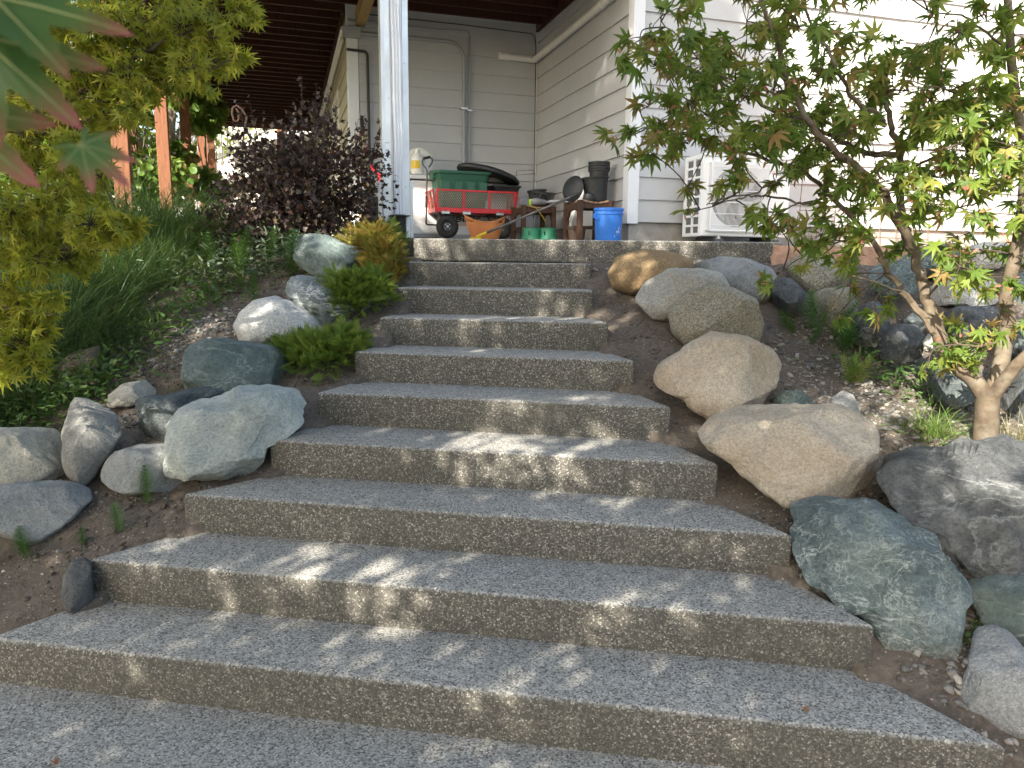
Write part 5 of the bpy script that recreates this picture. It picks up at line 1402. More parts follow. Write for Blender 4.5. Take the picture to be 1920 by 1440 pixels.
# ------------------------------------------------------------------ leaf shapes (X towards the tip, Z up)
def palmate(lobes=7, notch=.42, spread=118, droop=.12, width=1.0, serr=False):
    vs = [(0, 0, 0)]; outl = []
    for i in range(lobes):
        q = (i / (lobes - 1)) * 2 - 1; an = R(spread * q); ln = 1.0 - .48 * abs(q) ** 1.5
        if i > 0:
            am = R(spread * ((i - .5) / (lobes - 1) * 2 - 1)); outl.append((am, notch * (1 - .25 * abs(q))))
        if serr:
            outl.append((an - R(8), ln * .66)); outl.append((an, ln)); outl.append((an + R(8), ln * .66))
        else: outl.append((an, ln))
    for an, r_ in outl: vs.append((r_ * math.cos(an) * .62 + .0, r_ * math.sin(an) * .62 * width, -droop * r_ * r_ + .03 * math.cos(an * 7)))
    n = len(outl); ts = [(0, i, i + 1) for i in range(1, n)]
    vs.append((-.30, 0, .03)); vs.append((-.30, .012, .03)); ts.append((0, n + 1, n + 2))     # petiole
    return np.array(vs), np.array(ts)
def oval(w=.5, n=3, fold=.1, droop=.15):
    vs = [(0, 0, 0)]; 
    for i in range(1, n + 1):
        q = i / (n + 1); h = w * math.sin(math.pi * q ** .8) / 2
        vs += [(q, -h, fold * h - droop * q * q), (q, h, fold * h - droop * q * q)]
    vs.append((1, 0, -droop)); ts = [(0, 1, 2)]
    for i in range(n - 1): a_ = 1 + 2 * i; ts += [(a_, a_ + 2, a_ + 1), (a_ + 1, a_ + 2, a_ + 3)]
    ts.append((len(vs) - 3, len(vs) - 1, len(vs) - 2)); return np.array(vs), np.array(ts)
def blade(w=.02, bend=.35, n=4):
    vs = []; ts = []
    for i in range(n + 1):
        q = i / n; ww = w * (1 - q ** 1.6); x = q; z = -bend * q * q
        vs += [(x, -ww / 2, z), (x, ww / 2, z)]
    for i in range(n): a_ = 2 * i; ts += [(a_, a_ + 2, a_ + 1), (a_ + 1, a_ + 2, a_ + 3)]
    return np.array(vs), np.array(ts)
def trilobe():
    vs = [(0, 0, 0), (.25, -.30, .02), (.45, -.42, -.03), (.52, -.20, .03), (1, 0, -.12), (.52, .20, .03), (.45, .42, -.03), (.25, .30, .02)]
    return np.array(vs), np.array([(0, 1, 3), (1, 2, 3), (0, 3, 5), (3, 4, 5), (0, 5, 7), (5, 6, 7)])
def rnd_unit(n):
    v = rng.normal(size=(n, 3)); return v / np.linalg.norm(v, axis=1, keepdims=True)
def leaf_frames(pos, tip, size, flat=.8, jit=.5):
    n = len(pos); nr = rng.normal(size=(n, 3)) * jit + np.array([0, 0, flat]); return frames(pos, tip, nr, size)

def leaf_parts(parent, template, M, mat, name='leaf', n_parts=0, tints=None, rest='foliage'):
    """the leaves that show largest are objects of their own, the rest one part"""
    N = len(M)
    if tints is None: tints = rng.random(N)
    order = np.arange(N)
    if n_parts:
        e = np.array(EYE); dist = np.linalg.norm(M[:, :, 3] - e, axis=1)
        px = M[:, 0, 3] / np.maximum(M[:, 1, 3], .1); inside = (np.abs(px) < .66) & (M[:, 1, 3] > .1) & ((M[:, 2, 3] - 1.54) / np.maximum(M[:, 1, 3], .1) < .31)
        size = np.linalg.norm(M[:, :, 0], axis=1) / dist * np.where(inside, 1, .01)
        order = np.argsort(-size); pick = order[:n_parts]; order = order[n_parts:]
        me = fast_mesh(name, template[0], template[1], mat, np.zeros(len(template[0])))
        pinv = parent.matrix_world.inverted() if parent else Matrix()
        for i in pick:
            o = bpy.data.objects.new(name, me); col.objects.link(o); o.parent = parent
            m4 = Matrix([list(M[i, 0]), list(M[i, 1]), list(M[i, 2]), [0, 0, 0, 1]]); m4.translation = Vector(M[i, :, 3]) - parent.location
            o.matrix_local = m4
    if len(order):
        V, T, TT = scatter(template, M[order], tints[order])
        V = V - (np.array(parent.location) if parent else 0)
        o = obj(rest, fast_mesh(rest, V, T, mat, TT), parent); tag(o, kind='stuff'); return o

MAPLE_R_PATHS = [
([(2.198, 3.36, 0.657), (2.169, 3.34, 0.818), (2.148, 3.32, 0.958)], 0.0571, 0.0487),
([(2.15, 3.32, 0.94), (2.095, 3.34, 1.027), (2.028, 3.36, 1.084), (1.963, 3.38, 1.166), (1.93, 3.4, 1.269)], 0.0386, 0.0286),
([(1.93, 3.4, 1.269), (1.895, 3.44, 1.392), (1.848, 3.46, 1.536), (1.796, 3.48, 1.68), (1.772, 3.5, 1.776), (1.766, 3.55, 2.037), (1.723, 3.55, 2.154), (1.678, 3.55, 2.274), (1.652, 3.5, 2.421)], 0.0269, 0.0084),
([(1.945, 3.39, 1.202), (1.881, 3.4, 1.297), (1.788, 3.46, 1.424), (1.713, 3.5, 1.544), (1.654, 3.5, 1.655), (1.518, 3.55, 1.808), (1.34, 3.6, 1.969), (1.156, 3.62, 2.03), (0.933, 3.65, 2.102), (0.785, 3.66, 2.143), (0.626, 3.66, 2.17)], 0.0185, 0.0034),
([(1.827, 3.47, 1.606), (1.693, 3.42, 1.779), (1.624, 3.4, 1.874), (1.466, 3.35, 1.971), (1.295, 3.3, 2.072), (1.209, 3.3, 2.188), (1.135, 3.3, 2.32), (1.076, 3.3, 2.488), (1.014, 3.3, 2.599), (0.952, 3.3, 2.778)], 0.0202, 0.0067),
([(1.766, 3.55, 2.037), (1.656, 3.6, 2.054), (1.56, 3.65, 2.099), (1.457, 3.7, 2.169), (1.275, 3.7, 2.24), (1.093, 3.7, 2.322), (0.835, 3.7, 2.439), (0.631, 3.7, 2.519)], 0.0151, 0.0034),
([(1.664, 3.5, 2.161), (1.567, 3.4, 2.194), (1.497, 3.4, 2.228), (1.419, 3.4, 2.329), (1.353, 3.4, 2.437), (1.279, 3.4, 2.535), (1.179, 3.4, 2.713)], 0.0118, 0.0050),
([(2.156, 3.32, 0.95), (2.214, 3.36, 1.086), (2.264, 3.42, 1.3), (2.264, 3.45, 1.408), (2.321, 3.5, 1.638), (2.325, 3.5, 1.806), (2.306, 3.5, 2.041), (2.249, 3.5, 2.229), (2.163, 3.45, 2.436), (2.102, 3.4, 2.595), (2.055, 3.4, 2.806)], 0.0370, 0.0134),
([(2.16, 3.32, 0.941), (2.201, 3.25, 1.097), (2.247, 3.2, 1.202), (2.321, 3.15, 1.411), (2.374, 3.1, 1.715), (2.374, 3.1, 2.17)], 0.0319, 0.0118),
([(1.453, 3.57, 1.862), (1.345, 3.5, 1.814), (1.246, 3.5, 1.834), (1.126, 3.5, 1.845), (1.085, 3.5, 1.845), (1.006, 3.5, 1.825), (0.85, 3.5, 1.783)], 0.0067, 0.0025),
([(1.34, 3.6, 1.969), (1.277, 3.55, 1.958), (1.189, 3.5, 1.914), (1.098, 3.5, 1.859), (0.959, 3.5, 1.834), (0.88, 3.5, 1.804)], 0.0059, 0.0025),
([(2.163, 3.45, 2.436), (2.014, 3.4, 2.53), (1.893, 3.4, 2.593), (1.755, 3.4, 2.613)], 0.0067, 0.0025),
([(2.249, 3.5, 2.229), (2.046, 3.4, 2.247), (1.825, 3.3, 2.268), (1.641, 3.3, 2.308)], 0.0067, 0.0025),
([(1.764, 3.53, 1.945), (1.817, 3.4, 1.999), (1.87, 3.3, 2.052), (1.943, 3.2, 2.059)], 0.0076, 0.0025),
([(1.93, 3.4, 1.269), (1.901, 3.2, 1.221), (1.932, 3.1, 1.21), (1.986, 3.05, 1.238)], 0.0059, 0.0025),
([(1.895, 3.44, 1.392), (1.904, 3.3, 1.515), (1.954, 3.2, 1.561)], 0.0059, 0.0025),
([(1.788, 3.46, 1.424), (1.631, 3.4, 1.463), (1.51, 3.35, 1.486), (1.405, 3.3, 1.347)], 0.0050, 0.0025),
([(1.654, 3.5, 1.655), (1.471, 3.4, 1.65), (1.312, 3.35, 1.601), (1.116, 3.3, 1.46)], 0.0050, 0.0017),
([(1.209, 3.3, 2.188), (1.095, 3.4, 2.282), (0.958, 3.5, 2.347), (0.787, 3.5, 2.457), (0.639, 3.5, 2.589)], 0.0067, 0.0025),
([(1.156, 3.62, 2.03), (0.973, 3.6, 2.159), (0.795, 3.6, 2.275), (0.666, 3.6, 2.413)], 0.0059, 0.0025),
([(2.27, 3.5, 1.9), (2.092, 3.4, 1.842), (1.921, 3.3, 1.788), (1.786, 3.3, 1.764)], 0.0059, 0.0025),
]
MAPLE_L_PATHS = [
([(-3.231, 3.3, 1.436), (-2.653, 3.25, 1.624), (-2.015, 3.2, 1.76), (-1.777, 3.15, 1.865)], 0.016, 0.003),
([(-3.157, 3.3, 1.933), (-2.414, 3.3, 2.051), (-1.951, 3.3, 2.164), (-1.645, 3.3, 2.338), (-1.437, 3.3, 2.445), (-1.188, 3.3, 2.541)], 0.018, 0.003),
([(-2.414, 3.3, 2.051), (-1.989, 3.35, 2.074), (-1.539, 3.4, 2.287), (-1.199, 3.4, 2.384)], 0.012, 0.003),
([(-3.147, 3.2, 1.349), (-2.332, 3.1, 1.45), (-1.866, 3.0, 1.541), (-1.487, 3.0, 1.669)], 0.014, 0.003),
([(-2.963, 3.0, 1.275), (-2.153, 2.9, 1.343), (-1.872, 2.85, 1.339), (-1.732, 2.85, 1.32)], 0.012, 0.002),
([(-1.951, 3.3, 2.164), (-1.724, 3.3, 2.188), (-1.635, 3.3, 2.167)], 0.006, 0.002),
([(-2.153, 2.9, 1.343), (-1.925, 2.85, 1.216), (-1.798, 2.8, 1.142)], 0.006, 0.002),
([(-3.22, 3.4, 2.17), (-2.363, 3.4, 2.355), (-1.937, 3.4, 2.489), (-1.609, 3.4, 2.6)], 0.012, 0.003),
([(-2.295, 3.2, 1.648), (-1.907, 3.0, 1.561), (-1.695, 3.0, 1.563)], 0.006, 0.002),
]
MAPLE_R_CLUSTERS = [
((0.593, 3.253, 2.535), 0.105, 14),((0.496, 3.167, 2.428), 0.079, 10),((0.45, 3.357, 2.395), 0.06, 7),((0.56, 3.201, 2.326), 0.103, 14),((0.681, 3.143, 2.443), 0.135, 22),((0.779, 3.361, 2.4), 0.144, 24),((0.763, 3.697, 2.366), 0.132, 18),((0.615, 3.62, 2.253), 0.065, 6),((0.445, 3.597, 2.094), 0.046, 4),((0.489, 3.244, 2.062), 0.046, 5),((0.536, 3.449, 2.003), 0.044, 5),((0.576, 3.28, 2.003), 0.035, 4),((0.635, 3.212, 2.142), 0.103, 14),((0.596, 3.169, 2.082), 0.068, 8),((0.737, 3.239, 2.201), 0.127, 22),((0.95, 3.703, 2.417), 0.159, 26),((0.987, 3.639, 2.542), 0.156, 24),((1.05, 3.624, 2.63), 0.181, 26),((1.109, 3.62, 2.445), 0.155, 26),((1.061, 3.226, 2.244), 0.127, 22),((0.954, 3.301, 2.216), 0.13, 22),((0.9, 3.508, 2.143), 0.138, 20),((0.799, 3.576, 2.082), 0.089, 10),((0.754, 3.656, 2.082), 0.065, 8),((0.889, 3.672, 2.23), 0.105, 12),((1.127, 3.156, 2.471), 0.158, 26),((1.352, 3.494, 2.439), 0.15, 22),((1.427, 3.537, 2.608), 0.152, 16),((1.205, 3.429, 2.177), 0.147, 26),((1.047, 3.216, 2.074), 0.138, 26),((1.021, 3.408, 2.026), 0.11, 16),((0.904, 3.158, 1.958), 0.079, 10),((1.363, 3.707, 2.108), 0.159, 26),((1.439, 3.663, 2.198), 0.157, 26),((1.396, 3.456, 2.274), 0.136, 18),((1.411, 3.295, 2.09), 0.141, 26),((1.648, 3.691, 2.254), 0.145, 20),((1.611, 3.472, 2.325), 0.136, 16),((1.618, 3.674, 2.511), 0.131, 10),((1.755, 3.651, 2.506), 0.156, 14),((1.71, 3.43, 2.295), 0.147, 22),((1.776, 3.369, 2.238), 0.144, 26),((1.927, 3.489, 2.332), 0.15, 24),((1.757, 3.38, 2.479), 0.145, 16),((1.791, 3.205, 2.472), 0.137, 20),((1.949, 3.298, 2.542), 0.141, 22),((2.233, 3.628, 2.505), 0.155, 22),((1.873, 3.128, 2.272), 0.134, 24),((1.827, 3.13, 2.13), 0.134, 26),((1.961, 3.507, 2.107), 0.15, 24),((2.03, 3.282, 2.138), 0.141, 24),((2.189, 3.448, 2.281), 0.123, 18),((1.762, 3.406, 2.112), 0.146, 22),((1.686, 3.323, 1.966), 0.142, 18),((2.036, 3.748, 1.971), 0.147, 18),((1.862, 3.227, 1.934), 0.138, 22),((2.081, 3.368, 1.975), 0.144, 22),((2.078, 3.232, 2.023), 0.115, 16),((1.632, 3.511, 2.035), 0.15, 20),((1.417, 3.28, 1.936), 0.129, 18),((1.605, 3.331, 1.899), 0.131, 14),((1.399, 3.586, 1.995), 0.115, 14),((1.177, 3.308, 1.958), 0.071, 10),((1.434, 3.463, 1.841), 0.124, 14),((1.683, 3.688, 1.837), 0.132, 14),((1.579, 3.166, 1.775), 0.113, 14),((1.697, 3.14, 1.774), 0.123, 18),((1.891, 3.249, 1.784), 0.128, 18),((2.211, 3.597, 1.884), 0.128, 14),((2.284, 3.5, 1.781), 0.113, 14),((1.315, 3.254, 1.667), 0.116, 18),((1.199, 3.315, 1.69), 0.095, 12),((1.389, 3.215, 1.666), 0.103, 14),((1.131, 3.398, 1.728), 0.061, 6),((1.443, 3.128, 1.621), 0.101, 16),((1.395, 3.553, 1.555), 0.102, 10),((1.66, 3.682, 1.481), 0.118, 14),((1.844, 3.721, 1.378), 0.08, 8),((1.853, 3.578, 1.61), 0.102, 12),((2.086, 3.724, 1.614), 0.133, 18),((1.837, 3.112, 1.538), 0.111, 18),((2.062, 3.288, 1.494), 0.106, 14),((2.402, 3.728, 1.618), 0.107, 10),((2.39, 3.604, 1.465), 0.103, 12),((1.115, 3.367, 1.458), 0.053, 5),((1.61, 3.713, 1.296), 0.074, 6),((1.693, 3.503, 1.312), 0.055, 5),((2.209, 3.632, 1.179), 0.143, 16),((1.889, 3.291, 1.164), 0.094, 10),((2.056, 3.224, 1.197), 0.115, 16),((2.222, 3.389, 1.278), 0.097, 10),((1.791, 3.189, 1.106), 0.041, 3),((1.999, 3.348, 1.11), 0.096, 10),((0.842, 3.725, 1.906), 0.037, 4),((0.755, 3.315, 1.754), 0.033, 4),((0.895, 3.106, 1.858), 0.049, 5),((0.859, 3.129, 1.849), 0.031, 3),((0.977, 3.21, 1.749), 0.064, 7),((1.241, 3.609, 1.899), 0.036, 5),((0.871, 3.336, 1.847), 0.033, 3),((0.981, 3.289, 1.888), 0.028, 3),((1.018, 3.163, 1.747), 0.041, 4),((1.295, 3.738, 1.773), 0.037, 3),((2.249, 3.376, 2.526), 0.145, 22),((2.203, 3.235, 2.279), 0.139, 22),((2.147, 3.139, 2.01), 0.135, 22),((2.221, 3.136, 1.758), 0.134, 20),((2.251, 3.21, 1.587), 0.115, 14),((2.584, 3.54, 2.486), 0.177, 24),((2.401, 3.197, 2.064), 0.16, 24),((2.345, 3.127, 1.759), 0.156, 20),((0.979, 3.419, 2.76), 0.171, 24),((1.193, 3.262, 2.706), 0.163, 24),((1.672, 3.748, 2.86), 0.187, 18),((1.669, 3.179, 2.682), 0.159, 22),((2.082, 3.444, 2.78), 0.172, 24),((0.77, 3.603, 2.8), 0.154, 18),((2.302, 3.366, 2.754), 0.168, 24),
]
MAPLE_L_CLUSTERS = [
((-1.148, 3.315, 2.561), 0.083, 20),((-1.249, 3.285, 2.526), 0.106, 24),((-1.386, 3.29, 2.484), 0.117, 26),((-1.564, 3.5, 2.61), 0.125, 24),((-1.579, 3.324, 2.492), 0.119, 26),((-1.227, 3.214, 2.423), 0.08, 12),((-1.126, 3.194, 2.333), 0.046, 10),((-1.315, 3.491, 2.388), 0.087, 16),((-1.283, 3.123, 2.278), 0.1, 22),((-1.493, 3.354, 2.31), 0.108, 22),((-1.55, 3.276, 2.259), 0.105, 22),((-1.458, 3.394, 2.428), 0.109, 20),((-1.734, 3.435, 2.392), 0.123, 26),((-1.684, 3.142, 2.418), 0.112, 22),((-2.0, 3.493, 2.404), 0.15, 30),((-1.894, 3.496, 2.271), 0.15, 30),((-1.684, 3.356, 2.199), 0.096, 16),((-1.997, 3.339, 2.171), 0.143, 30),((-2.057, 3.238, 2.044), 0.139, 30),((-1.879, 3.319, 2.081), 0.119, 26),((-2.094, 3.345, 1.906), 0.143, 36),((-1.719, 2.983, 1.908), 0.117, 32),((-1.84, 3.403, 2.006), 0.097, 16),((-1.891, 2.87, 1.698), 0.123, 36),((-1.782, 2.927, 1.742), 0.125, 36),((-1.809, 3.2, 1.827), 0.114, 28),((-1.607, 2.995, 1.85), 0.064, 12),((-1.981, 3.056, 1.603), 0.131, 36),((-1.931, 3.227, 1.631), 0.138, 36),((-1.572, 2.831, 1.66), 0.101, 28),((-1.471, 2.826, 1.641), 0.091, 22),((-1.427, 2.877, 1.654), 0.051, 12),((-1.726, 3.132, 1.565), 0.101, 16),((-1.79, 3.013, 1.531), 0.097, 22),((-1.813, 2.846, 1.51), 0.102, 24),((-1.936, 2.869, 1.439), 0.082, 14),((-2.021, 3.008, 1.306), 0.097, 26),((-1.858, 2.907, 1.336), 0.093, 26),((-1.656, 2.7, 1.38), 0.048, 12),((-1.881, 2.83, 1.219), 0.091, 26),((-1.838, 2.894, 1.233), 0.072, 18),((-1.785, 2.733, 1.151), 0.068, 14),((-1.923, 2.805, 1.14), 0.08, 18),((-1.809, 3.477, 2.313), 0.112, 24),((-1.509, 3.088, 2.127), 0.077, 16),((-1.808, 3.272, 2.329), 0.117, 26),((-1.65, 3.24, 2.447), 0.116, 24),((-1.539, 3.319, 2.386), 0.107, 24),((-1.548, 3.143, 2.26), 0.101, 24),((-1.988, 3.379, 2.289), 0.133, 28),((-1.708, 3.261, 2.116), 0.093, 18),((-2.135, 3.486, 2.423), 0.149, 28),((-1.762, 3.09, 2.145), 0.11, 26),((-1.639, 3.188, 2.512), 0.114, 24),((-2.402, 3.476, 2.506), 0.149, 30),((-2.407, 3.449, 2.278), 0.148, 30),((-2.408, 3.383, 2.042), 0.145, 30),((-2.126, 2.957, 1.781), 0.127, 30),((-2.122, 2.952, 1.599), 0.127, 30),((-2.229, 3.097, 1.364), 0.133, 26),((-1.891, 2.603, 1.224), 0.093, 22),((-2.131, 3.345, 2.472), 0.143, 30),((-2.223, 3.422, 2.296), 0.147, 30),((-1.845, 3.134, 2.454), 0.112, 24),((-2.615, 3.431, 2.183), 0.196, 40),((-2.485, 3.195, 1.711), 0.183, 40),((-2.372, 2.972, 1.368), 0.17, 34),((-1.773, 3.374, 2.653), 0.145, 26),((-1.492, 3.511, 2.723), 0.15, 26),
]
def catmull(pts, k=4):
    P = [Vector(p) for p in pts]; out = []
    for i in range(len(P) - 1):
        p0 = P[max(i - 1, 0)]; p1 = P[i]; p2 = P[i + 1]; p3 = P[min(i + 2, len(P) - 1)]
        for j in range(k):
            t_ = j / k
            out.append(.5 * ((2 * p1) + (p2 - p0) * t_ + (2 * p0 - 5 * p1 + 4 * p2 - p3) * t_ * t_ + (3 * p1 - p0 - 3 * p2 + p3) * t_ ** 3))
    out.append(P[-1]); return out

def maple(name, label, paths, clusters, base, mat, leaf, size, n_parts, trunk_n, mult=1.0, seeds=0, twigmat='twig', depth_k=1.3):
    t = thing(name, label, 'tree', base)
    B = Vector(base); allp = []
    rp = random.Random(11)
    for i, (pts, r0, r1) in enumerate(paths):
        cp = catmull(pts, 5 if i >= trunk_n else 3)
        cp = [p + Vector((rp.gauss(0, .004), rp.gauss(0, .008), rp.gauss(0, .004))) * (1 if 0 < j < len(cp) - 1 else 0) for j, p in enumerate(cp)] if r0 < .03 else cp
        allp += [(p, r0 + (r1 - r0) * j / len(cp)) for j, p in enumerate(cp)]
        m_ = MB(); m_.tube([p - B for p in cp], r0, 12 if r0 > .02 else 7, r1)
        m_.build('trunk' if i < trunk_n else 'branch', MAT['bark'], t, smooth=True)
    AP = np.array([p[:] for p, _ in allp])
    tw = MB(); pos = []; tip = []
    for (c, r, n) in clusters:
        c = np.array(c); d = np.linalg.norm(AP - c, axis=1); k = np.argmin(d)
        st = Vector(AP[k]); ce = Vector(c)
        n = max(2, int(n * mult))
        mid = (st + ce) / 2 + Vector((rp.gauss(0, .03), rp.gauss(0, .03), .03 * rp.random()))
        if d[k] > .02: tw.tube([p - B for p in catmull([st, mid, ce], 4)], .0038, 5, .002)
        nt = max(2, n // 4)
        ends = []
        for q in range(nt):
            v = rnd_unit(1)[0] * r * rng.uniform(.5, 1.1); v[1] *= depth_k; e = ce + Vector(v)
            m2 = (ce + e) / 2 + Vector((rp.gauss(0, .012), rp.gauss(0, .012), .012))
            tw.tube([ce - B, m2 - B, e - B], .0022, 4, .0012); ends.append((np.array(m2), np.array(e)))
        for q in range(n):
            a_, e = ends[q % nt]; u = rng.uniform(.1, 1.05); p = a_ + (e - a_) * u + rng.normal(size=3) * r * .12
            out = (e - np.array(ce)); out /= np.linalg.norm(out) + 1e-6
            dr = out * .7 + rng.normal(size=3) * .6; dr[2] -= .6
            pos.append(p); tip.append(dr)
    tw.build('twigs', MAT[twigmat], t, smooth=True)
    tag(t.children[-1], kind='stuff')
    pos = np.array(pos); tip = np.array(tip); sz = size * rng.uniform(.5, 1.25, len(pos))
    M = leaf_frames(pos, tip, sz, .7, .7)
    leaf_parts(t, leaf, M, mat, 'leaf', n_parts)
    if seeds:
        ix = rng.choice(len(pos), seeds); p2 = []; d2 = []
        for i in ix:
            for q in range(4): p2.append(pos[i] + rng.normal(size=3) * .018 - np.array([0, 0, .02])); d2.append(rng.normal(size=3))
        M = leaf_frames(np.array(p2), np.array(d2), rng.uniform(.022, .036, len(p2)), .3, 1.0)
        V, T, TT = scatter(oval(.36, 2, .05, .1), M, rng.random(len(p2))); o = obj('seed_keys', fast_mesh('seed_keys', V - np.array(base), T, LEAF['samara'], TT), t); tag(o, kind='stuff')
    return t
gb = MAPLE_R_PATHS[0][0][0]
maple('vine_maple', 'multi-stemmed green maple with reddish seed keys growing among the boulders', MAPLE_R_PATHS, MAPLE_R_CLUSTERS, gb, LEAF['maple_r'], palmate(7, .38, 122, .30, 1.0, True), .112, 300, 1, 1.22, 220)
lb_ = (-3.3, 3.35, float(ground_z(-3.3, 3.35)))
LT = [([(-3.3, 3.35, lb_[2] - .05), (-3.2, 3.33, 1.4), (-3.0, 3.3, 2.2), (-2.9, 3.3, 3.2)], .055, .02)]
maple('lime_maple', 'lime green lace-leaf maple spreading over the grassy bank', LT + MAPLE_L_PATHS, MAPLE_L_CLUSTERS, lb_, LEAF['maple_l'], palmate(7, .30, 125, .22, 1.0), .080, 300, 1, 3.6)

# twig of another maple close to the lens
nb_ = thing('maple_twig', 'red-stemmed maple twig hanging close by with green and wine-red leaves', 'twig', (-.33, .42, 1.672))
m_ = MB(); m_.tube([(-.10, -.03, .02), (0, 0, 0), (.045, .01, .008), (.10, .02, .02)], .0022, 6); m_.tube([(.0, 0, 0), (.02, .0, -.03), (.035, .0, -.055)], .0012, 5); m_.tube([(-.03, 0, 0), (-.02, -.005, -.06), (.0, -.005, -.10)], .0012, 5)
m_.build('stem', MAT['redtwig'], nb_, smooth=True)
def big_leaf(n=7):
    """lobed blade with saw-toothed lobes and a raised midrib, tint 0 at the heart, 1 at the tips"""
    vs = [(0, 0, 0)]; ti = [0.0]; ring = []
    lob = [(-118, .45), (-78, .70), (-38, .90), (0, 1.0), (38, .90), (78, .70), (118, .45)]
    for i, (an, ln) in enumerate(lob):
        if i: ring.append(((an + lob[i - 1][0]) / 2, .46 * min(1, (ln + lob[i - 1][1]) / 1.6)))
        for off, fr in ((-13, .58), (-11, .70), (-7.5, .73), (-5.5, .85), (0, 1.0), (5.5, .85), (7.5, .73), (11, .70), (13, .58)): ring.append((an + off, ln * fr))
    for sc_ in (.5, 1.0):
        for an, r_ in ring:
            rr = r_ * sc_; vs.append((rr * math.cos(R(an)), rr * math.sin(R(an)) * .95, -.10 * rr * rr + .05 * math.cos(R(an * 4.7)) * rr)); ti.append(min(1, max(0, (rr - .25) / .75)))
    k = len(ring); ts = []
    for i in range(k - 1): ts += [(0, 1 + i, 2 + i), (1 + i, 1 + k + i, 2 + k + i), (1 + i, 2 + k + i, 2 + i)]
    return np.array(vs), np.array(ts), np.array(ti)
blv, blt, bti = big_leaf()
MAT['vein'] = plain('leaf_vein', (.26, .30, .12), .5, var=.2, bump=.0)
NEAR = [  # (x, y, z), tip direction, blade normal, size, red shift
 ((-.262, .40, 1.668), (1, .1, -.20), (.1, -.85, .7), .068, .02),
 ((-.272, .40, 1.650), (.80, .0, -.72), (.35, -1, .35), .066, .06),
 ((-.295, .40, 1.615), (.72, .05, -.62), (-.1, -1, .45), .060, .12),
 ((-.235, .42, 1.600), (.60, .1, -.55), (.7, -.8, .4), .032, .30),
 ((-.305, .41, 1.665), (.25, .1, -1), (.2, -1, .3), .060, .08),
 ((-.280, .43, 1.690), (.6, .1, .4), (0, -.9, .6), .060, .08),
]
for p, tp, nr, s, rs in NEAR:
    M = frames(np.array([p]), np.array([tp], float), np.array([nr], float), np.array([s]))[0]
    me = fast_mesh('leaf', blv, blt, LEAF['near'], np.clip(bti + rs - .05, 0, 1)); me.shade_smooth()
    o = bpy.data.objects.new('leaf', me); col.objects.link(o); o.parent = nb_
    vn = MB()
    for an, ln in ((-118, .40), (-78, .64), (-38, .84), (0, .94), (38, .84), (78, .64), (118, .40)):
        pts_ = []
        for q in (0.0, .35, .7, 1.0):
            rr = ln * q; pts_.append((rr * math.cos(R(an)), rr * math.sin(R(an)) * .95, -.10 * rr * rr + .05 * math.cos(R(an * 4.7)) * rr + .004))
        vn.tube(pts_, .011, 4, .003)
    vn.build('veins', MAT['vein'], o)
    m4 = Matrix([list(M[0]), list(M[1]), list(M[2]), [0, 0, 0, 1]]); m4.translation = Vector(p) - nb_.location; o.matrix_local = m4

# ------------------------------------------------------------------ purple-leaved shrub
def shrub(name, label, base, center, rad, n, leaf, size, mat, stems, cat='shrub', stick=.25, stemmat='twig', sprigs=0, parts=0, up_=.0):
    t = thing(name, label, cat, base); B = np.array(base)
    pos = []; tip = []
    c = np.array(center); rad = np.array(rad)
    sm_ = MB(); ends = []
    for i in range(stems):
        u = rnd_unit(1)[0]; u[2] = abs(u[2]) * .9 + .1; e = c + u * rad * rng.uniform(.55, 1.0); ends.append(e)
        st = Vector((B[0] + rng.normal() * rad[0] * .12, B[1] + rng.normal() * rad[1] * .12, B[2])); m2 = (st + Vector(e)) / 2 + Vector(rng.normal(size=3) * .06)
        sm_.tube([p - Vector(base) for p in catmull([st, m2, Vector(e)], 4)], .008, 5, .0025)
    sm_.build('stems', MAT[stemmat], t, smooth=True); tag(t.children[-1], kind='stuff')
    u = rnd_unit(n); rr = rng.random(n) ** (1 / 2.2)
    lump = 1 + stick * (np.sin(u[:, 0] * 5.3 + 1) * np.sin(u[:, 2] * 6.1 + 2) + .6 * np.sin(u[:, 1] * 9 + u[:, 2] * 7))
    P = c + u * rad * (rr * lump)[:, None]; D = u * .8 + rng.normal(size=(n, 3)) * .6; D[:, 2] += up_
    keep = P[:, 2] > B[2] - .02; pos = P[keep]; tip = D[keep]
    # upright leafy shoots standing out of the outline
    for i in range(sprigs):
        u = rnd_unit(1)[0]; u[2] = abs(u[2]) + .3; u /= np.linalg.norm(u); a_ = c + u * rad * .8; L = rng.uniform(.18, .48); dr = u * .5 + np.array([0, 0, .9]) + rng.normal(size=3) * .15; dr /= np.linalg.norm(dr)
        k = int(L / .022); q = np.linspace(0, L, k)[:, None]; pp = a_ + dr * q + rng.normal(size=(k, 3)) * .012; dd = rng.normal(size=(k, 3)); dd += dr * .5
        pos = np.concatenate([pos, pp]); tip = np.concatenate([tip, dd])
        s_ = MB(); s_.tube([Vector(a_) - Vector(base), Vector(a_ + dr * L) - Vector(base)], .003, 4, .0015); s_.build('shoot', MAT[stemmat], t)
    M = leaf_frames(pos, tip, size * rng.uniform(.6, 1.25, len(pos)), .5, .8)
    leaf_parts(t, leaf, M, mat, 'leaf', parts)
    return t
gz = float(ground_z(-1.75, 6.3))
shrub('ninebark_shrub', 'dark purple-leaved shrub rising beside the porch post', (-1.70, 6.35, gz), (-1.72, 6.35, gz + .48), (.66, .42, .60), 7000, trilobe(), .050, LEAF['purple'], 34, sprigs=34, parts=120)
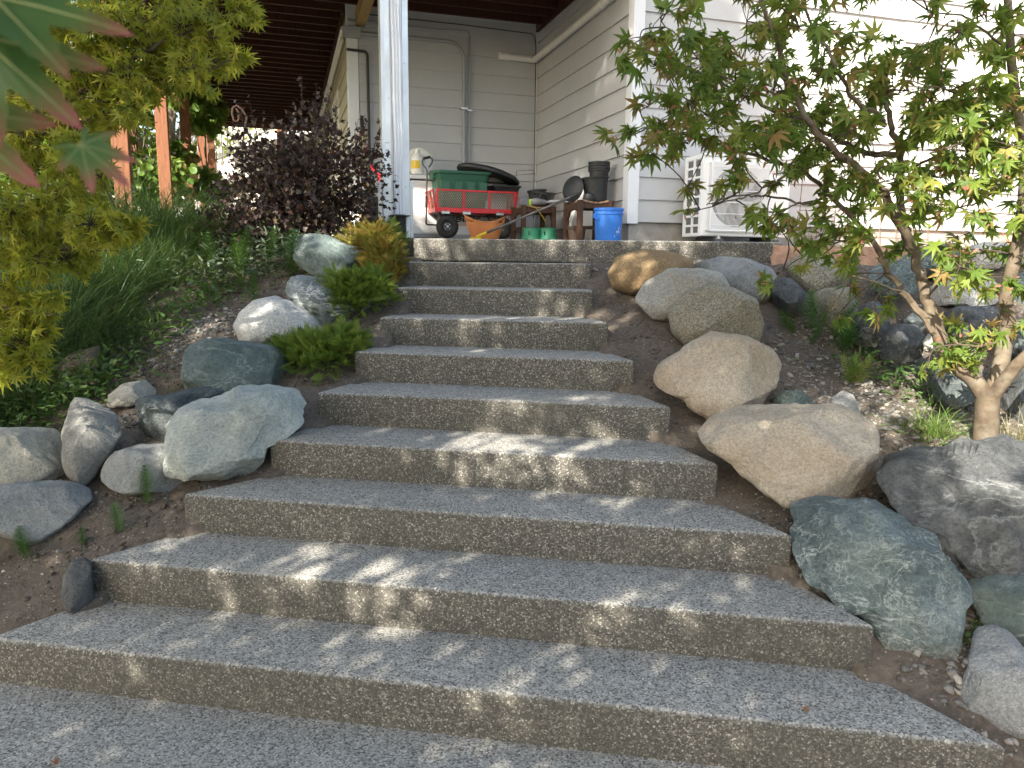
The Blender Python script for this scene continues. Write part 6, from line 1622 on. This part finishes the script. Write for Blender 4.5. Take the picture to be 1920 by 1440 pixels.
shrub('ninebark_shrub', 'low dark purple shrub trailing into the bank grass', (-2.10, 6.05, float(ground_z(-2.1, 6.05))), (-2.10, 6.0, float(ground_z(-2.1, 6.05)) + .16), (.40, .32, .30), 1500, trilobe(), .050, LEAF['purple'], 10, sprigs=5)

# ------------------------------------------------------------------ junipers
def spray_template():
    vs = []; ts = []
    def spike(p, d, l, w):
        p = Vector(p); d = Vector(d).normalized(); s = d.cross(Vector((0, 0, 1))).normalized() * w; n = len(vs)
        vs.extend([tuple(p - s), tuple(p + s), tuple(p + d * l)]); ts.append((n, n + 1, n + 2))
    for i in range(9):
        x = i / 9
        spike((x, 0, -.18 * x * x), (1, 0, -.2), .18, .030)
        for sg in (-1, 1):
            l = .42 * (1 - x) + .10; spike((x, 0, -.18 * x * x), (.75, sg * .8, .05), l, .034); spike((x + .10, sg * l * .4, .02 - .18 * x * x), (.95, sg * .25, .35), .16, .026)
    return np.array(vs), np.array(ts)
SPRAY = spray_template()
def juniper(label, spots, mat, size=.09, dirs=(0, -1)):
    c0 = spots[0]; base = (c0[0], c0[1], float(ground_z(c0[0], c0[1])))
    t = thing('juniper', label, 'shrub', base); pos = []; tip = []
    for x, y, rx, ry, h, n in spots:
        u = rnd_unit(n); u[:, 2] = np.abs(u[:, 2]); rr = rng.random(n) ** .45
        P = np.stack([x + u[:, 0] * rx * rr, y + u[:, 1] * ry * rr], 1); gz = ground_z(P[:, 0], P[:, 1]); z = gz + .02 + h * np.sqrt(np.clip(1 - (u[:, 0] ** 2 + u[:, 1] ** 2) * rr ** 2, 0, 1)) * rng.uniform(.45, 1.05, n)
        pos.append(np.stack([P[:, 0], P[:, 1], z], 1)); D = u * .9 + np.array([dirs[0], dirs[1], 0]) * .35 + rng.normal(size=(n, 3)) * .35; D[:, 2] += .10; tip.append(D)
    pos = np.concatenate(pos); tip = np.concatenate(tip)
    M = leaf_frames(pos, tip, size * rng.uniform(.6, 1.3, len(pos)), .9, .5)
    leaf_parts(t, SPRAY, M, mat, 'spray', 0, rest='sprays')
    s_ = MB()
    for i in range(14):
        k = rng.integers(len(pos)); s_.tube([Vector((0, 0, 0)), Vector((pos[k] - np.array(base)) * .5) + Vector((0, 0, .02)), Vector(pos[k] - np.array(base))], .006, 5, .002)
    s_.build('stems', MAT['twig'], t, smooth=True); return t
juniper('green juniper spreading beside the squarish grey-green boulder', [(-1.13, 4.33, .20, .20, .13, 420), (-1.28, 4.40, .16, .15, .11, 220), (-1.02, 4.40, .14, .14, .12, 200)], LEAF['juniper'], .085)
juniper('bright green juniper draped over the white-streaked boulder', [(-1.02, 4.82, .17, .16, .26, 420), (-.92, 4.90, .13, .14, .22, 300), (-1.13, 4.82, .14, .12, .29, 220)], LEAF['juniper'], .075)
juniper('golden bronze juniper creeping along the upper steps', [(-.93, 5.42, .15, .20, .22, 460), (-1.02, 5.60, .16, .14, .26, 300), (-.86, 5.22, .08, .12, .16, 160), (-1.16, 5.68, .14, .10, .24, 160)], LEAF['juniper_gold'], .075)
juniper('young yellow-green juniper at the foot of the porch post', [(-1.06, 6.25, .17, .15, .24, 360), (-1.2, 6.2, .12, .12, .22, 160)], LEAF['juniper'], .075)

# ------------------------------------------------------------------ grasses, horsetails and weeds
def tuft(name, label, cat, x, y, n, L, w, mat, spread=1.0, r=.05, bend=.5, z=None, kind=None):
    gz = float(ground_z(x, y)) if z is None else z
    q = rng.normal(size=(n, 2)) * r; P = np.stack([x + q[:, 0], y + q[:, 1], np.full(n, gz - .01)], 1)
    D = np.stack([rng.normal(size=n) * spread * .6, rng.normal(size=n) * spread * .6, np.full(n, 1.0)], 1)
    side = np.cross(D, rng.normal(size=(n, 3))); M = frames(P, D, np.cross(side, D) * 1.0, L * rng.uniform(.5, 1.15, n))
    # bend each blade away from its foot
    nr = np.stack([-D[:, 0], -D[:, 1], np.full(n, .6)], 1) + rng.normal(size=(n, 3)) * .25
    M = frames(P, D, nr, L * rng.uniform(.5, 1.15, n))
    V, T, TT = scatter(blade(w, bend), M, rng.random(n)); t = thing(name, label, cat, (x, y, gz))
    o = obj('blades', fast_mesh('blades', V - np.array((x, y, gz)), T, mat, TT), t); tag(o, kind='stuff'); return t
# the grassy bank: one mass of fine blades
def bank():
    n = 90000
    x = rng.uniform(-6.5, -1.75, n); y = rng.uniform(3.2, 9.5, n)
    edge = np.interp(y, [3.2, 3.98, 4.18, 4.44, 4.99, 5.37, 5.75, 6.3, 9.5], [-2.75, -2.66, -2.40, -2.42, -2.36, -2.24, -2.20, -2.05, -2.4]) + (vnoise(y * 3, x * 0 + 4) - .5) * .25
    keep = (x < edge) & (rng.random(n) < np.clip((edge - x) / .22 + .15, 0, 1)) & (vnoise(x * 1.7, y * 1.7) > .16)
    # clear round the tan rock and the thin soil near the front
    keep &= ~(((x + 2.59) ** 2 + (y - 4.35) ** 2) < .03); keep &= ~((y < 3.9) & (rng.random(n) < .4))
    x, y = x[keep], y[keep]; n = len(x); z = ground_z(x, y)
    pat = vnoise(x * 1.3 + 7, y * 1.3)
    L = (.26 + .38 * pat) * rng.uniform(.6, 1.3, n) * np.clip((edge[keep] - x) / .5 + .35, .35, 1.15)
    wind = np.stack([.35 + .4 * (vnoise(x * .9, y * .9 + 9) - .5), -.45 + 0 * x, 0 * x], 1)
    D = np.stack([rng.normal(size=n) * .34, rng.normal(size=n) * .34, np.ones(n)], 1) + wind * .5
    nr = np.stack([-D[:, 0], -D[:, 1], np.full(n, .5)], 1) + rng.normal(size=(n, 3)) * .3
    M = frames(np.stack([x, y, z - .01], 1), D, nr, L)
    V, T, TT = scatter(blade(.014, .6, 3), M, np.clip(.15 + .6 * vnoise(x * 2.2, y * 2.2) + rng.random(n) * .35, 0, .999))
    tag(obj('bank_grass', fast_mesh('bank_grass', V, T, LEAF['grass'], TT)), 'tangled blue-green grass covering the bank under the lime maple', 'grass', kind='stuff')
    # greyish flowering weeds mixed into the edge
    k = 7000; ix = rng.choice(n, k); P = np.stack([x[ix], y[ix], z[ix] + L[ix] * rng.uniform(.3, .9, k)], 1) + rng.normal(size=(k, 3)) * .04
    sel = vnoise(P[:, 0] * 1.9 + 3, P[:, 1] * 1.9) > .5; P = P[sel]
    M = leaf_frames(P, rng.normal(size=(len(P), 3)) + np.array([0, 0, .4]), rng.uniform(.025, .065, len(P)), .4, .8)
    V, T, TT = scatter(oval(.28, 2, .1, .2), M, rng.random(len(P))); tag(obj('grey_weeds', fast_mesh('grey_weeds', V, T, LEAF['sage'], TT)), 'grey-green feathery weeds mixed through the bank grass', 'weeds', kind='stuff')
    k = 1900; ix = rng.choice(n, k); D2 = np.stack([rng.normal(size=k) * .6 + .3, rng.normal(size=k) * .5, np.ones(k)], 1)
    M = frames(np.stack([x[ix], y[ix], z[ix]], 1), D2, rng.normal(size=(k, 3)) + np.array([0, 0, .4]), rng.uniform(.3, .65, k))
    V, T, TT = scatter(blade(.006, .4, 4), M, rng.random(k)); tag(obj('straw_stalks', fast_mesh('straw_stalks', V, T, LEAF['straw'], TT)), 'dry straw-coloured stalks standing in the bank grass', 'dry grass', kind='stuff')
bank()
# low green weeds along the foot of the bank
def weeds(label, spots, mat, size, leaf=None):
    pos = []; tip = []
    for x, y, r, h, n in spots:
        q = rng.normal(size=(n, 2)) * r * .5; X = x + q[:, 0]; Y = y + q[:, 1]; Z = ground_z(X, Y) + rng.random(n) * h
        pos.append(np.stack([X, Y, Z], 1)); tip.append(np.stack([q[:, 0] / r + rng.normal(size=n) * .6, q[:, 1] / r + rng.normal(size=n) * .6, .3 + rng.normal(size=n) * .3], 1))
    pos = np.concatenate(pos); tip = np.concatenate(tip)
    M = leaf_frames(pos, tip, size * rng.uniform(.6, 1.3, len(pos)), .8, .5); V, T, TT = scatter(leaf or oval(.30, 3, .1, .2), M, rng.random(len(pos)))
    return tag(obj('low_weeds', fast_mesh('low_weeds', V, T, mat, TT)), label, 'weeds', kind='stuff')
weeds('leafy green weeds at the foot of the grassy bank', [(-2.42, 4.35, .28, .14, 500), (-2.5, 4.15, .25, .12, 400), (-2.28, 4.75, .20, .12, 260), (-2.75, 4.05, .3, .12, 380), (-2.2, 5.3, .2, .12, 200), (-2.6, 3.85, .3, .10, 260)], LEAF['weed'], .055)
weeds('small green weeds in the shade of the right-hand rocks', [(2.02, 4.12, .22, .14, 240), (2.15, 3.95, .2, .12, 160), (1.62, 2.45, .08, .03, 40), (2.0, 3.45, .10, .05, 30), (1.72, 3.52, .06, .05, 16), (2.25, 3.52, .1, .06, 40)], LEAF['weed'], .045)
weeds('grey-green mixed weeds under the purple shrub', [(-1.95, 5.78, .35, .22, 420), (-1.62, 5.85, .35, .20, 380), (-2.15, 5.55, .30, .20, 320), (-1.55, 5.72, .2, .12, 140), (-1.3, 5.85, .25, .15, 160)], LEAF['sage'], .06)
weeds('fresh green weeds spilling from the bank onto the soil', [(-2.1, 5.25, .25, .10, 160), (-2.25, 5.0, .2, .12, 180), (-1.85, 5.60, .3, .12, 180)], LEAF['weed'], .05)
def needle_template():
    vs = []; ts = []
    for k in range(11):
        z = .08 + .085 * k; L = .50 * (1 - k / 11) ** .8 * min(1, .45 + k * .2) + .04
        for j in range(16):
            an = 2 * math.pi * (j + .5 * (k % 2)) / 16; d = Vector((math.cos(an), math.sin(an), .75)); s = Vector((-math.sin(an), math.cos(an), 0)) * .0075; n = len(vs)
            p = Vector((0, 0, z)); mid = p + d * L * .6; vs += [tuple(p - s), tuple(p + s), tuple(mid + s * .8), tuple(mid - s * .8), tuple(p + d * L - Vector((0, 0, L * .32)))]; ts += [(n, n + 1, n + 2), (n, n + 2, n + 3), (n + 3, n + 2, n + 4)]
    return np.array(vs), np.array(ts)
NEED = needle_template()
MAT['stalk'] = plain('green_stalk', (.10, .19, .05), .6, var=.2, bump=.0)
HM = fast_mesh('needles', NEED[0], NEED[1], LEAF['horsetail'], rng.random(len(NEED[0])) * 0 + .3)
HS = MB(); HS.tube([(0, 0, 0), (.01, 0, .5), (0, 0, 1.02)], .009, 6, .003); HSM = HS.mesh('stem', MAT['stalk'], smooth=True)
def horsetail(label, x, y, h, tilt=(0, 0), group=None):
    t = thing('horsetail', label, 'horsetail', (x, y, float(ground_z(x, y)) - .01), rng.uniform(0, 6), group); t.rotation_euler[0] = tilt[0]; t.rotation_euler[1] = tilt[1]
    t.scale = (h, h, h); obj('stem', HSM, t); obj('needles', HM, t)
horsetail('tall feathery horsetail standing on the bare soil below the purple shrub', -1.95, 5.42, .42, (0, R(-6)))
horsetail('bushy horsetail touching the rounded grey-green boulder', -1.62, 5.55, .36, (R(-5), R(14)))
horsetail('small horsetail at the edge of the soil under the purple shrub', -1.82, 5.68, .30, (0, R(8)))
horsetail('wide horsetail tucked behind the white granite boulder', -1.78, 5.15, .24, (R(6), R(-10)))
horsetail('fine horsetail beside the low trailing purple shrub', -2.22, 5.55, .34, (0, R(-6)))
horsetail('leaning horsetail between the purple shrub and the bank grass', -2.05, 5.62, .36, (0, R(-18)))
for (x, y, h) in ((-1.72, 3.14, .15), (-1.67, 3.30, .20), (-2.06, 3.02, .15), (-2.2, 2.98, .16), (-2.1, 3.06, .13), (-1.85, 3.08, .10)): horsetail('small horsetail shoot on the bare soil at the lower steps', x, y, h, (rng.normal() * .1, rng.normal() * .1), 'horsetail shoots on the lower soil')
for (x, y, h) in ((1.80, 4.48, .26), (1.88, 4.40, .26), (1.98, 4.36, .24), (1.74, 4.36, .22), (2.05, 4.25, .24), (1.92, 4.28, .22), (1.70, 4.46, .2)): horsetail('soft green horsetail below the mossy speckled block', x, y, h, (rng.normal() * .25, rng.normal() * .25), 'horsetails among the right-hand rocks')
tuft('grass_tuft', 'green grass tuft at the foot of the maple trunk', 'grass', 2.02, 3.52, 320, .24, .016, LEAF['fescue'], 1.3, .05, .6)
tuft('grass_tuft', 'pale grass tuft to the outer side of the maple trunk', 'grass', 2.42, 3.45, 260, .22, .014, LEAF['straw'], 1.3, .06, .6)
tuft('grass_tuft', 'dry twiggy tuft on the soil above the small cream stone', 'dry grass', -1.92, 4.18, 70, .16, .012, LEAF['straw'], 2.0, .02, .2)
tuft('ornamental_grass', 'arching green grass clump behind the purple shrub', 'grass', -2.10, 6.95, 900, .62, .010, LEAF['fescue'], .8, .10, .7)
tuft('ornamental_grass', 'brown-green dry grass clump left of the purple shrub', 'grass', -2.40, 6.65, 900, .50, .010, LEAF['straw'], .9, .14, .6)
tuft('ornamental_grass', 'second green grass clump deep in the bank', 'grass', -2.75, 6.9, 700, .50, .012, LEAF['grass'], .9, .15, .6)
ox = hp(4.35, -3.55); 
for i, (da, db) in enumerate(((0, 0), (.35, .1), (.68, .02))):
    q = hp(4.05 + da, -3.6 + db); tuft('orange_grass', 'orange dry grass clump glowing before the sunlit wall', 'dry grass', q.x, q.y, 420, .30, .030, LEAF['orange'], 1.3, .09, .8, z=1.69)
for o in list(bpy.data.objects):
    if o.name.startswith('orange_grass'): o['group'] = 'orange dry grasses by the wall'
fn = thing('fern', 'small bright green fern frond on the gravel slope', 'fern', (1.86, 4.02, float(ground_z(1.86, 4.02))))
V, T, TT = scatter(SPRAY, frames(np.zeros((5, 3)), np.array([[0, -.2, 1], [.4, -.2, .8], [-.4, -.1, .8], [.2, -.5, .6], [-.2, -.4, .7]], float), np.array([[0, -1, 0]] * 5, float), np.full(5, .16)), np.linspace(.5, 1, 5))
tag(obj('fronds', fast_mesh('fronds', V, T, LEAF['fescue'], TT), fn), kind='stuff')
# fallen leaves
def fallen(label, spots, mat, size):
    lf = palmate(5, .45, 110, -.15)
    for i, (x, y, z) in enumerate(spots):
        me = fast_mesh('fallen_leaf', lf[0], lf[1], mat, np.full(len(lf[0]), .2 + .15 * i)); o = obj('fallen_leaf', me, loc=(x, y, z + .008), rot=(rng.normal() * .15, rng.normal() * .15, rng.uniform(0, 6))); o.scale = (size,) * 3
        tag(o, label, 'leaf', 'fallen leaves ' + label.split()[-1])
fallen('small pink fallen leaf lying on the concrete', [(-1.38, 2.07, 0.0), (.14, 1.60, .0), (.93, 2.12, .17), (1.18, 2.72, .53)], LEAF['samara'], .045)
fallen('little orange fallen leaf lying on the soil', [(1.35, 2.83, float(ground_z(1.35, 2.83)) + .0), (-1.05, 4.12, float(ground_z(-1.05, 4.12))), (2.02, 3.30, float(ground_z(2.02, 3.3))), (2.16, 3.22, float(ground_z(2.16, 3.22)))], LEAF['orange'], .05)
# ------------------------------------------------------------------ garden beyond the deck, on the left
def far_tree(name, label, base, h, cr, n, size, mat, leaf=None, trunk=.10, cat='tree', crown_z=None, group=None):
    t = thing(name, label, cat, base, 0, group); B = Vector(base)
    m_ = MB(); m_.tube([(0, 0, -.1), (.05, .02, h * .3), (-.03, .05, h * .6), (.02, 0, h * .9)], trunk, 8, trunk * .25); m_.build('trunk', MAT['bark'], t, smooth=True)
    nl = max(5, int(n / 260)); cz = h * .62 if crown_z is None else crown_z
    lim = MB(); P = []; D = []
    for i in range(nl):
        u = rnd_unit(1)[0]; e = np.array([u[0] * cr[0], u[1] * cr[1], cz + u[2] * cr[2]]) * np.array([.75, .75, 1]); r_ = rng.uniform(.28, .5) * min(cr)
        lim.tube([(0, 0, max(.1, e[2] * .45)), tuple(e * np.array([.5, .5, .8])), tuple(e)], trunk * .3, 5, .008)
        k = int(n / nl); v = rnd_unit(k); P.append(e + v * r_ * (rng.random(k) ** .4)[:, None] * np.array([1.3, 1.3, .8])); D.append(v + rng.normal(size=(k, 3)) * .5 - np.array([0, 0, .3]))
    lim.build('limbs', MAT['bark'], t, smooth=True); tag(t.children[-1], kind='stuff')
    P = np.concatenate(P) + np.array(base); D = np.concatenate(D)
    V, T, TT = scatter(leaf or oval(.55, 2, .1, .2), leaf_frames(P, D, size * rng.uniform(.6, 1.3, len(P)), .5, .8), rng.random(len(P)))
    o = obj('crown', fast_mesh('crown', V - np.array(base), T, mat, TT), t); tag(o, kind='stuff'); return t
def roundleaf():
    vs = [(0, 0, 0)] + [(.5 + .5 * math.cos(R(a_)), .46 * math.sin(R(a_)), -.06) for a_ in range(180, -181, -45)]; n = len(vs)
    return np.array(vs), np.array([(0, i, i + 1) for i in range(1, n - 1)])
RL = roundleaf()
gzf = lambda x, y: float(ground_z(x, y))
far_tree('smoke_bush', 'sunlit smoke bush with round bright green leaves by the cedar posts', (-5.55, 11.4, gzf(-5.55, 11.4)), 2.6, (.95, .8, 1.0), 3000, .10, LEAF['round'], RL, .03, 'shrub')
far_tree('smoke_bush', 'round-leaved bush climbing toward the far deck beam', (-5.15, 12.9, gzf(-5.1, 12.9)), 2.9, (.55, .6, .9), 1500, .11, LEAF['round'], RL, .03, 'shrub', 1.95)
far_tree('smoke_bush', 'leafy bush with pinkish plumes behind the lime maple', (-6.7, 10.6, gzf(-6.7, 10.6)), 2.8, (1.1, .9, 1.1), 3000, .10, LEAF['round'], RL, .03, 'shrub')
for i, (x, y, h, w, lab) in enumerate(((-9.5, 13.5, 5.5, 2.0, 'tall yellow-green tree behind the leafy bush'), (-12.5, 15, 7, 2.6, 'broad yellow-green tree far out to the side'), (-8.2, 18.5, 6.5, 2.2, 'bright tree rising behind the white garden wall'), (-11.5, 21, 8, 3.0, 'large pale green tree at the back of the garden'), (-15.5, 20, 9, 3.2, 'tallest yellow-green tree at the far edge'), (-7.4, 24, 8, 2.8, 'pale tree beyond the outside stairs'))):
    far_tree('garden_tree', lab, (x, y, gzf(x, y)), h, (w, w, h * .36), 5200, .17, LEAF['bg'], None, .13)
for i, (x, y) in enumerate(((-8.6, 11.2), (-7.6, 12.4), (-9.9, 12.0))):
    far_tree('hedge_shrub', ('low sunlit shrub in front of the tall yellow-green tree', 'dense sunlit shrub beside the white garden wall', 'spreading sunlit shrub at the end of the border')[i], (x, y, gzf(x, y)), 1.7, (1.0, .8, .7), 2200, .11, LEAF['bg'], None, .03, 'shrub', .8)
lv = []
for i in range(1800):
    x = -4.75 + rng.normal() * .35; y = 9.1 + rng.normal() * .3; lv.append((x, y, gzf(x, y) + rng.uniform(.15, .5)))
lv = np.array(lv); V, T, TT = scatter(oval(.3, 2), leaf_frames(lv, rng.normal(size=(len(lv), 3)) * .4 + np.array([0, 0, 1]), rng.uniform(.03, .06, len(lv))), rng.random(len(lv)))
lt_ = thing('lavender', 'hazy purple lavender clump at the foot of a cedar post', 'shrub', (-4.75, 9.1, gzf(-4.75, 9.1))); tag(obj('flowers', fast_mesh('flowers', V - np.array(lt_.location), T, LEAF['lavender'], TT), lt_), kind='stuff')
# white garden wall and the outside stairs with railing
MAT['render'] = plain('white_render', (.74, .72, .67), .8, var=.06, bump=.1)
gw_ = thing('garden_wall', 'low white rendered garden wall in full sun behind the posts', 'wall', (-6.6, 15.2, 1.6), R(8))
m_ = MB(); m_.box(-2.8, 1.5, -.1, .1, 0, 1.15); m_.build('face', MAT['render'], gw_, bevel=.01)
m_ = MB(); m_.box(-2.83, 1.53, -.13, .13, 1.152, 1.22); m_.build('coping', MAT['render'], gw_, bevel=.01)
es = thing('outside_stairs', 'white outside staircase with thin dark balusters beyond the deck', 'stairs', (-9.3, 17.4, 1.55), R(4))
m_ = MB(); sl = .62
poly = [(0, 0), (.3, 0), (5.0, 4.7 * sl), (5.0, 4.7 * sl + .62), (0, .62)]
n = len(poly); m_.add([(x, -.06, z) for x, z in poly] + [(x, .06, z) for x, z in poly], [tuple(range(n)), tuple(range(n, 2 * n))[::-1]] + [(i, n + i, n + (i + 1) % n, (i + 1) % n) for i in range(n)]); m_.build('stringer', MAT['render'], es)
m_ = MB(); m_.add([(0, 1.2, 0), (6, 1.2, 0), (6, 1.2, 5.6), (0, 1.2, 2.2), (0, 1.26, 0), (6, 1.26, 0), (6, 1.26, 5.6), (0, 1.26, 2.2)], [(0, 1, 2, 3), (7, 6, 5, 4), (0, 4, 5, 1), (1, 5, 6, 2), (2, 6, 7, 3), (3, 7, 4, 0)]); m_.build('back_wall', MAT['render'], es)
for i in range(12):
    q = MB(); q.box(.3 + i * .4, .72 + i * .4, .065, 1.19, i * .4 * sl + .1, i * .4 * sl + .35); q.build('tread', MAT['concrete'], es)
bmh = MB(); bmh.tube([(0, 0, 0), (0, 0, .86)], .011, 5); bms = bmh.mesh('baluster', MAT['dark_steel'])
for i in range(38):
    x = .1 + i * .128; z = .62 + max(0, (x - .0) / 5.0) * (4.7 * sl); obj('baluster', bms, es, loc=(x, 0, z))
m_ = MB(); m_.bar((0, 0, 1.50), (5.0, 0, 1.50 + 4.7 * sl), .05, .04); m_.build('handrail', MAT['dark_steel'], es)
m_ = MB(); m_.bar((0, 0, .72), (5.0, 0, .72 + 4.7 * sl), .03, .03); m_.build('lower_rail', MAT['dark_steel'], es)
for x in (.8, 2.4, 4.0):
    q = MB(); q.box(x - .06, x + .06, -.20, -.07, -.2, 3.2); q.build('post', MAT['cedar'], es)

# ------------------------------------------------------------------ tall trees behind and to the left of the viewer; they throw the dappled shade
def canopy(label, base, blobs, size, seed):
    t = thing('shade_tree', label, 'tree', base); B = np.array(base)
    top = np.mean([b_[0] for b_ in blobs], 0)
    m_ = MB(); m_.tube([(0, 0, -.1), tuple((top - B) * .35 + np.array([0, 0, .3])), tuple((top - B) * .8)], .14, 10, .05); m_.build('trunk', MAT['bark'], t, smooth=True)
    lim = MB(); P = []; D = []
    for c, r, n in blobs:
        c = np.array(c, float); lim.tube([tuple((top - B) * .55), tuple((c - B) * .8), tuple(c - B)], .03, 6, .008)
        k = max(4, n // 22)
        for q in range(k):
            u = rnd_unit(1)[0]; e = c + u * r * rng.uniform(.3, 1.0) * np.array([1, 1, .6]); lim.tube([tuple(c - B), tuple((c + e) / 2 - B), tuple(e - B)], .006, 4, .003)
            m2 = 22; v = rnd_unit(m2); P.append(e + v * r * .24 * np.array([1, 1, .5])); D.append(v + rng.normal(size=(m2, 3)) * .5 - np.array([0, 0, .3]))
    lim.build('limbs', MAT['bark'], t, smooth=True); tag(t.children[-1], kind='stuff')
    P = np.concatenate(P); D = np.concatenate(D)
    V, T, TT = scatter(palmate(5, .42, 115, .15), leaf_frames(P, D, size * rng.uniform(.7, 1.25, len(P)), .8, .5), rng.random(len(P)))
    o = obj('crown', fast_mesh('crown', V - B, T, LEAF['shade'], TT), t); tag(o, kind='stuff')
def shade_blobs(targets, t0, r, n):
    s = np.array(sun_dir); return [(np.array(p) - s * (t0 + rng.uniform(-.5, .5)), r, n) for p in targets]
T1 = [(x, y, z) for x, y, z in ((-1.8, 2.4, .1), (-.8, 2.2, .1), (.3, 2.0, .1), (1.2, 1.9, .1), (-1.9, 3.2, .4), (-.9, 3.1, .5), (.1, 3.0, .5), (1.0, 2.9, .5), (-2.6, 3.6, .6), (1.5, 2.4, .35), (1.6, 2.1, .2), (1.3, 3.2, .7), (-2.4, 2.8, .3))]
T2 = [(x, y, z) for x, y, z in ((-1.9, 4.2, .9), (-.9, 4.1, 1.0), (.1, 4.0, 1.0), (.9, 4.2, 1.1), (-2.7, 4.7, 1.1), (-1.7, 5.2, 1.4), (-.6, 5.1, 1.5), (.4, 5.2, 1.5), (1.4, 4.9, 1.5), (-2.4, 6.0, 1.9), (-1.4, 6.2, 2.2), (-.3, 6.4, 2.0), (.7, 6.3, 2.0), (1.1, 3.8, 1.0), (1.1, 4.4, 1.2), (1.7, 4.4, 1.3), (1.0, 3.5, 2.4), (1.5, 3.5, 2.6), (1.9, 3.5, 2.7), (1.4, 3.4, 3.1), (2.0, 3.4, 3.2), (-1.8, 6.4, 2.7))]
T3 = [(x, y, z) for x, y, z in ((-1.0, 8.0, 2.2), (-.2, 8.0, 2.3), (.5, 7.6, 2.4), (1.1, 7.3, 2.6), (.6, 8.4, 3.0), (1.0, 7.4, 3.4), (.4, 9.0, 3.4), (-1.6, 7.2, 2.6), (-1.2, 7.0, 3.4), (.0, 8.6, 3.6), (1.6, 6.7, 2.0), (1.7, 7.2, 2.5), (1.6, 7.4, 3.5), (1.9, 7.5, 2.5), (1.3, 7.3, 4.2), (.9, 7.6, 2.2), (.7, 8.0, 4.0), (.3, 9.2, 2.8), (-1.1, 6.9, 4.0), (-1.1, 6.9, 2.0), (2.0, 6.9, 2.0), (2.3, 7.0, 2.4), (1.8, 6.8, 2.5), (1.6, 7.6, 3.0), (2.2, 7.6, 2.8), (2.1, 7.6, 3.5), (2.1, 7.3, 2.0), (1.9, 7.2, 2.4), (2.35, 7.3, 2.3), (2.6, 7.3, 2.0))]
canopy('leafy shade tree standing beside the lower walk', (-5.6, -4.2, 0.0), shade_blobs(T1, 5.4, .74, 1080), .15, 1)
canopy('second leafy shade tree behind the lower walk', (-4.6, -5.6, 0.0), shade_blobs(T2, 6.6, .76, 1040), .15, 2)
canopy('tall thin shade tree behind the first one', (-6.2, -6.6, 0.0), shade_blobs(T3, 8.4, .78, 820), .15, 3)

# belt of trees added behind the viewer to cut low sky light on risers
for i in range(11):
    x = -15 + 3.0 * i + rng.normal() * .4; y = -10.5 + rng.normal() * .8 - .02 * x * x
    far_tree('sky_screen_tree', 'dense dark evergreen added out of view to screen low sky light', (x, y, 0.0), 5.6 + rng.normal() * .4, (1.7, 1.4, 2.5), 2600, .34, LEAF['shade'], None, .12, 'tree', 2.8, 'evergreens added to screen the low sky')
